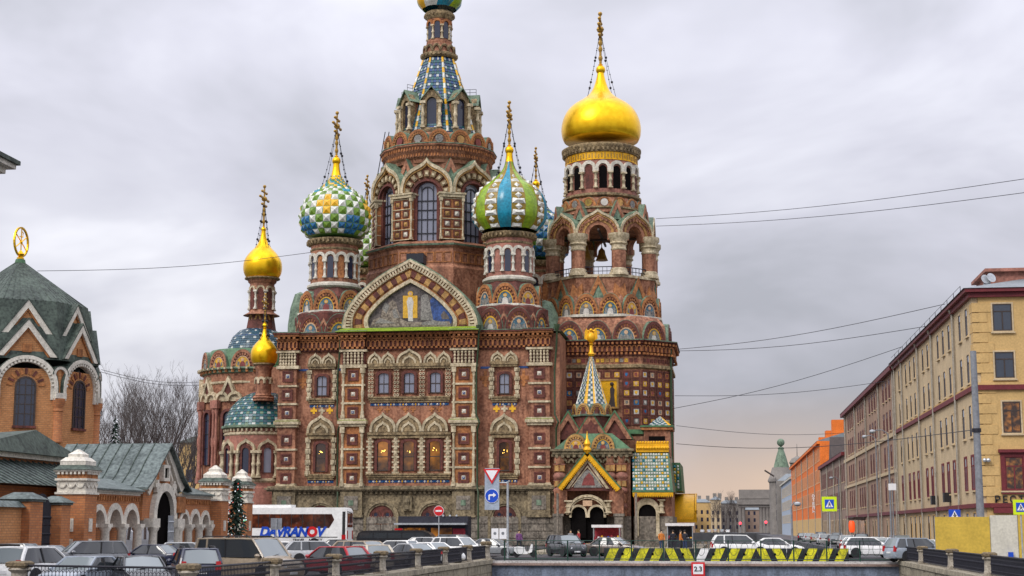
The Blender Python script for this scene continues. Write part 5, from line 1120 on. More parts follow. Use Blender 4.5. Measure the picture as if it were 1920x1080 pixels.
b = MB(); b.prism([q(1075, 914), q(1128, 914), q(1122, 896), q(1101, 880), q(1081, 896)], YQ + .42, YQ + .6, 0); b.prism([q(1090, 910), q(1115, 910), q(1112, 895), q(1104, 886), q(1094, 897)], YQ + .40, YQ + .5, 1); b.build('mosaic', ['icon_grey', 'robe_red'], church)
# twin arch under a wide arch
zs = q(1101, 965)[1]; wA = 78 * S(YQ); b = MB().at(T((q(1101, 960)[0], YQ + .4, zs)))
b.band(arch(wA, wA * .47, 18), arch(wA * .88, wA * .41, 18), -.15, 1.2, mi=0); b.band(arch(wA * .86, wA * .40, 18), arch(wA * .80, wA * .37, 18), -.05, 1.2, mi=0); 
for s_ in (-1, 1): b.at(T((q(1101, 960)[0] + s_ * wA * .215, YQ + .4, zs - .3))); b.band(opening(wA * .43, wA * .30, 12), opening(wA * .33, wA * .25, 12), -.05, 1.2, mi=0)
b.at(T((q(1101, 960)[0], YQ + .4, zs))); b.box(-.5, .5, -.1, .3, wA * .2, wA * .33, 1)
b.build('portal_arch', ['cream', 'skin_tile'], church, 40)
b = MB(); xx = q(1101, 960)[0]; b.prism(shift(arch(wA * .86, wA * .42, 16), xx, zs), YQ + .95, YP + .1, 0); b.build('tympanum', 'brick', church)
b = MB(); b.box(xx - wA * .42, xx + wA * .42, YQ + 1.2, YP + .08, .2, zs, 0)
for s_ in (-1, 1): b.prism(shift(opening(wA * .33, wA * .25 + 2.2, 12), xx + s_ * wA * .215, zs - 2.5), YQ + .9, YQ + 1.3, 0)
b.build('doorway', 'dark_void', church)
for px in (1065, 1140): obj('column', colonette(q(1101, 938)[1] - q(1101, 962)[1], .26, 'cream'), church, T((q(px, 950)[0], YQ + .5, q(1101, 962)[1])))
for px in (1046, 1160): b = MB(); b.box(q(px - 8, 990)[0], q(px + 8, 990)[0], YQ + .3, YP + .1, .2, q(1101, 963)[1], 0); b.box(q(px - 10, 990)[0], q(px + 10, 990)[0], YQ + .2, YP + .1, q(1101, 968)[1], q(1101, 963)[1], 0); b.build('porch_pier', 'granite', church)
for px0_, px1_ in ((1038, 1062), (1142, 1168)): b = MB(); b.box(q(px0_, 940)[0], q(px1_, 940)[0], YQ + .6, YP + .1, q(1101, 963)[1] + .01, q(1101, 918)[1], 0); b.build('porch_cheek', 'brick', church)
for px in (1046, 1193): b = MB(); x = q(px, 960)[0]; b.tube([(x, YQ - .2, q(1101, 925)[1]), (x, YQ - .2, .4)], .13, 8); b.build('downpipe', 'granite', church)

# tiled side roof and vestibule right of the door
YV = YP - 1.0; v = lambda px, py, Y=YV: P(px, py, Y)
x0, x1 = v(1186, 900)[0], v(1262, 900)[0]; z0, z1 = v(1220, 921)[1], v(1220, 846)[1]
b = MB(); b.box(x0 + .1, x1 - .2, YV + 1.0, YC - HWt + .5, .2, z0, 0); b.box(x0 + .05, x1 - .15, YV + .85, YC, .2, v(1220, 968)[1], 1); b.build('vestibule_wall', ['brick', 'granite'], church)
b = MB(); b.add([(x0, YV, z0), (x1, YV, z0), (x1 - .5, YV + 2.2, z1), (x0 + .0, YV + 2.2, z1), (x0, YC - 6, z0), (x1, YC - 6, z0), (x1 - .5, YC - 6, z1), (x0, YC - 6, z1)], [(0, 1, 2, 3), (1, 5, 6, 2), (3, 2, 6, 7), (0, 3, 7, 4), (0, 4, 5, 1)]); sr = b.build('side_roof', 'tile_green', church)
rows, cols = 12, 14; studs = [MB().add([(-.105, 0, -.13), (.105, 0, -.13), (.105, .0, .13), (-.105, 0, .13), (0, -.12, 0)], [(0, 1, 4), (1, 2, 4), (2, 3, 4), (3, 0, 4)]).mesh('roof_stud', m) for m in ('en_white', 'en_yellow', 'en_turq')]
tl_ = math.atan2(2.2, z1 - z0)
for j in range(rows):
    for i in range(cols):
        u, t = (i + .6) / (cols + .2), (j + .7) / (rows + .4); x = x0 + (x1 - .3 - x0) * u - .25 * t
        k = 1 if (i % 4 == 1 and j % 3 == 1) or (i % 4 == 3 and j % 3 == 2 and i % 8 == 3) else 0
        if i % 4 == 0 and j % 3 == 0: k = 2
        obj('roof_stud', studs[k], sr, T((x, YV + 2.2 * t - .03, z0 + (z1 - z0) * t)) @ Matrix.Rotation(-tl_, 4, 'X'))
b = MB(); b.box(x0 - .05, x1 + .05, YV - .15, YV + .1, z0 - .12, z0 + .06, 1); b.box(x0, x1, YV - .1, YV + .1, z0 - .38, z0 - .12, 0)
for i in range(22): b.at(T((x0 + (i + .5) * (x1 - x0) / 22, YV - .12, z0 - .4))); b.prism([(-.11, 0), (.11, 0), (0, -.28)], 0, .15, 0)
b.at(); b.build('gilded_eave', ['gold_paint', 'copper_bright'], church)
g0, g1 = v(1190, 842)[1], v(1190, 830)[1]; b = MB(); b.box(x0 + .3, x1 - .5, YV + 2.0, YV + 2.3, z1, g1, 0)
for i in range(12): b.sphere((x0 + .5 + i * (x1 - x0 - 1.1) / 11, YV + 2.1, g1 + .12), .17, 6, 0); b.sphere((x0 + .5 + i * (x1 - x0 - 1.1) / 11, YV + 1.95, (z1 + g1) / 2), .2, 6, 0)
b.build('gilded_crest', 'gold_paint', church)
# little turret with a tiled cap beside it
w0, w1 = v(1207, 800, YV + 3)[0], v(1256, 800, YV + 3)[0]; YW = YV + 3; zt0 = v(1230, 843, YW)[1]; zt1 = v(1230, 806, YW)[1]
b = MB(); b.box(w0, w1, YW, YW + 4, z1 - .5, zt1, 0); b.box(w0 - .3, w1 + .3, YW - .3, YW + 4.3, zt1, zt1 + .3, 1); b.box(w0 - .4, w1 + .4, YW - .4, YW + 4.4, zt1 + .3, zt1 + .5, 2); b.box((w0 + w1) / 2 - .9, (w0 + w1) / 2 + .9, YW - .03, YW + .1, v(1230, 826, YW)[1], v(1230, 818, YW)[1], 3); b.build('turret', ['brick', 'terracotta', 'copper_bright', 'dark_void'], church)
xm = (w0 + w1) / 2 + .3; b = MB(); zt2 = v(1230, 779, YW)[1]; tent_tiles('tc', xm, YW + 1.8, 4, 7, 7, 1.9, .1, zt1 + .5, zt2, 0, ('tile_white', 'tile_teal', 'en_yellow', 'tile_blue'), lambda f, i, j: 2 if i == 6 else (0 if (i + j) % 2 else (1 if j % 2 else 3)))
b = MB(); b.lathe([(1.88, zt1 + .4), (.08, zt2)], 4, (xm, YW + 1.8, 0), PI / 4); b.build('turret_cap', 'en_navy', church)
b = MB(); b.box(v(1150, 802, YW)[0], w0, YW + .5, YW + 5, zt1 - .4, zt1 + .1); b.build('roof', 'copper_bright', church)
# side arch of the vestibule
xa = v(1213, 960)[0]; za = v(1213, 960)[1]; b = MB().at(T((xa, YV + .85, za - 2.6))); h = v(1213, 942)[1] - za + 2.6; wv = 44 * S(YV)
b.band(opening(wv, h + .5, 14), opening(wv * .72, h - .2, 14), -.2, .4, mi=0); b.prism(opening(wv * .72, h - .2, 14), .05, .4, 1); b.build('side_arch', ['cream', 'dark_void'], church, 40)
obj('column', colonette(v(1240, 936)[1] - v(1240, 962)[1], .24, 'cream'), church, T((v(1240, 950)[0], YV + .7, v(1240, 962)[1])))
b = MB(); b.box(x0 + .4, x1 - .9, YV + .9, YV + 1.1, v(1220, 940)[1], v(1220, 932)[1]); b.build('sign_strip', 'robe_red', church)
# far side roof strip and gilded hood on the canal side
s0, s1 = P(1263, 900, YC - 6)[0], P(1279, 900, YC - 6)[0]; z0, z1 = P(1270, 921, YC - 6)[1], P(1270, 868, YC - 6)[1]
b = MB(); b.add([(s0 - 1, YC - 7, z0), (s1, YC - 7, z0), (s1 - .2, YC - 7, z1), (s0 - 1, YC - 7, z1), (s0 - 1, YC + 6, z0), (s1, YC + 6, z0), (s1 - .2, YC + 6, z1), (s0 - 1, YC + 6, z1)], [(0, 1, 2, 3), (1, 5, 6, 2), (3, 2, 6, 7), (0, 4, 5, 1), (0, 3, 7, 4), (4, 7, 6, 5)]); sr2 = b.build('side_roof', 'copper_bright', church)
for j in range(8):
    for i in range(3): obj('roof_stud', studs[(i + j) % 3 if j % 2 else (i % 2)], sr2, T((s0 - .2 + i * .38, YC - 7.03, z0 + .4 + j * (z1 - z0 - .5) / 8)))
# hood: a gilded barrel canopy standing out over the quay on the canal side
h0, h1 = P(1257, 950, YC - 2)[0], P(1304, 950, YC - 2)[0]; zt, zb = P(1280, 926, YC - 2)[1], P(1280, 978, YC - 2)[1]
b = MB(); hh = zt - zb; n = 14
arc = [(YC - 2 + 4.0 - 4.3 * sin(PI / 2 * i / n) ** 1.0, zb + .25 + (hh - .25) * (1 - (1 - cos(PI / 2 * (1 - i / n))) ** 1.1) if 0 else zb + .25 + (hh - .25) * cos(PI / 2 * i / n)) for i in range(n + 1)]
vs = []
for x in (h0, h1):
    for y, z in arc: vs.append((x, y, z))
k = n + 1; fs = [(i, i + 1, k + i + 1, k + i) for i in range(n)] + [tuple(range(k)) , tuple(reversed(range(k, 2 * k)))]
b.add(vs, fs, 0); b.box(h0 - .1, h1 + .15, YC - 2.5, YC - 2.2, zb - .1, zb + .3, 0); b.box(h0 - .1, h1 + .15, YC + 1.9, YC + 2.1, zb + hh - .2, zb + hh + .1, 0)
b.tube([(h1, y - .05, z + .05) for y, z in arc], .14, 6); b.build('gilded_hood', 'gold_paint', church, 40)
# ============================================================ GROUND, CANAL, BRIDGE
XQL, XQR = -17.6, 12.4                     # canal walls
mat('asphalt', (0.055, 0.055, 0.06), rough=0.55, var=0.35, scale=.4, grain=9, bump=.2, streak=0.2)
mat('paving', (0.17, 0.155, 0.145), rough=0.7, var=0.3, scale=.5, grain=6, bump=.2)
mat('water', (0.02, 0.028, 0.03), rough=0.08, var=0.2, scale=.6, bump=.25, spec=0.6)
mat('riverbed', (0.05, 0.045, 0.04), rough=.9)
mat('quay_stone', (0.27, 0.235, 0.18), rough=.8, var=.4, scale=.9, grain=7, bump=.4, col2=(.40, .35, .25), streak=.4)
mat('post_stone', (0.33, 0.285, 0.225), rough=.8, var=.35, scale=2.2, grain=12, bump=.35, col2=(.46, .41, .33), streak=.4)
mat('cap_stone', (0.16, 0.12, 0.07), rough=.85, var=.45, scale=3, grain=12, bump=.4)
mat('girder', (0.16, 0.19, 0.25), rough=.55, var=.35, scale=1.2, grain=8, bump=.2, streak=.8, soot=.5)
mat('ledge_stone', (0.46, 0.44, 0.42), rough=.7, var=.3, scale=1.5, grain=8, bump=.2)
mat('rust_edge', (0.26, 0.18, 0.15), rough=.7, var=.35, scale=1.5, grain=8, bump=.2)
mat('paint_white', (0.8, 0.8, 0.78), rough=.5, var=.1)
def sheet(name, pts, m, label=None):
    b = MB(); n = len(pts); b.add(pts, [tuple(range(n))]); return tag(b.build(name, m), kind='structure')
sheet('riverbed', [(-3000, -200, -4), (3000, -200, -4), (3000, 4000, -4), (-3000, 4000, -4)], 'riverbed')
sheet('canal_water', [(-700, -150, -2.7), (700, -150, -2.7), (700, 1500, -2.7), (-700, 1500, -2.7)], 'water')
b = MB(); ys = [(50, 0.0), (125, 0.0), (148, .45), (4000, .5)]
for i in range(3):
    (y0, z0), (y1, z1) = ys[i], ys[i + 1]; b.add([(-3000, y0, z0), (XQL, y0, z0), (XQL, y1, z1), (-3000, y1, z1)], [(0, 1, 2, 3)])
tag(b.build('street_ground', 'asphalt'), kind='structure')
b = MB(); b.box(XQL - .01, -2.6, 136.62, 208, -3.5, .36); tag(b.build('church_quay', 'quay_stone'), kind='structure')
b = MB(); b.box(XQR, 3000, 20, 4000, -3.5, 0.0); tag(b.build('quay_ground', 'asphalt'), kind='structure')
b = MB(); b.box(18.2, 19.88, 40, 900, 0, .13); tag(b.build('pavement', 'paving'), kind='structure')
b = MB(); b.box(XQR + .6, XQR + 2.0, 40, 118, 0, .12); tag(b.build('pavement', 'paving'), kind='structure')
b = MB(); b.box(-44.5, -42.0, 95, 147, -.1, .14); tag(b.build('pavement', 'paving'), kind='structure')
b = MB(); b.box(-200, 40, 690, 4000, -3.5, .3); tag(b.build('far_street', 'asphalt'), kind='structure')
# canal walls built of granite blocks
def quay(xin, side, y0, y1, name):
    b = MB(); b.box(min(xin, xin + side * 1.2), max(xin, xin + side * 1.2), y0, y1, -3.6, -.12); q = tag(b.build(name, 'quay_stone'), kind='structure')
    lens = (1.6, 2.0, 1.8); ms = {}
    y = y0; i = 0
    while y < y1 - .5:
        ln = lens[i % 3]; k = (ln, 'c')
        if k not in ms: ms[k] = MB().frustum(-.18, 1.0, 0, ln - .03, -.22, .06, .03).mesh('coping_stone', 'quay_stone')
        obj('coping_stone', ms[k], q, T((xin, y + ln * .0, 0)) @ (Matrix.Identity(4) if side > 0 else T((0, ln - .03, 0)) @ RZ(PI))); y += ln; i += 1
    for r_ in range(2):
        y = y0 + .7 * r_; i = 0
        while y < y1 - .5:
            ln = lens[(i + r_) % 3] * .8; k = (ln, 'w')
            if k not in ms: ms[k] = MB().frustum(-.10, .2, 0, ln - .04, -.62, -.03, .0).mesh('wall_stone', 'quay_stone')
            obj('wall_stone', ms[k], q, T((xin + rnd.uniform(-.02, .02), y, -.23 - .62 * r_)) @ (Matrix.Identity(4) if side > 0 else T((0, ln - .04, 0)) @ RZ(PI))); y += ln; i += 1
    return q
quay(XQL, -1, 51, 119, 'canal_wall'); quay(XQR, 1, 52, 119, 'canal_wall')
# bridge
bridge = thing('road_bridge', 'low flat road bridge with blue grey girder across the canal', 'bridge', (-2.5, 127, -1), world=True)
YBR = 118.6
b = MB(); b.box(XQL - .5, XQR + .5, YBR, YBR + 18, -.5, -.06); b.box(XQL - .49, XQR + .49, 122.2, YBR + 17.9, -.061, .16); b.build('deck', 'asphalt', bridge)
b = MB(); b.box(XQL - .2, XQR + .2, YBR - .35, YBR + .6, -.19, -.03); b.build('ledge', 'ledge_stone', bridge)
b = MB(); b.box(XQL - .1, XQR + .1, YBR - .45, YBR, -.36, -.191); b.build('edge_beam', 'rust_edge', bridge)
b = MB(); b.box(XQL, XQR, YBR - .2, YBR + .2, -1.9, -.36)
for i in range(12): x = XQL + 2.5 * (i + .5); b.box(x - .04, x + .04, YBR - .24, YBR, -1.9, -.37)
b.build('girder', 'girder', bridge)
ft = 'green iron fence panel'
for i in range(12):
    x0 = XQL + 1.0 + i * 2.38; b = MB()
    b.tube([(x0, YBR + .15, -.04), (x0, YBR + .15, 1.5)], .06, 6); b.build('fence_post', 'iron_green', bridge)
    b = MB()
    for z in (1.46, .12): b.tube([(x0, YBR + .15, z), (x0 + 2.38, YBR + .15, z)], .03, 5)
    k = 3
    for j in range(k):
        xa = x0 + (j + .5) * 2.38 / k; b.band([(xa + .28 * cos(2 * PI * t / 12), .86 + .5 * sin(2 * PI * t / 12)) for t in range(12)], [(xa + .25 * cos(2 * PI * t / 12), .86 + .47 * sin(2 * PI * t / 12)) for t in range(12)], YBR + .14, YBR + .16, True)
    b.tube([(x0, YBR + .15, .86), (x0 + 2.38, YBR + .15, .86)], .012, 4); b.build('fence_panel', 'iron_green', bridge)
# railings with granite posts
def post(x, y, z, label, s=1.0, h=1.15, grp='granite railing posts along the canal'):
    t = thing('granite_post', label, 'railing post', (x, y, z), 0, grp)
    def sh():
        q = MB(); q.box(-.34, .34, -.34, .34, 0, .16); q.lathe([(.30, .16), (.31, .25), (.27, .3), (.255, .8), (.27, .84), (.33, .88), (.36, .93), (.33, .98), (.28, 1.0)], 14); return q.mesh('shaft', 'post_stone', 40)
    def cp():
        q = MB(); q.box(-.30, .30, -.30, .30, 1.0, 1.06); q.box(-.33, .33, -.33, .33, 1.06, 1.18); q.frustum(-.33, .33, -.33, .33, 1.18, 1.24, .1); return q.mesh('cap', 'cap_stone')
    a = obj('shaft', cached('post_shaft', sh), t); c = obj('cap', cached('post_cap', cp), t); t.scale = (s, s, h / 1.2); return t
def rail(x0, y0, x1, y1, z0, z1, label):
    d = math.hypot(x1 - x0, y1 - y0); t = thing('iron_railing', label, 'railing', (x0, y0, z0), math.atan2(y1 - y0, x1 - x0), 'cast iron railing panels along the canal'); dz = z1 - z0
    a, c = .3, d - .3; n = int((c - a) / .17)
    b = MB(); b.tube([(a, 0, 1.02), (c, 0, 1.02 + dz)], .045, 6); b.build('top_rail', 'iron', t)
    b = MB(); b.tube([(a, 0, .14), (c, 0, .14 + dz)], .035, 5); b.build('bottom_rail', 'iron', t)
    b = MB()
    for i in range(n):
        x = a + (i + .5) * (c - a) / n; u = (x / d) * dz
        b.tube([(x, 0, .14 + u), (x, 0, 1.0 + u)], .016, 4); b.sphere((x, 0, .62 + u), .04, 5, sz=1.8); b.sphere((x, 0, .30 + u), .03, 5, sz=1.6)
        b.tube([(x, 0, .80 + u), (x + .07, 0, .88 + u), (x + .14, 0, .80 + u)], .014, 3)
    tag(b.build('bars', 'iron', t), kind='stuff')
ORD = ['first', 'second', 'third', 'fourth', 'fifth', 'sixth', 'seventh', 'eighth', 'ninth']
yl = [118.0, 109.5, 100.0, 91.0, 81.5, 71.5, 61.5, 51.6]
pts = [(XQL - .3, y) for y in yl] + [(-25.2, 54.5)]
for i, (x, y) in enumerate(pts):
    lab = ('granite post where the parked car quay meets the bridge' if i == 0 else ('granite corner post at the near turn of the car park railing' if i == 7 else ('mossy granite post at the bottom left corner before the white hatchback' if i == 8 else f'{ORD[i - 1]} granite post after the bridge corner along the parked cars')))
    post(x, y, .02, lab, 1.15 if i in (0, 8) else 1.0, 1.35 if i == 0 else 1.17)
for i in range(8):
    lab = f'black iron railing panel before the parked cars, {ORD[i]} from the bridge' if i < 7 else 'black iron railing panel turning away at the bottom left corner'
    rail(pts[i][0], pts[i][1], pts[i + 1][0], pts[i + 1][1], .05, .05, lab)
yr = [118.2, 107.5, 93.5, 80.5, 66.5, 54.0]
for i, y in enumerate(yr):
    post(XQR + .3, y, .02, 'granite post where the yellow building quay meets the bridge' if i == 0 else f'{ORD[i - 1]} granite post after the bridge corner on the yellow hoarding side', 1.15 if i == 0 else 1.0, 1.4 if i == 0 else 1.17)
for i in range(5): rail(XQR + .3, yr[i], XQR + .3, yr[i + 1], .05, .05, f'black iron railing panel below the yellow hoarding, {ORD[i]} from the bridge')
# striped concrete barriers on the bridge
mat('barrier_yellow', (0.62, 0.58, 0.015), rough=.7, var=.35, scale=1.6, grain=8, bump=.15, soot=.6)
mat('barrier_dark', (0.016, 0.017, 0.02), rough=.75, var=.35, scale=2, grain=8, bump=.15)
mat('concrete', (0.42, 0.41, 0.38), rough=.85, var=.3, scale=1.5, grain=9, bump=.2)
YBA = 119.6; bx0 = P(1132, 1040, YBA)[0]; bx1 = P(1592, 1040, YBA)[0]; ztop = P(1300, 1028, YBA)[1]; nb = 8; wbar = (bx1 - bx0) / nb
bl = ['with a drain hole, end of the row by the porch', 'second from the porch end', 'third from the porch end, its stripes forming a V', 'with a scuffed white patch near the clearance sign', 'in front of the white SUV', 'between the white SUV and white saloon', 'third from the white hatchback end', 'end of the row by the white hatchback']
for k in range(nb):
    t = thing('concrete_barrier', 'black and yellow striped barrier ' + bl[k], 'barrier', (bx0 + k * wbar, YBA, -.055), 0, 'striped barriers on the bridge')
    hb = ztop + .055; b = MB(); b.add([(.02, 0, 0), (wbar - .02, 0, 0), (wbar - .02, .08, hb), (.02, .08, hb), (.02, .5, 0), (wbar - .02, .5, 0), (wbar - .02, .38, hb), (.02, .38, hb)], [(0, 1, 2, 3), (5, 4, 7, 6), (3, 2, 6, 7), (0, 4, 5, 1), (1, 5, 6, 2), (4, 0, 3, 7)]); b.build('block', 'barrier_dark', t)
    sg = -1 if k not in (2, 5) else 1
    for j in range(2):
        xa = wbar * (.02 + .5 * j); w_ = wbar * .29; sh = wbar * .19
        a0, a1 = (xa + (sh if sg > 0 else 0), xa + (sh if sg < 0 else 0)); b = MB(); e = .006
        b.add([(a0, -e, .02), (a0 + w_, -e, .02), (a1 + w_, .078 - e, hb - .01), (a1, .078 - e, hb - .01)], [(0, 1, 2, 3)]); b.build('stripe', 'paint_white' if (k == 3 and j == 0) else 'barrier_yellow', t)
    b = MB().at(T((wbar * .62, -.012 + .03, hb * .55)) @ Matrix.Rotation(PI / 2, 4, 'X')); b.lathe([(.09, -.02), (.09, .03)], 10); b.build('drain_hole', 'dark_void', t)

# ============================================================ lettering helper and traffic signs
def text_mesh(s, size, m, ext=.01, align='CENTER', shear=0.0, bold=0.0, spacing=1.0):
    c = bpy.data.curves.new('lettering', 'FONT'); c.body = s; c.size = size; c.extrude = ext; c.align_x = align; c.align_y = 'CENTER'; c.shear = shear; c.offset = bold; c.space_character = spacing
    o = bpy.data.objects.new('lettering_tmp', c); COL.objects.link(o); dg = bpy.context.evaluated_depsgraph_get(); dg.update()
    me = bpy.data.meshes.new_from_object(o.evaluated_get(dg)); bpy.data.objects.remove(o); me.materials.clear(); me.materials.append(MATS[m]); return me
UPR = Matrix.Rotation(PI / 2, 4, 'X')
mat('sign_red', (0.62, 0.015, 0.02), rough=.4, var=.1); mat('sign_blue', (0.01, 0.07, 0.50), rough=.4, var=.1); mat('sign_white', (0.82, 0.82, 0.84), rough=.4, var=.06)
mat('sign_lime', (0.62, 0.80, 0.01), rough=.4, var=.08); mat('sign_black', (0.015, 0.015, 0.018), rough=.5, var=.1); mat('sign_back', (0.33, 0.38, 0.46), rough=.5, var=.15); mat('steel', (0.42, 0.44, 0.46), rough=.45, metal=.4, var=.2); mat('pole_grey', (0.20, 0.21, 0.23), rough=.6, var=.2)
def disc(r, n=28): return [(r * cos(2 * PI * i / n), r * sin(2 * PI * i / n)) for i in range(n)]
# clearance sign hung on the bridge
x, z = P(1309, 1067, YBR - .6); t = thing('clearance_sign', 'square red bordered clearance sign reading 2.3 on the bridge girder', 'sign', (x, YBR - .62, z)); w_ = 24 * S(YBR) / 2
MB().box(-w_, w_, 0, .05, -w_, w_).build('border', 'sign_red', t); MB().box(-w_ * .74, w_ * .74, -.012, .03, -w_ * .74, w_ * .74).build('face', 'sign_white', t); obj('lettering', text_mesh('2.3', w_ * 1.0, 'sign_black', bold=.012), t, T((0, -.022, -.01)) @ UPR)
# give way and turn right, on a grey board by the bridge corner
YS_ = 121.5; x, z = P(952, 905, YS_); k = S(YS_); t = thing('sign_post', 'grey steel post carrying give way and turn right signs at bridge corner', 'sign post', (x, YS_, .1))
MB().tube([(0, 0, 0), (0, 0, z + .0)], .09, 10).build('pole', 'steel', t, True); MB().tube([(0, 0, z - .1), (P(915, 905, YS_)[0] - x, 0, z - .1)], .05, 6).build('arm', 'steel', t)
bx_, bz = P(923, 917, YS_); dx_, hz = bx_ - x, P(923, 878, YS_)[1] - .1; lz = P(923, 956, YS_)[1] - .1
MB().box(dx_ - 13.5 * k, dx_ + 13.5 * k, -.16, -.12, lz, hz).build('backing_board', 'sign_back', t)
zt = P(923, 890, YS_)[1] - .1; rr_ = 16.5 * k
def tri(r): return [(r * .98, r * .62), (-r * .98, r * .62), (0, -r * 1.05)]
b = MB().at(T((dx_, 0, zt))); b.prism(tri(rr_), -.24, -.18); b.build('give_way_border', 'sign_red', t); b = MB().at(T((dx_, 0, zt + .03))); b.prism(tri(rr_ * .68), -.255, -.2); b.build('give_way_face', 'sign_white', t)
zc = P(923, 930, YS_)[1] - .1; rc = 13 * k
for nm, r, y, m in (('turn_rim', rc, -.22, 'sign_white'), ('turn_disc', rc * .93, -.235, 'sign_blue')): b = MB().at(T((dx_, 0, zc))); b.prism(disc(r), y, -.17); b.build(nm, m, t)
b = MB().at(T((dx_, 0, zc))); q = rc; b.prism([(-.48 * q, -.55 * q), (-.28 * q, -.55 * q), (-.28 * q, .0), (.2 * q, .0), (.2 * q, -.2 * q), (.62 * q, .13 * q), (.2 * q, .46 * q), (.2 * q, .24 * q), (-.35 * q, .24 * q), (-.48 * q, .1 * q)], -.25, -.2); b.build('arrow', 'sign_white', t)
# no entry
YN = 133; x, z = P(823, 958, YN); k = S(YN); t = thing('no_entry_sign', 'round red no entry sign on a thin pole before the church', 'sign', (x, YN, .1)); r = 9.5 * k
MB().tube([(0, 0, 0), (0, 0, z)], .05, 6).build('pole', 'steel', t); 
for nm, rr2, y, m in (('rim', r, -.08, 'sign_white'), ('disc', r * .93, -.095, 'sign_red')): b = MB().at(T((0, 0, z - .1))); b.prism(disc(rr2), y, -.05); b.build(nm, m, t)
b = MB().at(T((0, 0, z - .1))); b.box(-r * .62, r * .62, -.11, -.05, -r * .16, r * .16); b.build('bar', 'sign_white', t)
# pedestrian crossing signs
def crossing(px, py, Y, wpx, label, lime=True, flip=1):
    x, z = P(px, py, Y); k = S(Y); h = wpx * k / 2; t = thing('crossing_sign', label, 'sign', (x, Y, .1)); z -= .1
    MB().tube([(0, .1, 0), (0, .1, z + h)], .05, 6).build('pole', 'steel', t)
    if lime: b = MB().at(T((0, 0, z))); b.box(-h, h, 0, .05, -h, h); b.build('border', 'sign_lime', t)
    hb = h * (.62 if lime else 1); b = MB().at(T((0, 0, z))); b.box(-hb, hb, -.015, .03, -hb, hb); b.build('panel', 'sign_blue', t)
    b = MB().at(T((0, 0, z))); b.prism([(0, hb * .82), (hb * .82, -hb * .7), (-hb * .82, -hb * .7)], -.025, 0); b.build('triangle', 'sign_white', t)
    b = MB().at(T((0, 0, z))); q = hb * flip; b.prism(shift(disc(hb * .12, 10), -.02 * hb, hb * .36), -.035, 0)
    for l_ in ([(0, .22), (.06, -.1)], [(.06, -.1), (.34, -.58)], [(.04, -.1), (-.3, -.58)], [(0, .16), (.3, -.05)], [(0, .16), (-.26, -.08)]):
        b.tube([(l_[0][0] * q, -.03, l_[0][1] * hb), (l_[1][0] * q, -.03, l_[1][1] * hb)], hb * .07, 5)
    b.build('walker', 'sign_black', t)
crossing(1555, 945, 135, 26, 'lime bordered pedestrian crossing sign before the brown low building')
crossing(1914, 951, 101, 26, 'lime bordered pedestrian crossing sign above the yellow hoarding at frame edge')
crossing(1790, 966, 112, 20, 'plain blue pedestrian crossing sign peeking over the yellow hoarding', False)
# ============================================================ BUILDINGS ALONG THE RIGHT QUAY
mat('stucco_yellow', (0.56, 0.37, 0.15), rough=.85, var=.14, scale=.5, grain=7, bump=.12, streak=.35)
mat('stucco_pale', (0.54, 0.42, 0.26), rough=.85, var=.16, scale=.5, grain=7, bump=.12, streak=.45)
mat('stucco_brown', (0.36, 0.235, 0.16), rough=.85, var=.2, scale=.5, grain=7, bump=.12, streak=.45)
mat('stucco_taupe', (0.27, 0.19, 0.145), rough=.85, var=.2, scale=.5, grain=7, bump=.12, streak=.45)
mat('stucco_orange', (0.72, 0.17, 0.025), rough=.85, var=.18, scale=.4, grain=5, bump=.1, streak=.35)
mat('stucco_blue', (0.36, 0.42, 0.50), rough=.85, var=.15, scale=.4, grain=5, bump=.1)
mat('stucco_stone', (0.22, 0.20, 0.18), rough=.85, var=.25, scale=.4, grain=5, bump=.1)
mat('maroon', (0.15, 0.02, 0.025), rough=.6, var=.25, scale=2)
mat('sheet_roof', (0.20, 0.225, 0.24), rough=.5, var=.2, scale=.8, bump=.05, metal=.2)
mat('zinc_pipe', (0.34, 0.31, 0.26), rough=.55, var=.25, scale=2, metal=.2)
glassmat('glass_sky', (0.04, 0.05, 0.07), .08); glassmat('glass_room', (0.03, 0.015, 0.008), .1, warm=(.9, .33, .05), wscale=2.2, wst=.35)
XB = 19.9
def facade(bld, M, cols, rows, pane='glass_dark', wd=1.25, framem='maroon', redrows=(), sill='stucco_pale', frame_w=.12):
    """windows, each a part with pane and glazing bars; local x runs along the wall"""
    for (z0, z1, style) in rows:
        for u in cols:
            h = z1 - z0; key = ('rw', round(h, 2), wd, style, framem)
            def fr():
                q = MB(); w2 = wd / 2; e = frame_w + (.22 if style == 2 else 0)
                q.band([(w2 + e, -e), (w2 + e, h + e), (-w2 - e, h + e), (-w2 - e, -e)], [(w2, 0), (w2, h), (-w2, h), (-w2, 0)], -.06 if style == 2 else 0.0, .2, True, 0)
                q.box(-w2 - e - .08, w2 + e + .08, -.1, .1, -.2, -.08, 1); 
                if style == 2: q.box(-w2 - e - .15, w2 + e + .15, -.3, .1, h + e, h + e + .25, 0)
                return q.mesh('window', [framem if style else sill, sill])
            o = obj('window', cached(key, fr), bld, M @ T((u, -.05, z0)))
            obj('pane', cached(key + ('p', pane), lambda: MB().box(-wd / 2, wd / 2, .045, .12, 0, h).mesh('pane', pane)), o)
            obj('glazing_bars', cached(key + ('b',), lambda: MB().box(-.05, .05, .02, .12, 0, h * .70).box(-wd / 2, wd / 2, .02, .12, h * .70, h * .70 + .09).band([(wd / 2, 0), (wd / 2, h), (-wd / 2, h), (-wd / 2, 0)], [(wd / 2 - .09, .09), (wd / 2 - .09, h - .09), (-wd / 2 + .09, h - .09), (-wd / 2 + .09, .09)], .015, .12, True).mesh('glazing_bars', framem if style else 'frame_dark')), o)
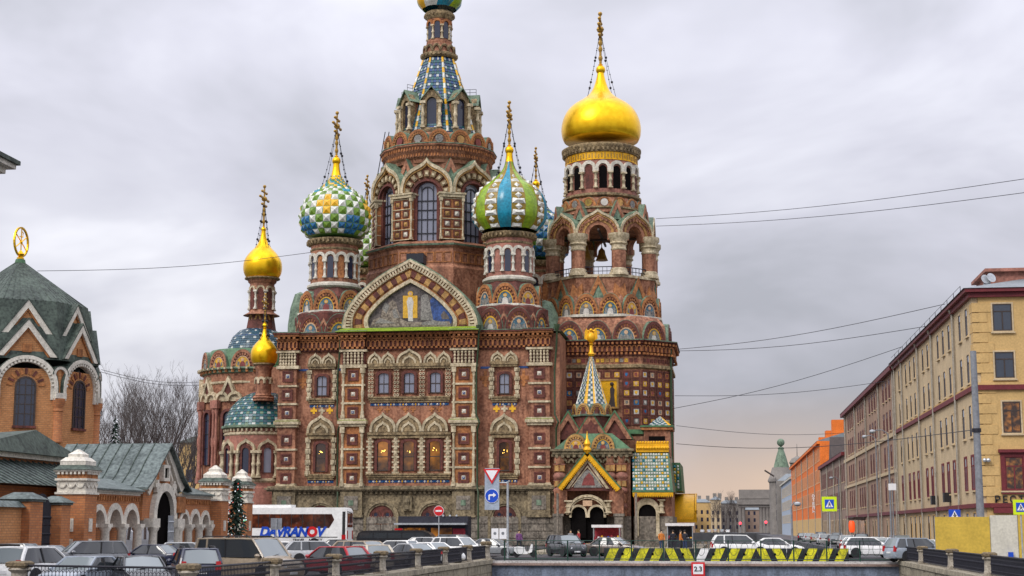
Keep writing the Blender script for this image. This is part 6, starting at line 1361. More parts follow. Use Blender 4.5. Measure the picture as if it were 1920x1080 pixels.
# wall shells keep real window recesses shallow: the wall face sits just behind the frames
yb = thing('corner_building', 'five storey ochre corner building with maroon cornices and restaurant sign', 'building', (30, 160, 0), world=True)
Y0, Y1, ZT = 130.0, 190.0, 21.2
b = MB(); b.box(XB + .12, 44, Y0 + .12, Y1, 0, ZT); b.build('wall', 'stucco_pale', yb)
b = MB(); b.box(XB + .6, 44, Y0, Y0 + .119, 0.01, ZT - .01); b.build('front_wall', 'stucco_yellow', yb)
side = T((XB + .1, 0, 0)) @ RZ(-PI / 2); front = T((0, Y0 - .02, 0))
cols = [-y for y in (133, 136.8, 143.5, 147.3, 151, 158.7, 162.6, 170, 174, 178, 185)]
facade(yb, side, cols, [(18.1, 20.3, 0), (14.2, 16.5, 0), (9.8, 12.3, 0), (5.5, 8.2, 1)], 'glass_dark'); facade(yb, side, cols, [(1.0, 3.6, 0)], 'glass_sky', sill='stucco_yellow')
facade(yb, front, (P(1884, 700, Y0)[0], P(1884, 700, Y0)[0] + 4), [(18.1, 20.3, 0), (14.3, 16.4, 0)], 'glass_sky', 1.5); facade(yb, front, (P(1893, 700, Y0)[0], P(1893, 700, Y0)[0] + 4), [(9.9, 12.4, 0), (5.4, 8.0, 2)], 'glass_room', 1.4)
for z0, z1, e, m in ((20.85, 21.25, .3, 'maroon'), (21.25, 21.55, .6, 'maroon'), (13.35, 13.75, .22, 'maroon'), (4.0, 4.35, .3, 'maroon'), (13.75, 13.95, .1, 'stucco_yellow')):
    b = MB(); b.box(XB + .12 - e, 44, Y0 - e, Y1, z0, z1); b.build('cornice' if z0 > 20 else 'string_course', m, yb)
b = MB(); zr = 21.55; b.add([(XB - .6, Y0 - .7, zr), (44, Y0 - .7, zr), (44, Y1, zr), (XB - .6, Y1, zr), (XB + 5, Y0 + 5, zr + 1.5), (44, Y0 + 5, zr + 1.8), (44, Y1, zr + 1.8), (XB + 5, Y1, zr + 1.8)], [(0, 1, 5, 4), (0, 4, 7, 3), (4, 5, 6, 7), (1, 2, 6, 5), (3, 7, 6, 2)]); b.build('roof', 'sheet_roof', yb)
for z in [4.9 + .82 * i for i in range(19)]:                            # rusticated corner
    if 13.2 < z < 14: continue
    b = MB(); b.box(XB + .09, XB + (1.7 if int(z * 1.2) % 2 else 1.25), Y0 - .05, Y0 + (1.5 if int(z * 1.2) % 2 else 1.0), z, z + .74); b.build('quoin', 'stucco_yellow', yb)
for y in (140.2, 155, 166.3, 181.6, 189): b = MB(); b.tube([(XB - .05, y, 21.3), (XB - .1, y, .3)], .11, 8); b.lathe([(.12, 0), (.3, .5), (.3, .7)], 8, (XB - .15, y, 20.9)); b.build('downpipe', 'zinc_pipe', yb)
rx0, rz = P(1852, 530, Y0 + 6); rx1 = rx0 + 9
b = MB(); b.box(rx0, rx1, Y0 + 5, Y0 + 12, zr + .5, P(1852, 514, Y0 + 6)[1]); b.box(rx0 - .4, rx1 + .3, Y0 + 4.6, Y0 + 12.3, P(1852, 514, Y0 + 6)[1], P(1852, 508, Y0 + 6)[1]); b.build('rooftop_storey', 'stucco_orange' if 0 else 'brick_pink', yb)
for px, py in ((1846, 525), (1857, 522), (1850, 537)): x, z = P(px, py, Y0 + 4); b = MB().at(T((x, Y0 + 4, z)) @ Matrix.Rotation(R(70), 4, 'X') @ Matrix.Rotation(R(25), 4, 'Y')); b.lathe([(.02, 0), (.3, .05), (.42, .16)], 14); b.at(); b.tube([(x, Y0 + 4.1, z), (x, Y0 + 4.3, z - .8)], .04, 5); b.build('satellite_dish', 'steel', yb, True)
for i in range(14): 
    y = Y0 + 3 + i * 4; b = MB(); b.tube([(XB - .3, y, zr), (XB - .3, y, zr + .7)], .025, 4); b.tube([(XB - .3, y, zr + .7), (XB - .3, y + 4, zr + .7)], .025, 4); b.build('roof_rail', 'iron', yb)
obj('lettering', text_mesh('РЕСТОРАН', .78, 'sign_black', .04, 'LEFT', bold=.008, spacing=1.25), yb, T((P(1864, 937, Y0)[0], Y0 - .1, P(1864, 937, Y0)[1])) @ UPR)
b = MB(); x = P(1862, 950, Y0)[0]; b.box(x, x + 9, Y0 - .3, Y0 - .01, P(1864, 962, Y0)[1], P(1864, 951, Y0)[1]); b.build('shop_fascia', 'maroon', yb)
for y, z in ((147, 4.7), (155.8, 4.6)): b = MB(); b.box(XB - .5, XB + .1, y - .5, y + .5, z, z + .85); b.build('air_conditioner', 'sign_black', yb)
for px in (1846, 1853): x, z = P(px, 863, Y0 - .2); b = MB(); b.sphere((x, Y0 - .3, z), .18, 8); b.tube([(x, Y0 - .3, z), (x, Y0, z + .1)], .04, 5); b.build('wall_lamp', 'steel', yb)
# brown-pink block further along
mat('frame_brown', (0.13, 0.045, 0.04), rough=.6, var=.3)
def row_building(name, label, X, Y0, Y1, ZT, m, cols, rows, corn='maroon', depth=18, roofm='sheet_roof', rz=1.6, pane='glass_dark', pipes=(), wd=1.25, framem='frame_brown', endcap=True, roof_y0=0):
    t = thing(name, label, 'building', (X + depth / 2, (Y0 + Y1) / 2, 0), world=True)
    b = MB(); b.box(X + .12, X + depth, Y0 + .02, Y1, 0, ZT); b.build('wall', m, t)
    facade(t, T((X + .1, 0, 0)) @ RZ(-PI / 2), [-c for c in cols], rows, pane, wd, framem)
    b = MB(); b.box(X - .45, X + depth, Y0 + .04, Y1 - .02, ZT - .1, ZT + .5); b.build('cornice', corn, t)
    b = MB(); z = ZT + .5; b.add([(X - .5, Y0 + .04, z), (X - .5, Y1 - .02, z), (X + 6, Y1 - .02, z + rz), (X + 6, Y0 + .04, z + rz), (X + depth, Y0 + .04, z), (X + depth, Y1 - .02, z)], [(0, 3, 2, 1), (3, 4, 5, 2), (0, 4, 3), (1, 2, 5)]); b.build('roof', roofm, t)
    for y in pipes: b = MB(); b.tube([(X - .05, y, ZT), (X - .1, y, .3)], .12, 8); b.build('downpipe', 'zinc_pipe', t)
    return t
R5 = [(18.1, 20.3, 1), (14.2, 16.5, 1), (9.8, 12.3, 1), (5.5, 8.2, 1)]
cc = [192.5 + 3.9 * i for i in range(21) if i % 5 != 4]
t = row_building('apartment_building', 'long five storey brownish pink block with maroon windows beyond the ochre building', XB, 190.05, 273, 21.0, 'stucco_brown', cc, R5 + [(1.0, 3.4, 0)], pipes=[209.5, 229, 248, 268, 191])
for z0, z1, m in ((13.2, 13.7, 'stucco_pale'), (4.0, 4.4, 'maroon'), (8.9, 9.3, 'stucco_pale')): b = MB(); b.box(XB - .08, XB + 1, 190.2, 272.9, z0, z1); b.build('string_course', m, t)
b = MB(); b.box(XB - 1.6, XB + .1, 236, 244, 3.6, 4.0); b.build('shop_awning', 'frame_dark', t); b = MB(); b.box(XB - .02, XB + .1, 236.5, 243.5, .3, 3.5); b.build('shop_front', 'glass_room', t)
cc = [275.5 + 4.2 * i for i in range(16)]
t = row_building('apartment_building', 'low taupe three storey house with dark gabled attic beside the orange facade', XB, 273.05, 343, 14.7, 'stucco_taupe', cc, [(10.3, 13.2, 1), (5.8, 8.6, 1), (1.2, 3.8, 0)], rz=3.0, roofm='sheet_roof', pipes=[283, 300, 320, 340])
b = MB(); b.add([(XB - .3, 300, 15.2), (XB - .3, 308, 15.2), (XB - .3, 304, 19.4), (XB + 6, 300, 15.2), (XB + 6, 308, 15.2), (XB + 6, 304, 19.4)], [(0, 1, 2), (0, 2, 5, 3), (1, 4, 5, 2)]); b.build('attic_gable', 'frame_dark', t)
cc = [347 + 5.2 * i for i in range(28)]
t = row_building('apartment_building', 'bright orange four storey facade with grey roof far along the quay', XB, 343.05, 496, 20.3, 'stucco_orange', cc, [(16.8, 19.2, 0), (12.2, 15.0, 0), (7.6, 10.4, 0)], corn='stucco_orange', rz=2.0, pane='brick_dark', framem='stucco_orange', pipes=[365, 395, 425, 460])
b = MB(); b.box(XB - .05, XB + 8, 343.06, 495.9, 0, 4.5); b.build('ground_floor', 'stucco_yellow', t)
for y, w_ in ((346, 3), (368, 4), (395, 3)): b = MB(); b.box(XB + 3, XB + 3 + w_, y, y + w_, 20.5, 25.5 if y < 350 else 24.5); b.build('chimney_stack', 'stucco_orange', t)
b = MB(); b.box(XB + 8, XB + 17.9, 350, 366, 20.8, 27.0); b.build('rooftop_block', 'stucco_orange', t)
b = MB()
obj('lettering', text_mesh('О\nТ\nЕ\nЛ\nЬ', .8, 'sign_white', .05, bold=.03), thing('hotel_sign', 'vertical white lettered sign on the taupe house corner', 'sign', (P(1527, 944, 338)[0] - .2, 338, P(1527, 945, 338)[1])), T((0, 0, 0)) @ UPR)
cc = [500 + 5.5 * i for i in range(16)]
row_building('apartment_building', 'narrow pale blue facade with white attic behind the orange house', XB, 496.05, 590, 17.5, 'stucco_blue', cc, [(13, 16, 0), (8.5, 11.2, 0), (4.2, 6.6, 0)], corn='white_stone', framem='white_stone', rz=2)
# house with the glazed spire and globe
YH = 625; gx, _ = P(1463, 880, YH); zz = lambda py: P(1463, py, YH)[1]
t = thing('spire_house', 'dark stone corner house with green spire carrying a globe', 'building', (gx, YH, 0), world=True)
b = MB(); b.box(XB - 1.5, 44, 592, 660, 0, zz(906)); b.build('wall', 'stucco_stone', t)
b = MB(); b.lathe([(4.6, 0), (4.6, zz(908)), (5.1, zz(906)), (5.1, zz(903)), (4.4, zz(896)), (3.6, zz(884)), (3.4, zz(880))], 12, (gx - .3, 606, 0)); b.build('corner_bay', 'stucco_stone', t, 40); b = MB(); b.frustum(XB - 1.2, 43, 592.5, 659, zz(906), zz(893), 3.5); b.build('mansard', 'patina_dark' if 'patina_dark' in MATS else 'sheet_roof', t)
b = MB(); b.lathe([(3.6, zz(893)), (3.2, zz(884)), (2.6, zz(872)), (1.7, zz(856)), (1.0, zz(846)), (1.3, zz(843)), (.6, zz(841))], 8, (gx, 612, 0)); b.build('spire', 'copper', t)
b = MB(); b.sphere((gx, 612, zz(833)), 1.5, 14); b.tube([(gx, 612, zz(842)), (gx, 612, zz(836))], .4, 6); b.build('globe', 'copper', t, True)
b = MB(); b.lathe([(3.0, zz(893)), (2.8, zz(872)), (3.3, zz(870)), (2.2, zz(862)), (.2, zz(857)), (.1, zz(835))], 10, (P(1490, 870, 615)[0] + 1.0, 615, 0)); b.build('small_cupola', 'stucco_stone', t)
for i in range(4):
    for j in range(3): b = MB(); y = 596 + i * 7; b.box(XB - 1.62, XB - 1.5, y, y + 2, 5 + j * 6, 9 + j * 6); b.build('window', 'glass_dark', t)
b = MB(); b.tube([(XB - 2, 600, zz(897)), (XB - 5.5, 600, zz(886))], .35, 6); b.build('eagle_bracket', 'frame_dark', t)
# colonnade pavilion closing the view
YK = 700; kx0, kx1 = P(1386, 950, YK)[0], P(1450, 950, YK)[0]; kz = lambda py: P(1410, py, YK)[1]
t = thing('stone_portico', 'grey stone colonnade pavilion with wide passage at the street end', 'building', ((kx0 + kx1) / 2, YK, .3), world=True)
for nm, a, c, e in (('attic', 935, 918, 0), ('entablature', 946, 936, .9), ('architrave', 951, 946, .1)): b = MB(); b.box(kx0 - e, kx1 + e, YK - e, YK + 12, kz(a), kz(c)); b.build(nm, 'stucco_stone', t)
for px in (1388, 1394, 1427, 1433, 1439, 1445): x = P(px, 960, YK)[0]; b = MB(); b.lathe([(.95, .3), (.85, 1.5), (.75, kz(954)), (1.0, kz(951))], 12, (x, YK + 1, 0)); b.build('column', 'stucco_stone', t, True)
b = MB(); b.box(P(1432, 960, YK)[0], kx1, YK + 4, YK + 10, .3, kz(951)); b.build('pylon', 'stucco_stone', t)
# low houses across the far street
for i, (px0, px1, py, m, lab, Y) in enumerate(((1300, 1332, 938, 'stucco_yellow', 'pale yellow far house with regular windows beside the gilded hood', 740), (1332, 1352, 933, 'stucco_pale', 'cream far house with low roof between yellow house and bare trees', 770), (1350, 1388, 940, 'stucco_stone', 'grey far house behind bare trees next to the stone portico', 790), (1388, 1452, 952, 'stucco_taupe', 'taupe far house seen through the stone portico passage', 800), (1270, 1302, 944, 'stucco_brown', 'brown far house half hidden behind the bell tower', 720))):
    x0, x1 = P(px0, 960, Y)[0], P(px1, 960, Y)[0]; zt = P(px0, py + 4, Y)[1]; t = thing('far_house', lab, 'building', ((x0 + x1) / 2, Y, .3), world=True, group='low houses across the far street')
    b = MB(); b.box(x0, x1, Y, Y + 15, .3, zt); b.build('wall', m, t); b = MB(); b.frustum(x0 - .3, x1 + .3, Y - .4, Y + 15, zt, zt + 1.6, 2.5); b.build('roof', 'sheet_roof', t)
    n = max(2, int((x1 - x0) / 2.6)); wmesh = MB().box(-.5, .5, -.03, .1, 0, 1.8).mesh('window', 'glass_dark')
    for j in range(3):
        for q in range(n): obj('window', wmesh, t, T((x0 + (q + .5) * (x1 - x0) / n, Y, 2 + j * 3.4)))
    for q in range(2): b = MB(); x = x0 + (q + .5) * (x1 - x0) / 2; b.box(x, x + 1.6, Y + 5, Y + 6.5, zt + .5, zt + 3.2); b.build('chimney', 'stucco_stone', t)
# hoarding
YHd = 104.0; hz = [3.1, 3.2, 3.25]; hp = [P(px, 1000, YHd)[0] for px in (1753, 1857, 1909, 1990)]
mat('hoard_yellow', (0.56, 0.38, 0.055), rough=.75, var=.15, scale=1, grain=6, bump=.05, streak=.3); mat('hoard_white', (0.58, 0.55, 0.46), rough=.75, var=.15, scale=1, grain=6, bump=.05, streak=.3)
t = thing('site_hoarding', 'yellow and off-white construction hoarding behind the right railing', 'hoarding', (hp[1], YHd, 0), world=True)
for i in range(3): b = MB(); b.box(hp[i] + .02, hp[i + 1] - .02, YHd, YHd + .06, .05, hz[i]); b.build('panel', ('hoard_yellow', 'hoard_white', 'hoard_yellow')[i], t)
for i in range(3): b = MB(); b.box(hp[i], hp[i] + .08, YHd + .07, YHd + .15, .02, hz[i] - .1); b.build('post', 'steel', t)
b = MB(); b.box(P(1890, 1048, YHd)[0], P(1893, 1048, YHd)[0] + .2, YHd - .3, YHd - .1, .02, .9); b.build('blue_bollard', 'sign_blue', t)
# poles and lamps
x, zt = P(1832, 658, 107.5); t = thing('steel_pole', 'tall plain grey pole rising behind the yellow hoarding', 'pole', (P(1838, 960, 107.5)[0], 107.5, 0)); MB().tube([(0, 0, 0), (0, 0, zt)], .27, 12, r1=.2).build('shaft', 'pole_grey', t, True); MB().lathe([(.3, 0), (.3, .25)], 12, (0, 0, zt - 5.4)).build('collar', 'iron', t)
def lamp(px, pytop, Y, label, arm=-1.2):
    x, zt = P(px, pytop, Y); t = thing('street_lamp', label, 'street lamp', (x, Y, .1), 0, 'street lamps along the right quay'); MB().tube([(0, 0, 0), (0, 0, zt)], .11, 8, r1=.07).build('post', 'pole_grey', t, True); MB().tube([(0, 0, zt), (arm * .4, 0, zt + .35), (arm, 0, zt + .3)], .05, 6).build('arm', 'pole_grey', t); b = MB(); b.sphere((arm, 0, zt + .2), .32, 10, sz=.6); b.build('lamp_head', 'steel', t, True)
lamp(1665, 815, 150, 'street lamp before the brownish pink block, nearest to the camera', -1.4); lamp(1642, 824, 178, 'street lamp before the brownish pink block, second in line', -1.2); lamp(1572, 900, 235, 'street lamp beside the lime crossing sign', -1.0); lamp(1484, 952, 134, 'dark lamp post standing before the orange facade', 0.5)
x, z = P(1597, 982, 170); t = thing('lantern_sign', 'glowing red lantern shaped shop sign on the right quay', 'sign', (x, 170, z - .9)); emis('red_glow', (.75, .07, .012), .8); b = MB(); b.lathe([(.2, 0), (.3, .2), (.32, .6), (.3, 1.0), (.2, 1.2)], 12); b.build('lantern', 'red_glow', t, True); b = MB(); b.lathe([(.3, 1.3), (.34, 1.5)], 10); b.build('cap', 'frame_dark', t); MB().tube([(0, 0, -z + 1.0), (0, 0, 0)], .06, 6).build('pole', 'pole_grey', t)
for px, py, Y, lab in ((1388, 982, 694, 'red traffic light left of the street end'), (1436, 980, 693, 'red traffic light in the middle of the street end')):
    x, z = P(px, py, Y); t = thing('traffic_light', lab, 'traffic light', (x, Y, .2)); MB().tube([(0, 0, 0), (0, 0, z + .5)], .12, 6).build('post', 'pole_grey', t); b = MB(); b.box(-.3, .3, -.3, .1, z - 1.5, z + .5); b.build('housing', 'sign_black', t); b = MB(); b.sphere((0, -.35, z), .55, 10); emis('signal_red', (1, .03, .05), 4.0) if 'signal_red' not in MATS else 0; b.build('lens', 'signal_red', t)
x, z = P(1673, 915, 148); t = thing('street_board', 'small white board on lamp height arm before the pale facade', 'sign', (x, 148, .1)); MB().tube([(0, 0, 0), (0, 0, z + .4)], .06, 6).build('pole', 'pole_grey', t); MB().box(-.35, .35, -.1, 0, z - .3, z + .3).build('board', 'sign_white', t)
# ============================================================ BRICK CHAPEL AND CHURCHYARD GATE (left)
brickmat('brick_orange', (0.46, 0.20, 0.072), (0.64, 0.315, 0.13), (0.26, 0.15, 0.085), .5, .17, .03)
brickmat('brick_gate', (0.40, 0.14, 0.05), (0.56, 0.235, 0.085), (0.24, 0.14, 0.085), .5, .17, .03)
mat('patina_dark', (0.022, 0.036, 0.027), rough=.6, var=.4, scale=.7, grain=4, bump=.2, col2=(.08, .108, .085), streak=.5)
mat('patina_blue', (0.05, 0.07, 0.066), rough=.55, var=.3, scale=.6, grain=4, bump=.15, col2=(.15, .185, .175), streak=.4)
mat('plaster', (0.62, 0.58, 0.50), rough=.8, var=.25, scale=1.2, grain=7, bump=.2, streak=.5)
ch = thing('brick_chapel', 'octagonal orange brick chapel with folded green roof and gilded wheel emblem', 'chapel', (P(38, 490, 142)[0], 142, 0), world=True)
hx, YHx = P(38, 490, 142)[0], 142.0; Ro = 7.9; Ap = Ro * C8; A0 = R(33); side_w = 2 * Ap * math.tan(R(22.5)); YFc = YHx - Ap * cos(A0)
cz = lambda py: P(75, py, YFc)[1]
b = MB(); b.lathe([(Ro * 1.04, 0), (Ro * 1.04, 1.2), (Ro, 1.3), (Ro, cz(690))], 8, (hx, YHx, 0), A0 + R(22.5)); b.build('wall', 'brick_orange', ch)
za = P(38, 489, YHx)[1]; zf = P(100, 576, YHx)[1]
b = MB(); b.lathe([(Ro * 1.0, cz(672)), (Ro * .84, zf), (.15, za)], 8, (hx, YHx, 0), A0 + R(22.5)); rf_ = b.build('roof', 'patina_dark', ch)
for f in range(8):
    a = A0 + R(45 * f); b = MB().at(T((hx, YHx, 0)) @ RZ(a))
    for u in (-.85, -.55, -.28, 0, .28, .55, .85):
        r0 = Ro * .84 * C8; x0 = u * r0 * math.tan(R(22.5)); b.tube([(x0, -r0 - .04, zf), (x0 * .12, -.25, za - .15)], .045, 4)
    b.build('seam', 'patina_dark', rf_)
    M = ring(hx, YHx, Ap, a)
    # archivolt, window, two stacked gables
    zs = cz(748); wA = side_w * .94; hA = cz(666) - zs; o1 = arch(wA, wA / 2, 18, 0, 0, hA - wA / 2); k1 = lambda e: arch(wA - 2 * e, wA / 2 - e, 18, 0, 0, hA - wA / 2)
    q = MB().at(T((0, 0, zs))); q.band(o1, k1(.34), -.38, .3, mi=0); q.band(k1(.34), k1(.62), -.2, .3, mi=0); q.band(arch(wA + .16, wA / 2 + .08, 18, 0, 0, hA - wA / 2), o1, -.30, 1.0, mi=1)
    n = 21
    for i in range(n): t_ = PI * (i + .5) / n; q.at(T(((wA / 2 - .46) * cos(t_), -.27, zs + hA - wA / 2 + (wA / 2 - .46) * sin(t_))) @ Matrix.Rotation(PI / 2 - t_, 4, 'Y')); q.box(-.1, .1, -.08, .2, -.13, .13, 0)
    q.at(); obj('archivolt', cached('ch_arch', lambda: q.mesh('archivolt', ['plaster', 'patina_dark'], 40)), ch, M)
    zw0, zw1 = cz(798), cz(708); ww = 1.6
    q = MB(); q.band(opening(ww + .3, zw1 - zw0 + .15, 12), opening(ww, zw1 - zw0, 12), -.12, .2); o = obj('window', cached('ch_w', lambda: q.mesh('window', 'frame_dark')), ch, M @ T((0, 0, zw0)))
    obj('pane', cached('ch_p', lambda: MB().prism(opening(ww, zw1 - zw0, 12), -.03, .1).mesh('pane', 'glass_dark')), o)
    q = MB()
    for x in (-.55, 0, .55): q.box(x - .035, x + .035, -.08, 0, 0, (zw1 - zw0) * .96)
    for z in (.25, .45, .65, .85): q.box(-ww / 2, ww / 2, -.08, 0, (zw1 - zw0) * z - .03, (zw1 - zw0) * z + .03)
    obj('grille', cached('ch_g', lambda: q.mesh('grille', 'frame_dark')), o); obj('sill', cached('ch_s', lambda: MB().box(-ww / 2 - .25, ww / 2 + .25, -.25, .1, -.22, 0).mesh('sill', 'brick_dark')), o)
    for i in range(11):
        t_ = PI * (i + .5) / 11; rr2 = ww / 2 + .62; obj('brick', cached(('ch_vb', i % 2), lambda: MB().box(-.11, .11, -.09, .1, -.28, .28).mesh('brick', 'brick_dark' if i % 2 else 'terracotta')), ch, M @ T((rr2 * cos(t_), 0, zw1 - ww / 2 + rr2 * sin(t_))) @ Matrix.Rotation(PI / 2 - t_, 4, 'Y'))
    for z0, z1, hw, dy in ((cz(668), cz(598), 2.7, .1), (cz(642), cz(560), 2.95, .75)):
        q = MB(); h = z1 - z0; q.band([(hw, 0), (0, h), (-hw, 0)], [(hw - .62, 0), (0, h - .75), (-hw + .62, 0)], -.25, .4, mi=0); q.band([(hw - .62, 0), (0, h - .75), (-hw + .62, 0)], [(hw - .85, 0), (0, h - 1.0), (-hw + .85, 0)], -.1, .4, mi=3); q.prism([(hw - .6, 0), (0, h - .73), (-hw + .6, 0)], .05, 2.2, 1); q.band([(hw + .14, -.05), (0, h + .16), (-hw - .14, -.05)], [(hw, 0), (0, h), (-hw, 0)], -.3, 2.6, mi=2); q.box(-.4, .4, -.06, .2, h * .12, h * .34, 3)
        obj('gable', cached(('ch_gab', round(z0, 2)), lambda: q.mesh('gable', ['plaster', 'brick_orange', 'patina_dark', 'terracotta'])), ch, M @ T((0, dy, z0)))
    Mv = ring(hx, YHx, Ro * .985, a + R(22.5)); h = cz(745) - cz(828)
    obj('column', cached('ch_col', lambda: MB().lathe([(.5, 0), (.5, .3), (.42, .4), (.42, h * .70), (.5, h * .72), (.42, h * .75), (.44, h * .8), (.62, h * .9), (.62, h)], 12).mesh('column', 'brick_gate', 40)), ch, Mv @ T((0, 0, cz(828))))
    q = MB(); q.box(-.55, .55, -.5, .6, 0, .5); obj('impost', cached('ch_imp', lambda: q.mesh('impost', 'plaster')), ch, Mv @ T((0, 0, cz(745))))
    for z, rr2, dy in ((cz(700), .78, -.05), (cz(660), .78, .6)):
        q = MB(); q.band(arch(2 * rr2, rr2, 12), arch(1.3 * rr2, .65 * rr2, 12), -.2, 1.2, mi=0); q.prism(arch(1.3 * rr2, .65 * rr2, 12), .0, 1.0, 1); q.band(arch(2.12 * rr2, 1.06 * rr2, 12), arch(2 * rr2, rr2, 12), -.25, 1.4, mi=2); q.box(-rr2, -rr2 * .65, -.2, .8, -.5, 0, 0); q.box(rr2 * .65, rr2, -.2, .8, -.5, 0, 0); q.box(-rr2 * .65, rr2 * .65, 0, .8, -.5, 0, 1)
        obj('small_arch', cached(('ch_sk', round(z, 1)), lambda: q.mesh('small_arch', ['plaster', 'terracotta', 'patina_dark'], 40)), ch, Mv @ T((0, dy, z)))
b = MB(); b.lathe([(.55, za - .35), (.45, za + .1), (.28, za + .2)], 10, (hx, YHx, 0)); b.build('roof_cap', 'copper_bright', ch)
ez = P(38, 454, YHx)[1]; k = S(YHx); b = MB().at(T((hx, YHx, 0)) @ RZ(R(88))); b.lathe([(.34, za + .1), (.34, za + .3), (.2, za + .4), (.36, za + .65), (.2, za + .85), (.1, za + 1.0)], 12)
hx_, hz_ = 24 * k, 30 * k; ring_ = [(hx_ * 1.25 * cos(2 * PI * i / 28), ez + hz_ * sin(2 * PI * i / 28)) for i in range(28)]; rin = [(x * .87, ez + (z - ez) * .9) for x, z in ring_]; b.band(ring_, rin, -.08, .08, True)
for i in range(3): t_ = R(60 * i + 30); c_, s_ = cos(t_), sin(t_); b.tube([(-hx_ * 1.15 * c_, 0, ez - hz_ * .95 * s_), (hx_ * 1.15 * c_, 0, ez + hz_ * .95 * s_)], .06, 5)
b.sphere((0, 0, ez), .16, 8); b.tube([(-.35, 0, ez + .5), (.3, 0, ez + .55), (.35, 0, ez + .95), (0, 0, ez + 1.05)], .05, 5); b.build('wheel_emblem', 'gold', ch)

# ---- fence line along the street, facing the canal
XG = -45.0; G = T((XG, 0, 0)) @ RZ(PI / 2)
gy = lambda px: PX(px, 960, XG)[0]
def gz(px, py): return PX(px, py, XG)[1]
def pillar(px, wid, pytop, label, ornate=True):
    y = gy(px); t = thing('gate_pillar', label, 'pillar', (XG, y, 0), PI / 2); ztop = gz(px, pytop); w2 = wid / 2
    if ornate:
        hs = ztop * .60; b = MB(); b.box(-w2, w2, -w2, w2, 0, hs); b.build('shaft', 'brick_gate', t)
        b = MB(); b.box(-w2 - .1, w2 + .1, -w2 - .1, w2 + .1, hs, hs + .15); b.box(-w2 + .02, w2 - .02, -w2 + .02, w2 - .02, hs + .15, ztop * .72); b.box(-w2 - .12, w2 + .12, -w2 - .12, w2 + .12, ztop * .72, ztop * .74); b.build('frieze', 'plaster', t)
        for fx in range(4):
            for i in range(3): obj('swag', cached(('swag', wid), lambda: MB().band([(x, -z) for x, z in arch(wid / 3.2, wid / 6, 8)], [(x, -z) for x, z in arch(wid / 4.2, wid / 8.5, 8)], -.06, .05).mesh('swag', 'plaster')), t, RZ(R(90 * fx)) @ T(((i - 1) * wid / 3.2, -w2 - .02, ztop * .70)))
        b = MB(); b.box(-w2, w2, -w2, w2, ztop * .74, ztop * .80); b.build('brick_band', 'terracotta', t)
        b = MB(); z = ztop * .80; b.box(-w2 - .2, w2 + .2, -w2 - .2, w2 + .2, z, z + .12); n = 7
        for fx in range(4):
            b.at(RZ(R(90 * fx)))
            for i in range(n): x = (i - 3) * wid / n; b.box(x - .08, x + .08, -w2 - .16, -w2, z - .2, z)
        b.at(); b.frustum(-w2 - .3, w2 + .3, -w2 - .3, w2 + .3, z + .12, z + .45, .42, 1); b.box(-w2 + .12, w2 - .12, -w2 + .12, w2 - .12, z + .45, z + .72); b.frustum(-w2 + .1, w2 - .1, -w2 + .1, w2 - .1, z + .72, z + 1.0, .3); b.box(-w2 * .5, w2 * .5, -w2 * .5, w2 * .5, z + 1.0, z + 1.2); b.frustum(-w2 * .52, w2 * .52, -w2 * .52, w2 * .52, z + 1.2, ztop, w2 * .45); b.build('stepped_cap', ['plaster', 'patina_dark'], t)
        for z in (1.2, 2.6): 
            for fx in (0, 3): obj('inlay', cached(('pil_in', wid), lambda: MB().box(-.28, .28, -.06, .05, -.45, .45).box(-.16, .16, -.09, .05, -.3, .3).mesh('inlay', 'plaster')), t, RZ(R(90 * fx)) @ T((0, -w2, z)))
    else:
        b = MB(); b.box(-w2, w2, -w2, w2, 0, ztop - .6); b.build('shaft', 'brick_gate', t); b = MB(); b.box(-w2 - .12, w2 + .12, -w2 - .12, w2 + .12, ztop - .6, ztop - .45); b.frustum(-w2 - .25, w2 + .25, -w2 - .25, w2 + .25, ztop - .45, ztop - .25, .3); b.frustum(-w2 + .05, w2 - .05, -w2 + .05, w2 - .05, ztop - .25, ztop, .45); b.build('cap', 'patina_blue', t)
    return t
pillar(143, 2.1, 842, 'tall ornate pillar with stepped stone cap left of the three white arches'); pillar(402, 1.9, 872, 'ornate pillar with stepped cap just left of the lit fir tree'); pillar(452, 1.7, 880, 'ornate pillar with stepped cap between the lit fir tree and coach')
pillar(104, 1.5, 930, 'plain brick pillar with metal cap right of the dark iron gate', False); pillar(42, 1.9, 923, 'plain brick pillar with metal cap at the left frame edge', False)
w_ = thing('brick_wall', 'low orange brick boundary wall with metal coping at the left frame edge', 'wall', (XG, 95, 0), world=True)
b = MB(); b.box(XG - .5, XG + .4, 84, gy(38), 0, 3.7); b.build('wall', 'brick_orange', w_); b = MB(); b.frustum(XG - .8, XG + .7, 83.8, gy(38) + .1, 3.7, 4.1, .45, 0, 0); b.build('coping', 'patina_blue', w_)
ig = thing('iron_gate', 'dark wrought iron gate between the two plain brick pillars', 'gate', (XG, gy(74), 0), world=True)
y0, y1 = gy(56) + .2, gy(97); zt = gz(75, 925)
for i in range(2):
    ya, yb_ = (y0, (y0 + y1) / 2 - .02) if i == 0 else ((y0 + y1) / 2 + .02, y1); b = MB(); n = 12
    for j in range(n + 1): y = ya + (yb_ - ya) * j / n; b.tube([(XG, y, .1), (XG, y, zt - .9 + .9 * sin(PI / 2 * (j / n if i == 0 else 1 - j / n)))], .035, 4)
    for z in (.3, 1.4, 2.6): b.tube([(XG, ya, z), (XG, yb_, z)], .05, 4)
    for j in range(n):
        for z in (.85, 2.0, 3.1): y = ya + (yb_ - ya) * (j + .5) / n; b.sphere((XG, y, z), .1, 5)
    b.build('gate_leaf', 'iron', ig)
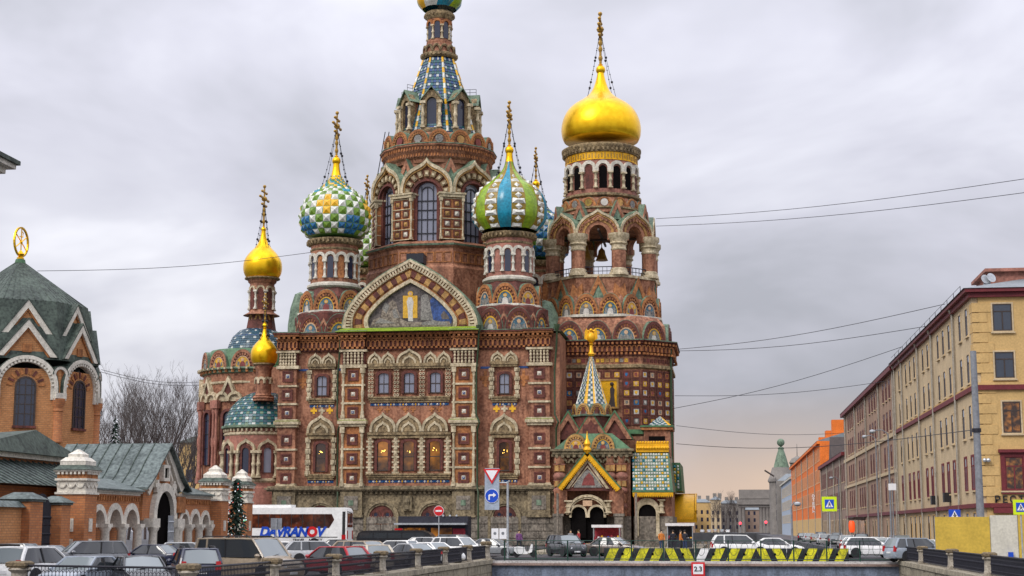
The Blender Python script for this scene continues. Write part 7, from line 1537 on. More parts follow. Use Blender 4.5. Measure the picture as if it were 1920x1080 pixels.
b = MB(); b.box(XG + .2, XG + .25, gy(56), gy(66), gz(60, 1000), gz(60, 974)); b.build('notice_board', 'sign_white', ig)
# arcade walls and the gatehouse
def arcade(pxs, label, pillars=True):
    """pxs: picture x of the bay limits on the street wall"""
    ys = [gy(p) for p in pxs]; t = thing('arcade_wall', label, 'wall', (XG, (ys[0] + ys[-1]) / 2, 0), world=True); zs = 2.65; 
    b = MB(); b.box(XG - 1.3, XG - .9, ys[0], ys[-1], 0, 4.9); b.build('back_wall', 'brick_gate', t)
    for i in range(len(ys) - 1):
        c = (ys[i] + ys[i + 1]) / 2; w = ys[i + 1] - ys[i]; r = w * .5
        q = MB(); outl = [(w / 2, 0), (w / 2, 2.25), (-w / 2, 2.25), (-w / 2, 0)]
        a_ = arch(2 * r * .8, r * .8, 12)
        q.add([(x, 0, z) for x, z in a_] + [(w / 2, 0, 0), (w / 2, 0, 2.2), (-w / 2, 0, 2.2), (-w / 2, 0, 0)], [tuple([13, 14] + [15, 16][:0] + list(range(6, -1, -1))), (14, 15, 6), tuple([15, 16] + list(range(12, 5, -1)))], 0)
        q.band(arch(2 * r * .99, r * .99, 14), arch(2 * r * .70, r * .70, 14), -.12, .8, mi=1)
        q.build('arch', ['brick_gate', 'plaster'], t, 40, M=G @ T((c, -.05, zs)))
    for i, y in enumerate(ys):
        b = MB(); b.lathe([(.46, 0), (.46, .3), (.36, .4), (.33, zs - .5), (.46, zs - .3), (.46, zs - .2)], 12, (XG + .0, y, 0)); b.box(XG - .5, XG + .42, y - .46, y + .46, zs - .2, zs + .06); b.build('column', 'plaster', t, 40)
    b = MB(); b.box(XG - 1.3, XG + .15, ys[0], ys[-1], zs + 2.2, zs + 2.35, 0); b.box(XG - 1.3, XG + .1, ys[0], ys[-1], zs + 2.0, zs + 2.199, 1)
    n = int((ys[-1] - ys[0]) / .45)
    for i in range(n): y = ys[0] + (i + .5) * (ys[-1] - ys[0]) / n; b.box(XG + .1, XG + .2, y - .1, y + .1, zs + 1.75, zs + 2.1, 2)
    b.box(XG - 1.3, XG + .3, ys[0] - .05, ys[-1] + .05, zs + 2.35, zs + 2.6, 0); b.build('cornice', ['plaster', 'brick_gate', 'terracotta'], t)
    b = MB(); z = zs + 2.6; b.add([(XG + .5, ys[0] - .1, z), (XG + .5, ys[-1] + .1, z), (XG - 2.4, ys[-1] + .1, z + .9), (XG - 2.4, ys[0] - .1, z + .9), (XG + .5, ys[0] - .1, z - .12), (XG + .5, ys[-1] + .1, z - .12)], [(0, 1, 2, 3), (4, 5, 1, 0)]); b.build('roof', 'patina_blue', t)
    return t
arcade((168, 198, 229, 259), 'arcade of three white arches left of the gabled gateway'); arcade((334, 354, 374, 392), 'arcade of narrower white arches right of the gabled gateway')
gt = thing('gatehouse', 'gabled churchyard gateway with patinated metal roof and white arched entrance', 'gatehouse', (XG, gy(306), 0), world=True)
yc = gy(308); zr = gz(316, 836); hw = 4.3
prof = [(hw + .9, 5.35), (hw + .1, 5.75), (hw * .74, 6.5), (hw * .48, 7.5), (.0, zr)]; full = prof + [(-x, z) for x, z in reversed(prof[:-1])]
outer = [(x, z + .18) for x, z in full]
b = MB().at(G @ T((yc, 0, 0))); b.band(outer, full, -.5, 8.5); rf_ = b.build('roof', 'patina_blue', gt, 30)
b = MB().at(G @ T((yc, 0, 0)))
for i in range(1, 9):
    v_ = i * .95
    for s_ in (-1, 1): b.tube([(s_ * x, v_, z + .22) for x, z in prof], .05, 4)
b.build('seam', 'patina_dark', rf_)
b = MB().at(G @ T((yc, 0, 0))); b.prism([(hw, 3.0)] + [(x * .93, z - .1) for x, z in full[1:-1]] + [(-hw, 3.0)], .25, 8.2, 0); b.build('wall', 'brick_gate', gt)
b = MB().at(G @ T((yc, 0, 0))); b.band([(x, z) for x, z in full[1:-1]], [(x * .84, z - .45) for x, z in full[1:-1]], -.1, .4, mi=0); b.band([(x * .80, z - .55) for x, z in full[1:-1]], [(x * .72, z - .8) for x, z in full[1:-1]], .1, .4, mi=0); b.build('bargeboard', 'plaster', gt)
aw = 4.4; b = MB().at(G @ T((yc, 0, 2.6))); b.band(opening(aw * 1.22, 3.4, 14), opening(aw * .9, 2.75, 14), -.15, .6); b.build('entrance_arch', 'plaster', gt, 40)
b = MB().at(G @ T((yc, 0, 0))); b.prism(opening(aw * .9, 5.3, 14), .18, .4); b.build('entrance_opening', 'dark_void', gt)
for s_ in (-1, 1):
    for d in (0, .55): b = MB().at(G @ T((yc + s_ * (aw * .5 + .35 + d * .9), -.1 - d * .2, 0))); b.lathe([(.4, 0), (.4, .3), (.3, .4), (.29, 2.1), (.42, 2.3), (.42, 2.45)], 12); b.build('column', 'plaster', gt, 40)
    b = MB().at(G @ T((yc + s_ * (aw * .5 + .7), -.1, 2.45))); b.box(-.85, .85, -.35, .6, 0, .7); b.build('impost', 'plaster', gt)
    b = MB().at(G @ T((yc + s_ * 1.9, -.02, 5.7))); b.box(-.2, .2, -.12, .2, -.5, .5); b.box(-.5, .5, -.11, .2, -.1, .25); b.build('wall_cross', 'plaster', gt)
b = MB().at(G @ T((yc, -.02, 6.15))); b.band([(.75, 0), (.75, 1.3), (-.75, 1.3), (-.75, 0)], [(.45, .25), (.45, 1.05), (-.45, 1.05), (-.45, .25)], -.12, .3, True, 0); b.box(-.45, .45, .05, .3, .25, 1.05, 1); b.build('niche', ['plaster', 'dark_void'], gt)
b = MB().at(G @ T((yc + .75, -.1, 0))); n = 9
for i in range(n): b.tube([(i * .16, 0, .1), (i * .16, 0, 3.4)], .03, 4)
for z in (.5, 1.3, 2.1, 2.9):
    for i in range(n - 1): b.sphere((i * .16 + .08, 0, z), .09, 5)
b.build('gate_leaf', 'steel', gt)
b = MB().at(G @ T((yc + aw * .62 + .6, -.25, 4.3))); b.box(-.9, .9, -.05, .1, -.65, .65); b.build('plaque', 'terracotta', gt)
# annex with hipped metal roofs behind the wall
an = thing('annex_building', 'low brick annex with layered dark metal hipped roofs before the chapel', 'building', (-54, 108, 0), world=True)
b = MB(); b.box(-66, -48.5, 92, 119, 0, 5.3); b.build('wall', 'brick_gate', an); b = MB(); b.box(-64, -51, 100, 117.5, 5.3, 7.5); b.build('upper_wall', 'brick_gate', an)
b = MB(); b.frustum(-67, -47.2, 91, 120, 5.35, 7.3, 4.0); rf_ = b.build('roof', 'patina_dark', an); b = MB()
for i in range(30): y = 91.6 + i * .95; b.tube([(-47.15, y, 5.38), (-51.1, max(95, min(116, y)), 7.33)], .05, 4)
b.build('seam', 'patina_blue', rf_)
b = MB(); b.box(-64.3, -50.5, 99.7, 117.8, 7.4, 7.75); b.build('fascia', 'plaster', an)
x, z = P(68, 806, 112); b = MB(); b.add([(-64.8, 99.2, 7.75), (-50.0, 99.2, 7.75), (-50.0, 118.3, 7.75), (-64.8, 118.3, 7.75), (x, 112, z)], [(0, 1, 4), (1, 2, 4), (2, 3, 4), (3, 0, 4), (0, 3, 2, 1)]); b.build('hip_roof', 'patina_dark', an)
# eaves of a tall house entering the frame at top left
hs = thing('tall_house', 'corner of a tall grey house with layered classical cornice at top left', 'building', (-40, 62, 0), world=True)
ex, ezz = P(39, 303, 70); b = MB(); b.box(ex - 20, ex - 1.35, 50.5, 69.2, 0, ezz - 1.0); b.build('wall', 'stucco_stone', hs)
for z0, z1, e in ((-1.25, -.95, 1.0), (-.95, -.7, .75), (-.7, -.42, .5), (-.42, -.2, .15), (-.2, 0, 0)): b = MB(); b.box(ex - 20, ex - e, 50, 70 - e, ezz + z0, ezz + z1); b.build('cornice', 'patina_dark' if z1 == 0 else 'plaster', hs)
for i in range(4):
    for j in range(4): b = MB(); y = 53 + i * 4.2; b.box(ex - 1.36, ex - 1.30, y, y + 1.4, 2 + j * 4, 4.4 + j * 4); b.build('window', 'glass_dark', hs)

# ============================================================ TREES
mat('bark', (0.075, 0.055, 0.05), rough=.9, var=.35, scale=3, bump=.3); mat('twig', (0.085, 0.07, 0.064), rough=.9, var=.3, scale=3, bump=0)
mat('needles', (0.015, 0.04, 0.025), rough=.8, var=.5, scale=4, bump=0); mat('snow', (0.75, 0.77, 0.8), rough=.8, var=.1)
def bare_tree(seed, H, spread=.33):
    r_ = random.Random(seed); tr = MB(); cr = MB()
    def grow(p, d, ln, r, lv):
        k = 3; pts = [p]
        for i in range(k):
            d = (d + Vector((r_.uniform(-.14, .14), r_.uniform(-.14, .14), r_.uniform(-.02, .13)))).normalized(); p = p + d * ln / k; pts.append(p)
        (tr if lv < 2 else cr).tube(pts, r, 6 if lv < 2 else 3, r1=r * .62)
        if lv == 5: return
        n = (6, 4, 3, 3, 2)[lv] if lv else 9
        for i in range(n):
            u = r_.uniform(.35, 1) if lv else r_.uniform(.28, 1.0); q = pts[0].lerp(pts[-1], u) if u < .99 else pts[-1]
            j = min(int(u * k), k - 1); q = pts[j].lerp(pts[j + 1], u * k - j)
            a = r_.uniform(0, 2 * PI); side_ = Vector((cos(a), sin(a), 0)); nd = (d * r_.uniform(.6, 1.0) + side_ * r_.uniform(.35, .75) + Vector((0, 0, .35))).normalized()
            grow(q, nd, ln * (r_.uniform(.36, .55) if lv == 0 else r_.uniform(.45, .7)), max(.015, r * .46 * (1.15 - .4 * u)), lv + 1)
    grow(Vector((0, 0, 0)), Vector((0, 0, 1)), H * .82, .26, 0)
    return tr.mesh('trunk', 'bark', 60, False), cr.mesh('crown', 'twig', False, False)
trees = [bare_tree(s_, 21) for s_ in (3, 8, 15, 21)]
tl2 = ['slender bare tree close behind the chapel wall', 'bare tree with fine twigs right of the chapel', 'tall bare tree behind the annex roof', 'bare tree behind the left half of the gatehouse roof', 'thin bare tree above the gatehouse ridge', 'tallest bare tree above the gatehouse roof', 'bare tree with forked crown above the gatehouse gable', 'bare tree just right of the gatehouse gable', 'bare tree between gatehouse gable and apse', 'bare tree standing close to the apse', 'bare tree touching the apse columns', 'short bare tree behind the chapel corner', 'bare tree low behind the stepped pillar caps', 'dense bare tree in the second row behind the gatehouse', 'thin bare tree behind the snowy fir', 'bare tree close behind the middle of the gatehouse ridge', 'far bare tree between the tallest two', 'far bare tree right of the gatehouse gable', 'low bare tree against the chapel wall', 'low bare tree just above the gatehouse gable tip']
rt = random.Random(5)
tag_n = ['leftmost', 'second', 'third', 'fourth', 'fifth', 'sixth', 'seventh', 'eighth', 'rightmost']
for i, (px, pyt, Y) in enumerate(((193, 770, 225), (208, 735, 240), (232, 718, 232), (251, 712, 246), (270, 735, 228), (293, 706, 240), (312, 716, 252), (333, 726, 226), (349, 722, 238), (364, 730, 246), (377, 745, 232), (186, 760, 260), (358, 790, 215), (281, 745, 262), (222, 760, 256), (262, 752, 222), (303, 748, 266))):
    x, zt = P(px, pyt, Y); m0, m1 = trees[i % 4]; t = thing('bare_tree', tl2[i], 'tree', (x, Y, .5), rt.uniform(0, 6.28), 'bare trees behind the gatehouse'); k = zt / 28.0; t.scale = (k * rt.uniform(.85, 1.1), k * rt.uniform(.85, 1.1), k)
    obj('trunk', m0, t); obj('crown', m1, t)
for i in range(9):
    Y = 702 + 9 * (i % 4); x = P(1338 + i * 5.5, 960, Y)[0]; m0, m1 = trees[i % 4]; t = thing('bare_tree', tag_n[i] + ' small bare tree in the row before the far houses', 'tree', (x, Y, .3), rt.uniform(0, 6.28), 'far bare trees at the street end'); t.scale = (.52, .52, .5 + .06 * (i % 3)); obj('trunk', m0, t); obj('crown', m1, t)
def fir(name, label, x, y, z, H, W, seed, lights=False):
    r_ = random.Random(seed); t = thing(name, label, 'tree', (x, y, z)); MB().tube([(0, 0, 0), (0, 0, H * .96)], .14, 6, r1=.03).build('trunk', 'bark', t); b = MB(); dots = MB(); n = 900
    for i in range(n):
        u = r_.random() ** .8; zz_ = H * (.06 + .93 * u); rr2 = W * (1 - u) * r_.uniform(.25, 1.05) + .06; a = r_.uniform(0, 2 * PI); p = Vector((rr2 * cos(a), rr2 * sin(a), zz_ - rr2 * .25)); s0 = r_.uniform(.12, .3)
        d = Vector((cos(a), sin(a), -.35)).normalized(); sd = Vector((-sin(a), cos(a), 0)); b.add([tuple(p - sd * s0 * .6), tuple(p + sd * s0 * .6), tuple(p + d * s0 * 1.6), tuple(p + Vector((0, 0, s0 * .5)))], [(0, 1, 2), (0, 1, 3), (0, 2, 3)], 0 if lights or r_.random() < .7 else 1)
        if lights and i % 14 == 0: dots.sphere(tuple(p + d * .2), .06, 5, (0, 0, 1, 0, 2)[(i // 14) % 5])
    tag(b.build('crown', ['needles', 'snow'], t, fix=False), kind='stuff')
    if lights: emis('bulb_white', (.8, .85, .9), .8); emis('bulb_red', (1, .05, .03), 1.0); emis('bulb_green', (.1, .7, .3), .8); tag(dots.build('fairy_lights', ['bulb_white', 'bulb_red', 'bulb_green'], t), kind='stuff')
fir('lit_fir_tree', 'dark fir tree hung with fairy lights between two ornate pillars', -44.3, gy(428) + .3, .2, gz(428, 902), 1.3, 4, True)
x, zt = P(217, 790, 200); fir('snowy_fir', 'dark fir with white tipped branches behind the annex roof', x, 200, .5, zt, 2.6, 9)
x0 = P(335, 870, 290)[0]; t = thing('far_house', 'ochre house glimpsed between tree trunks left of the apse', 'building', (x0 + 4, 290, .5), world=True); b = MB(); b.box(x0, x0 + 14, 290, 300, .5, P(350, 830, 290)[1]); b.build('wall', 'stucco_yellow', t); b = MB(); b.frustum(x0 - .4, x0 + 14.4, 289.5, 300.5, P(350, 830, 290)[1], P(350, 815, 290)[1], 3); b.build('roof', 'patina_dark', t)
for q in range(4):
    for j in range(3): b = MB(); b.box(x0 + 1.5 + q * 3, x0 + 2.8 + q * 3, 289.94, 290.05, 3 + j * 4, 5.4 + j * 4); b.build('window', 'glass_dark', t)

# ============================================================ OVERHEAD CABLES
def cable(a, c, Ya, Yc, label, sag=.6, r=.028):
    x0, z0 = P(*a, Ya); x1, z1 = P(*c, Yc); p0, p1 = Vector((x0, Ya, z0)), Vector((x1, Yc, z1)); b = MB(); o0 = p0.copy()
    pts = [p0.lerp(p1, i / 12) - p0 - Vector((0, 0, sag * sin(PI * i / 12))) for i in range(13)]; b.tube(pts, r, 4)
    tag(b.build('overhead_cable', 'iron', None, M=T(p0)), label, 'cable', 'overhead cables')
cable((70, 508), (585, 473), 150, 181, 'cable running from the chapel roof to the green studded dome')
cable((1230, 410), (1990, 325), 188, 130, 'upper of the twin cables leaving the bell tier'); cable((1230, 424), (1990, 352), 188, 130, 'lower of the twin cables leaving the bell tier')
cable((1268, 655), (1772, 570), 186, 135, 'upper cable from the bell tower cornice to the ochre roof'); cable((1268, 658), (1735, 612), 186, 145, 'lower cable from the bell tower cornice to the ochre roof')
cable((1262, 766), (1692, 650), 186, 160, 'steep cable from below the heraldic tiles to the roofs'); cable((1265, 742), (1660, 715), 186, 190, 'level cable across the sky below the steep one')
cable((1268, 832), (1825, 806), 184, 120, 'dark cable from the tiled side roof to the tall grey pole', .9); cable((1268, 798), (1580, 812), 184, 240, 'faint cable just above the side roof line')
cable((190, 693), (380, 716), 160, 195, 'upper cable between chapel and apse above the trees'); cable((188, 697), (382, 722), 160, 195, 'lower cable between chapel and apse above the trees')
# ============================================================ VEHICLES
glassmat('car_glass', (0.035, 0.04, 0.045), .05, .9); glassmat('car_glass_pale', (0.20, 0.23, 0.24), .08, .9)
mat('tyre', (0.018, 0.018, 0.02), rough=.85, var=.2, coord='obj'); mat('rim', (0.38, 0.39, 0.41), rough=.35, metal=.8, var=.15, coord='obj'); mat('lamp_red', (0.42, 0.012, 0.015), rough=.2, var=.1, coord='obj'); mat('lamp_clear', (0.6, 0.62, 0.65), rough=.12, var=.1, coord='obj'); mat('trim_black', (0.02, 0.02, 0.022), rough=.5, var=.2, coord='obj'); mat('plate', (0.7, 0.7, 0.7), rough=.5, var=.1, coord='obj')
def paint(name, c): 
    if name not in MATS: mat(name, c, rough=.3, var=.16, scale=1.1, grain=7, bump=.02, coat=.6, coord='obj', spec=.5, streak=.3)
    return name
COLS = dict(white=(.68, .68, .68), silver=(.44, .45, .46), grey=(.20, .21, .22), black=(.014, .015, .018), navy=(.015, .02, .05), red=(.42, .012, .02), beige=(.34, .27, .19), cream=(.52, .46, .36), brown=(.12, .09, .075), slate=(.27, .31, .36))
KIND = dict(hatch=(4.1, 1.76, 1.5, .92, .80, -1.97, -1.55, .95, .20), suv=(4.6, 1.88, 1.72, 1.05, .98, -2.2, -1.85, 1.1, .40), sedan=(4.6, 1.8, 1.45, .90, .80, -1.65, -.95, 1.0, .25), wagon=(4.75, 1.82, 1.55, .95, .85, -2.3, -1.8, 1.0, .30), van=(5.1, 1.98, 1.98, 1.12, 1.05, -2.5, -2.35, 1.55, .85))
PROTO = {}
def car_proto(kind, col, rails=False):
    key = (kind, col, rails)
    if key in PROTO: return PROTO[key]
    L_, W_, H_, belt, hood, xb0, xt0, xb1, xt1 = KIND[kind]; hw = W_ / 2; pm = paint('paint_' + col, COLS[col]); parts = []
    tail = belt + .04 if kind != 'sedan' else belt + .06
    st = [(-L_ / 2, .42, tail * .62, .80), (-L_ / 2 + .06, .28, tail * .86, .92), (-L_ / 2 + .22, .22, tail, .98), (-L_ * .3, .2, belt + .02, 1.0), (-.3, .2, belt, 1.0), (.8, .2, belt - .01, 1.0), (xb1 + .05, .2, hood + .10, .995), (L_ * .36, .2, hood + .02, .98), (L_ / 2 - .22, .22, hood * .90, .93), (L_ / 2 - .05, .28, hood * .74, .84), (L_ / 2, .36, hood * .55, .74)]
    b = MB(); vs = []; 
    for x, zb, zt, k in st:
        h = zt - zb; hf = [(.86, 0), (.97, .10), (1.0, .34), (1.0, .62), (.975, .86), (.92, .96), (.55, 1.02), (0, 1.04)]
        ringp = [(hw * k * a, zb + h * c) for a, c in hf]; ringp = ringp + [(-a, c) for a, c in reversed(ringp[:-1])]
        vs += [(x, y, z) for y, z in ringp]
    n = 15; fs = [(j * n + i, j * n + (i + 1) % n, (j + 1) * n + (i + 1) % n, (j + 1) * n + i) for j in range(len(st) - 1) for i in range(n)] + [tuple(range(n)), tuple(reversed(range((len(st) - 1) * n, len(st) * n)))]
    b.add(vs, fs, 0)
    wt = hw * .76 if kind != 'van' else hw * .86; wb = hw * .93; zr = H_ - .07
    g = 6; vs = []                                                      # crowned roof
    for i in range(g + 1):
        for j in range(g + 1):
            u, v_ = i / g, -1 + 2 * j / g; x = xt0 + (xt1 - xt0) * u; vs.append((x, wt * v_, zr + .07 * (1 - v_ ** 4 * .9) * (1 - (2 * u - 1) ** 4 * .75) - .02))
    b.add(vs, [(i * (g + 1) + j, i * (g + 1) + j + 1, (i + 1) * (g + 1) + j + 1, (i + 1) * (g + 1) + j) for i in range(g) for j in range(g)], 0)
    zb_ = belt - .02
    for s_ in (-1, 1):
        for (xa, xc, r) in ((xb1, xt1, .05), (xb0, xt0, .075 if kind != 'sedan' else .06)): b.tube([(xa, s_ * wb, zb_), ((xa + xc) / 2 + (.04 if xa > 0 else -.04), s_ * (wb + wt) / 2 * 1.015, (zb_ + zr) / 2), (xc, s_ * wt, zr)], r, 6, 0)
        xm = (xt0 + xt1) / 2; b.tube([(xm + .08, s_ * wb, zb_), (xm + .02, s_ * wt, zr)], .045, 5, 1)
        if kind in ('suv', 'wagon', 'van'): xq = xt0 + .55; b.tube([(xq, s_ * wb, zb_), (xq, s_ * wt, zr)], .07, 5, 0)
        b.tube([(xt0, s_ * wt, zr), ((xt0 + xt1) / 2, s_ * wt, zr + .015), (xt1, s_ * wt, zr)], .045, 6, 0)
    b.tube([(xt1, -wt, zr), (xt1, wt, zr)], .04, 5, 0); b.tube([(xt0, -wt, zr), (xt0, wt, zr)], .05, 5, 0)
    parts.append(('body', b.mesh('body', [pm, 'trim_black'], 38), []))
    gl = 'car_glass_pale'; 
    def pane(name, q, m=gl): 
        bb = MB(); a = [Vector(p) for p in q]; nrm = (a[1] - a[0]).cross(a[3] - a[0]).normalized(); c = sum(a, Vector()) / 4; k = 5; vv = []
        for i in range(k):
            for j in range(k):
                u, v_ = i / (k - 1), j / (k - 1); p = a[0].lerp(a[1], u).lerp(a[3].lerp(a[2], u), v_); bul = .035 * (1 - (2 * u - 1) ** 2)
                outd = Vector((c.x, c.y, 0)) - Vector(((xt0 + xt1) / 2, 0, 0)); sg = 1 if nrm.dot(outd) > 0 else -1; vv.append(tuple(p + nrm * sg * bul))
        bb.add(vv, [(i * k + j, i * k + j + 1, (i + 1) * k + j + 1, (i + 1) * k + j) for i in range(k - 1) for j in range(k - 1)]); parts.append((name, bb.mesh(name, m, True), []))
    pane('windshield', [(xb1, -wb, zb_), (xb1, wb, zb_), (xt1, wt, zr), (xt1, -wt, zr)]); pane('rear_window', [(xb0, -wb, zb_), (xb0, wb, zb_), (xt0, wt, zr), (xt0, -wt, zr)])
    for s_ in (-1, 1):
        xm = (xt0 + xt1) / 2; pane('side_window', [(xm + .08, s_ * wb, zb_), (xb1 - .05, s_ * wb, zb_), (xt1, s_ * wt, zr), (xm + .02, s_ * wt, zr)], 'car_glass'); pane('side_window', [(xb0 + .05, s_ * wb, zb_), (xm + .08, s_ * wb, zb_), (xm + .02, s_ * wt, zr), (xt0, s_ * wt, zr)], 'car_glass')
        bb = MB(); bb.sphere((xb1 - .2, s_ * (hw + .1), belt + .06), .13, 8, sz=.75); bb.tube([(xb1 - .2, s_ * (hw - .06), belt), (xb1 - .2, s_ * (hw + .1), belt + .04)], .03, 4); parts.append(('wing_mirror', bb.mesh('wing_mirror', pm, True), []))
        bb = MB(); bb.add([(L_ / 2 - .34, s_ * hw * .93, hood * .80), (L_ / 2 - .06, s_ * hw * .80, hood * .66), (L_ / 2 - .0, s_ * hw * .48, hood * .64), (L_ / 2 - .05, s_ * hw * .46, hood * .76), (L_ / 2 - .26, s_ * hw * .78, hood * .90)], [(0, 1, 2, 3, 4)]); parts.append(('headlight', bb.mesh('headlight', 'lamp_clear'), []))
        zt_ = tail * .95; tall = .42 if kind in ('suv', 'van', 'hatch') else .2; bb = MB(); bb.frustum(-L_ / 2 + .0, -L_ / 2 + .2, s_ * hw * .80 - .13, s_ * hw * .80 + .13, zt_ - tall * .7, zt_ + tall * .25, .03); parts.append(('tail_light', bb.mesh('tail_light', 'lamp_red'), []))
        if rails: bb = MB(); bb.tube([(xt0 + .1, s_ * wt * .93, H_ - .05), (xt0 + .3, s_ * wt * .93, H_ + .05), (xt1 - .3, s_ * wt * .93, H_ + .05), (xt1 - .1, s_ * wt * .93, H_ - .06)], .025, 5); parts.append(('roof_rail', bb.mesh('roof_rail', 'trim_black'), []))
    bb = MB(); bb.box(-L_ / 2 - .02, -L_ / 2 + .05, -.26, .26, tail * .55, tail * .55 + .12); parts.append(('licence_plate', bb.mesh('licence_plate', 'plate'), [])); bb = MB(); bb.box(L_ / 2 - .06, L_ / 2 + .015, -.26, .26, .36, .47); parts.append(('licence_plate', bb.mesh('licence_plate', 'plate'), []))
    bb = MB(); bb.box(L_ / 2 - .10, L_ / 2 - .02, -hw * .42, hw * .42, hood * .52, hood * .66); parts.append(('grille', bb.mesh('grille', 'trim_black'), []))
    bb = MB(); bb.tube([(xb1 + .06, -.45, hood + .10), (xb1 - .1, .3, hood + .20)], .012, 4); parts.append(('wiper', bb.mesh('wiper', 'trim_black'), []))
    rw = .33 if kind not in ('suv', 'van') else .37
    for x in (-L_ * .29, L_ * .31):
        for s_ in (-1, 1):
            bb = MB().at(T((x, s_ * (hw - .10), rw)) @ Matrix.Rotation(PI / 2, 4, 'X')); bb.lathe([(rw * .62, -.115), (rw * .95, -.115), (rw, -.07), (rw, .07), (rw * .95, .115), (rw * .62, .115), (rw * .62, -.115)], 20, cap=False); tm = bb.mesh('wheel', 'tyre', 40)
            bb = MB().at(T((x, s_ * (hw - .10), rw)) @ Matrix.Rotation(PI / 2, 4, 'X'))
            bb.lathe([(.05, -.09), (rw * .62, -.10), (rw * .62, .10), (.05, .09)], 14); parts.append(('wheel', tm, [('rim', bb.mesh('rim', 'rim', 40))]))
            bb = MB().at(T((x, s_ * (hw * .985), rw + .02)) @ Matrix.Rotation(PI / 2, 4, 'X')); bb.lathe([(rw * 1.17, -.03), (rw * 1.17, .03)], 18); parts.append(('wheel_arch', bb.mesh('wheel_arch', 'trim_black'), []))
    PROTO[key] = parts; return parts
def car(kind, col, x, y, z, heading, label, rails=False, group='cars parked by the church', name='parked_car', cat='car', scale=1.0):
    """heading: degrees, 0 = nose to the right of the picture, 90 = nose away from the camera"""
    t = thing(name, label, cat, (x, y, z), R(heading), group); t.scale = (scale,) * 3
    for nm, me, subs in car_proto(kind, col, rails):
        o = obj(nm, me, t)
        for sn, sm in subs: obj(sn, sm, o)
    return t
def place(kind, col, px, py, head, label, ground=0.0, scale=1.0, Y=None, **kw):        # px, py: picture position of the roof
    zr = ground + KIND[kind][2] * scale; Y = Y or (CAM_Z - zr) * F_PX / (py - 990); return car(kind, col, P(px, py, Y)[0], Y, ground, head, label, scale=scale, **kw)
place('hatch', 'white', 66, 1025, 80, 'white hatchback seen from behind at the bottom left corner', Y=62.5, scale=1.12)
place('suv', 'grey', 160, 1015, -142, 'dark grey crossover with open looking windscreen before the three white arches', Y=84)
place('sedan', 'slate', 158, 1044, -100, 'slate blue saloon facing the camera half hidden behind the railing', Y=58, scale=.94)
place('sedan', 'black', 264, 1040, -58, 'black saloon with pale windscreen beside the slate blue saloon', Y=58, scale=.95)
place('suv', 'navy', 366, 1030, 116, 'navy estate seen from behind with roof rails beside the beige people carrier', Y=64.5, rails=True, scale=.93)
place('van', 'beige', 470, 1011, -24, 'beige people carrier turned right near the railing', Y=70, rails=True)
place('hatch', 'red', 622, 1022, 150, 'red hatchback between the people carrier and cream hatchback', Y=80)
place('hatch', 'cream', 686, 1019, 128, 'cream hatchback seen from behind beside the red one', Y=88)
place('wagon', 'beige', 690, 1010, -30, 'tan estate car behind the cream hatchback', Y=98, scale=1.05)
place('sedan', 'silver', 768, 1016, 140, 'silver saloon with sloping rear window behind the fourth railing post', Y=100)
place('sedan', 'white', 815, 1014, -35, 'whitish saloon between the silver saloon and white crossover', Y=108)
place('suv', 'white', 862, 1007, -28, 'white crossover with dark side windows near the bridge corner', Y=122)
place('hatch', 'black', 862, 1003, -20, 'dark hatchback roof showing behind the white crossover', Y=136, ground=.3, scale=1.05)
place('sedan', 'grey', 925, 1011, -15, 'grey saloon next to the sign post at the bridge corner', Y=130, ground=.1)
place('hatch', 'silver', 360, 1018, 10, 'silver hatchback behind the navy estate before the gateway', Y=100)
place('sedan', 'white', 535, 1016, 15, 'small white saloon between the people carrier and coach', Y=112)
place('sedan', 'grey', 75, 1016, 170, 'grey saloon with roof aerial before the dark iron gate', Y=86)
place('hatch', 'grey', 12, 1016, 175, 'dark car roof at the left frame edge below the brick wall', Y=92)
place('wagon', 'silver', 598, 1012, 20, 'silver estate roof between the red hatchback and coach', Y=106)
place('hatch', 'white', 738, 1010, 160, 'white hatchback roof behind the tan estate', Y=118)
place('sedan', 'black', 640, 1009, 5, 'black saloon roof close before the coach tail', Y=126, ground=.05)
place('suv', 'silver', 432, 1010, -160, 'silver crossover behind the people carrier roof', Y=92)
place('sedan', 'navy', 285, 1016, 165, 'navy saloon before the gateway columns', Y=92)
place('hatch', 'silver', 782, 1004, 175, 'silver hatchback roof below the dark kiosk', Y=134, ground=.15)
BG = 'cars on the bridge'
place('suv', 'black', 1062, 1008, -62, 'black crossover facing the camera on the bridge', Y=126, ground=.16, group=BG, name='bridge_car')
place('sedan', 'brown', 1152, 1006, -18, 'brown saloon beside the black crossover on the bridge', Y=128, ground=.16, group=BG, name='bridge_car', scale=1.06)
place('suv', 'white', 1388, 1000, 4, 'white sport utility car side on behind the striped barriers', Y=125, ground=.18, group=BG, name='bridge_car')
place('sedan', 'white', 1455, 1005, 2, 'white saloon just ahead of the white sport utility car', Y=131, ground=.18, group=BG, name='bridge_car')
place('hatch', 'white', 1630, 1010, 8, 'white hatchback side on with red tail lamp at the right bridge end', Y=124.5, ground=.16, group=BG, name='bridge_car', scale=1.05)
place('suv', 'slate', 1718, 1012, 25, 'bluish car behind the right railing beside the yellow hoarding', Y=118, group=BG, name='bridge_car'); 
rq = random.Random(11); cl = ['white', 'silver', 'grey', 'black', 'silver', 'white', 'navy', 'beige']; kk = ['sedan', 'hatch', 'suv', 'wagon']
fl = ['{} {} parked on the right quay, {} in the far row']
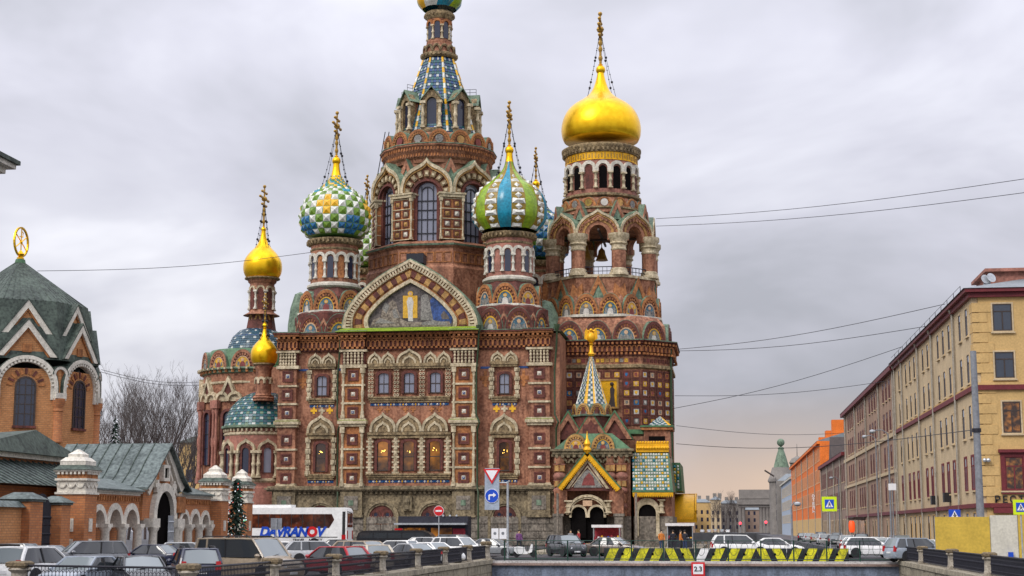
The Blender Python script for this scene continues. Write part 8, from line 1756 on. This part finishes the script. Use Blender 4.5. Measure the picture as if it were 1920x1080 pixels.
for i in range(16):
    Y = 140 + i * 11.0; c = cl[(i * 5) % 8]; k_ = kk[(i * 3) % 4]; words = dict(sedan='saloon', hatch='hatchback', suv='crossover', wagon='estate')
    o_ = ['first', 'second', 'third', 'fourth', 'fifth', 'sixth', 'seventh', 'eighth', 'ninth', 'tenth', 'eleventh', 'twelfth', 'thirteenth', 'fourteenth', 'fifteenth', 'last'][i]
    car(k_, c, XQR + (1.7 if i % 2 else 4.4), Y, .005, 90 + rq.uniform(-5, 5), f'{c} {words[k_]} on the right quay, {o_} away from the bridge', group='cars along the right quay')
for i in range(9):
    car(kk[i % 4], cl[(i * 3 + 1) % 8], -11 + i * 2.9 + rq.uniform(-.4, .4), 696 + 1.5 * i, .3, 90, f'tiny {cl[(i * 3 + 1) % 8]} car in the far street crossing, {ORD[i]} from the church', group='tiny cars in the far street') if i <= 4 else None
# long black minibus before the church
t = thing('minibus', 'long black stretched minibus parked across before the church plinth', 'minibus', (P(748, 1005, 141)[0], 141, .25), 0); Lm = 7.4
b = MB(); o1 = [(-3.7, .4), (-3.7, 1.3), (-3.5, 1.75), (-3.0, 1.92), (2.2, 1.95), (2.9, 1.7), (3.4, 1.2), (3.7, 1.0), (3.7, .4)]; b.prism(o1, -.95, .95); b.build('body', paint('paint_black', COLS['black']), t)
for x0_, x1_ in ((-3.4, -2.2), (-2.1, -.9), (-.8, .4), (.5, 1.6), (1.7, 2.5)): b = MB(); b.box(x0_, x1_, -.965, -.94, 1.25, 1.72); b.build('side_window', 'car_glass', t)
for x in (-2.5, 2.5):
    for s_ in (-1, 1): b = MB().at(T((x, s_ * .85, .38)) @ Matrix.Rotation(PI / 2, 4, 'X')); b.lathe([(.38, -.12), (.38, .12)], 18); b.build('wheel', 'tyre', t)
b = MB(); b.box(-.35, .3, -.3, .3, 1.96, 2.12); b.build('roof_light', 'lamp_red', t)
# white coach
YCo = 151.5; xr = P(656, 980, YCo)[0]; Lc = 12.2; xl = xr - Lc; zg = .45; zt = P(560, 952, YCo)[1]
t = thing('white_coach', 'white tour coach with dark glazing and blue lettering before the church', 'coach', (xl + Lc / 2, YCo, zg), 0); hc = zt - zg; h2 = Lc / 2
b = MB(); pr = [(-h2, .35), (h2 - .1, .35), (h2, .6), (h2, hc - .35), (h2 - .15, hc - .08), (h2 - .45, hc), (-h2 + .6, hc), (-h2 + .15, hc - .3), (-h2, 1.6)]; b.prism(pr, -1.25, 1.25); b.build('body', paint('paint_white', COLS['white']), t)
b = MB(); zz0, zz1 = hc * .50, hc * .84; b.prism([(-h2 + .3, zz0), (h2 - 1.75, zz0), (h2 - 1.25, (zz0 + zz1) / 2 + .12), (h2 - 1.5, zz1), (-h2 + .3, zz1)], -1.27, -1.2); glassmat('coach_glass', (.03, .012, .01), .06, .9, warm=(.22, .05, .015), wscale=1.6, wst=.5); b.build('side_glazing', 'coach_glass', t)
for i in range(9): b = MB(); x = -h2 + 1.2 + i * 1.1; b.box(x - .03, x + .03, -1.29, -1.26, zz0, zz1); b.build('window_divider', 'trim_black', t)
b = MB(); b.box(-h2 + .6, -h2 + 6.5, -.9, .9, hc, hc + .28); b.build('roof_unit', 'paint_white', t)
b = MB(); b.box(-h2 + .2, h2 - .9, -1.265, -1.2, hc * .265, hc * .285); b.build('trim_line', 'trim_black', t)
b = MB(); b.box(h2 - .02, h2 + .03, -1.05, 1.05, hc * .52, hc * .86); b.build('rear_window', 'coach_glass', t); b = MB(); b.box(h2 - .45, h2 - .15, -1.265, -1.2, .6, hc * .9); b.build('rear_pillar', 'trim_black', t)
for s_ in (-1, 1): b = MB(); b.box(h2 - .03, h2 + .04, s_ * 1.0 - .12, s_ * 1.0 + .12, .9, 1.7); b.build('tail_light', 'lamp_red', t)
b = MB(); b.box(h2 - .5, h2 - .1, -1.28, -1.2, .8, 1.3); b.build('side_marker', 'lamp_red', t)
for x in (-h2 + 2.4, h2 - 3.2):
    b = MB().at(T((x, -1.1, .5)) @ Matrix.Rotation(PI / 2, 4, 'X')); b.lathe([(.5, -.17), (.5, .17)], 20); o = b.build('wheel', 'tyre', t); b = MB().at(T((x, -1.28, .5)) @ Matrix.Rotation(PI / 2, 4, 'X')); b.lathe([(.05, -.02), (.3, .0)], 14); b.build('rim', 'rim', o)
xt_ = (P(560, 988, YCo - 1.27)[0]) - (xl + h2)
obj('lettering', text_mesh('DAVRAN', 1.25, 'sign_blue', .012, 'RIGHT', shear=.25, bold=.055, spacing=.9), t, T((xt_ + .85, -1.28, hc * .395)) @ UPR); obj('lettering', text_mesh('O', 1.2, 'sign_red', .012, 'CENTER', bold=.08), t, T((xt_ + 1.35, -1.28, hc * .395)) @ UPR); obj('lettering', text_mesh('V', 1.25, 'sign_blue', .012, 'LEFT', shear=.25, bold=.055), t, T((xt_ + 1.75, -1.28, hc * .395)) @ UPR)
obj('lettering', text_mesh('TRAVEL    AGENCY', .34, 'sign_black', .012, bold=.006), t, T((xt_ + .9, -1.275, hc * .205)) @ UPR)
b = MB(); b.tube([(h2 + .02, -1.2, hc * .9), (h2 + .5, -1.3, hc * .86)], .04, 5); b.build('rear_bracket', 'trim_black', t)
# motor scooter by the bridge corner
x, z = P(983, 1040, 122.6); t = thing('motor_scooter', 'white motor scooter parked at the bridge corner post', 'scooter', (x, 122.6, -.05 + .21), 0)
b = MB(); b.prism([(-.75, .45), (-.8, .75), (-.5, .85), (.0, .78), (.1, .45), (.35, .42), (.55, 1.0), (.68, 1.0), (.62, .4), (.2, .25), (-.5, .25)], -.16, .16); b.build('body', paint('paint_white', COLS['white']), t, 40)
for xx in (-.6, .72): b = MB().at(T((xx, 0, .27)) @ Matrix.Rotation(PI / 2, 4, 'X')); b.lathe([(.27, -.06), (.27, .06)], 18); b.build('wheel', 'tyre', t)
b = MB(); b.box(-.7, .0, -.14, .14, .84, .95); b.build('seat', 'trim_black', t); b = MB(); b.tube([(.6, -.32, 1.08), (.62, 0, 1.02), (.6, .32, 1.08)], .025, 5); b.build('handlebar', 'trim_black', t)

# ============================================================ STALLS AND PEOPLE
mat('awning_white', (0.72, 0.70, 0.70), rough=.7, var=.12); mat('cloth_red', (0.30, 0.03, 0.045), rough=.8, var=.4, scale=4, grain=9); mat('cloth_dark', (0.025, 0.025, 0.035), rough=.8, var=.3)
def stall(px, py, Y, wid, label, goods, front='cloth_red', zg=.362):
    x, zt = P(px, py, Y); t = thing('souvenir_stall', label, 'stall', (x, Y, zg), 0, 'souvenir stalls before the church'); h = zt - zg; w2 = wid / 2
    b = MB(); b.box(-w2 - .2, w2 + .2, -.9, 1.0, h - .28, h); b.build('awning', 'awning_white', t)
    for sx in (-1, 1):
        for sy in (-.8, .9): b = MB(); b.tube([(sx * w2, sy, 0), (sx * w2, sy, h - .25)], .04, 5); b.build('post', 'steel', t)
    b = MB(); b.box(-w2, w2, -.6, .6, 0, .95); b.build('counter', front, t); b = MB(); b.box(-w2, w2, .85, .9, .9, h - .3); b.build('back_cloth', front, t)
    r_ = random.Random(int(px)); cs = ['cloth_red', 'sign_white', 'en_yellow', 'cloth_dark', 'sign_blue']
    for i in range(goods): b = MB(); xx = -w2 + (i + .5) * wid / goods; hh = r_.uniform(.15, .4); b.lathe([(.1, 0), (.14, hh * .3), (.1, hh * .7), (.12, hh * .85), (.03, hh)], 8, (xx, -.2 + r_.uniform(-.25, .25), .95)); b.build('souvenir', cs[i % 5], t, True)
    return t
stall(1138, 984, 166, 2.7, 'souvenir stall with white awning and red counter before the porch door', 8); stall(1275, 981, 168, 2.6, 'souvenir stall with white awning and dark counter beside the gilded hood', 8, 'cloth_dark')
x, zt = P(812, 968, 163); t = thing('cafe_kiosk', 'long dark kiosk with slim grey canopy and lit shelves below the plinth arches', 'kiosk', (x, 163, .45)); h = zt - .45
b = MB(); b.box(-3.7, 3.7, 0, 2.0, 0, h); b.build('cabin', 'cloth_dark', t); b = MB(); b.box(-3.9, 3.6, -1.2, .0, h * .72, h * .78); b.build('canopy', 'steel', t); b = MB(); b.box(-3.2, -.6, -.04, .0, h * .25, h * .62); b.build('display_window', 'glass_room', t); b = MB(); b.box(-.2, 2.0, -.04, .0, h * .25, h * .62); b.build('display_window', 'glass_lit', t); b = MB(); b.box(2.1, 3.4, -.04, 0, h * .3, h * .6); b.build('red_panel', 'cloth_red', t)
for i in range(4): b = MB(); b.sphere((.4 + i * .7, -.1, h + .05), .12, 6); b.build('canopy_lamp', 'steel', t)
for px, lab in ((928, 'left'), (943, 'right')):
    x, z = P(px, 1001, 160); t = thing('advert_board', f'small white advertising board before the double doors, {lab} of the pair', 'sign board', (x, 160, .45)); b = MB(); b.box(-.36, .36, 0, .05, z - .95, z + .1); b.build('board', 'sign_white', t); b = MB(); b.prism(shift(disc(.16, 10), 0, z - .4), -.012, .02); b.build('print', 'pole_grey', t); b = MB(); b.tube([(0, .03, 0), (0, .03, z - .9)], .03, 5); b.build('leg', 'steel', t)
def person_mesh(seed, jacket, trousers, skin='skin_tile'):
    r_ = random.Random(seed); vs = [(0, 0, .98), (0, 0, 1.18), (0, .01, 1.38), (0, 0, 1.5), (0, -.01, 1.62), (0, -.02, 1.72)]; ed = [(0, 1), (1, 2), (2, 3), (3, 4), (4, 5)]; rad = [(.17, .12), (.16, .12), (.20, .12), (.06, .06), (.095, .105), (.07, .08)]
    st = r_.uniform(-.1, .1)
    for s_ in (-1, 1):
        i = len(vs); vs += [(s_ * .10, 0, .9), (s_ * .11, -.02 + s_ * st * .5, .5), (s_ * .11, s_ * st, .09), (s_ * .12, s_ * st - .16, .05)]; ed += [(0, i), (i, i + 1), (i + 1, i + 2), (i + 2, i + 3)]; rad += [(.11, .11), (.075, .075), (.05, .055), (.045, .035)]
        i = len(vs); f = r_.uniform(.0, .22); vs += [(s_ * .21, 0, 1.40), (s_ * .26, -f * .3, 1.14), (s_ * .22, -.06 - f, .94), (s_ * .21, -.09 - f, .86)]; ed += [(2, i), (i, i + 1), (i + 1, i + 2), (i + 2, i + 3)]; rad += [(.075, .075), (.058, .058), (.042, .042), (.035, .03)]
    me = bpy.data.meshes.new('person_skeleton'); me.from_pydata(vs, ed, []); o = bpy.data.objects.new('person_tmp', me); COL.objects.link(o); o.modifiers.new('skin', 'SKIN'); o.modifiers.new('sub', 'SUBSURF').levels = 2
    for v_, rr2 in zip(me.skin_vertices[0].data, rad): v_.radius = rr2
    me.skin_vertices[0].data[0].use_root = True
    dg = bpy.context.evaluated_depsgraph_get(); dg.update(); m = bpy.data.meshes.new_from_object(o.evaluated_get(dg)); bpy.data.objects.remove(o); m.name = 'person'; m.materials.clear()
    for k_ in (jacket, trousers, skin, 'trim_black'): m.materials.append(MATS[k_])
    for p in m.polygons: z = p.center.z; p.use_smooth = True; p.material_index = 3 if z < .10 else (1 if z < .93 and abs(p.center.x) < .2 else (2 if z > 1.50 or (z < .90 and abs(p.center.x) >= .2) else 0))
    return m
for k_, c in (('jacket_orange', (.52, .17, .03)), ('jacket_dark', (.02, .02, .03)), ('jacket_purple', (.16, .06, .18)), ('jacket_grey', (.2, .2, .21)), ('jeans', (.03, .05, .12)), ('hair', (.03, .02, .015)), ('jacket_red', (.3, .03, .03))): mat(k_, c, rough=.85, var=.25, scale=5, coord='obj')
for px, Y, rz, jk, tr, lab in ((1240, 142, 20, 'jacket_orange', 'jeans', 'person in an orange jacket standing at the stall by the gilded hood'), (1262, 143, 200, 'jacket_dark', 'cloth_dark', 'person in black standing between two orange jackets'), (1276, 141, 80, 'jacket_orange', 'cloth_dark', 'person in orange and black beside the tall person in black'), (1284, 144, 160, 'jacket_dark', 'jeans', 'person in dark jacket and blue jeans at the end of the group'), (973, 140, 30, 'jacket_purple', 'cloth_dark', 'person in a purple coat walking behind the bridge corner post'), (1070, 150, 10, 'jacket_grey', 'jeans', 'person in grey behind the black crossover'), (1085, 152, 300, 'jacket_red', 'cloth_dark', 'person in dark red in front of the porch pier')):
    t = thing('person', lab, 'person', (P(px, 1000, Y)[0], Y, .365), R(rz)); t.scale = (1.02, 1.02, 1.04); sd_ = int(px)
    obj('body', person_mesh(sd_, jk, tr), t); b = MB(); b.sphere((0, .012, 1.70), .105, 12, sz=1.05); hm = b; o = hm.build('hair', 'hair', t, True)
# dark street cabinet sign seen from behind, before the coach
x, z = P(518, 982, 118); t = thing('road_sign', 'rectangular road sign seen from behind before the coach', 'sign', (x, 118, 0)); b = MB(); b.tube([(0, 0, 0), (0, 0, z + .4)], .045, 6); b.build('pole', 'steel', t); b = MB(); b.box(-.45, .42, .04, .08, z - .45, z + .42); b.build('panel', 'pole_grey', t)
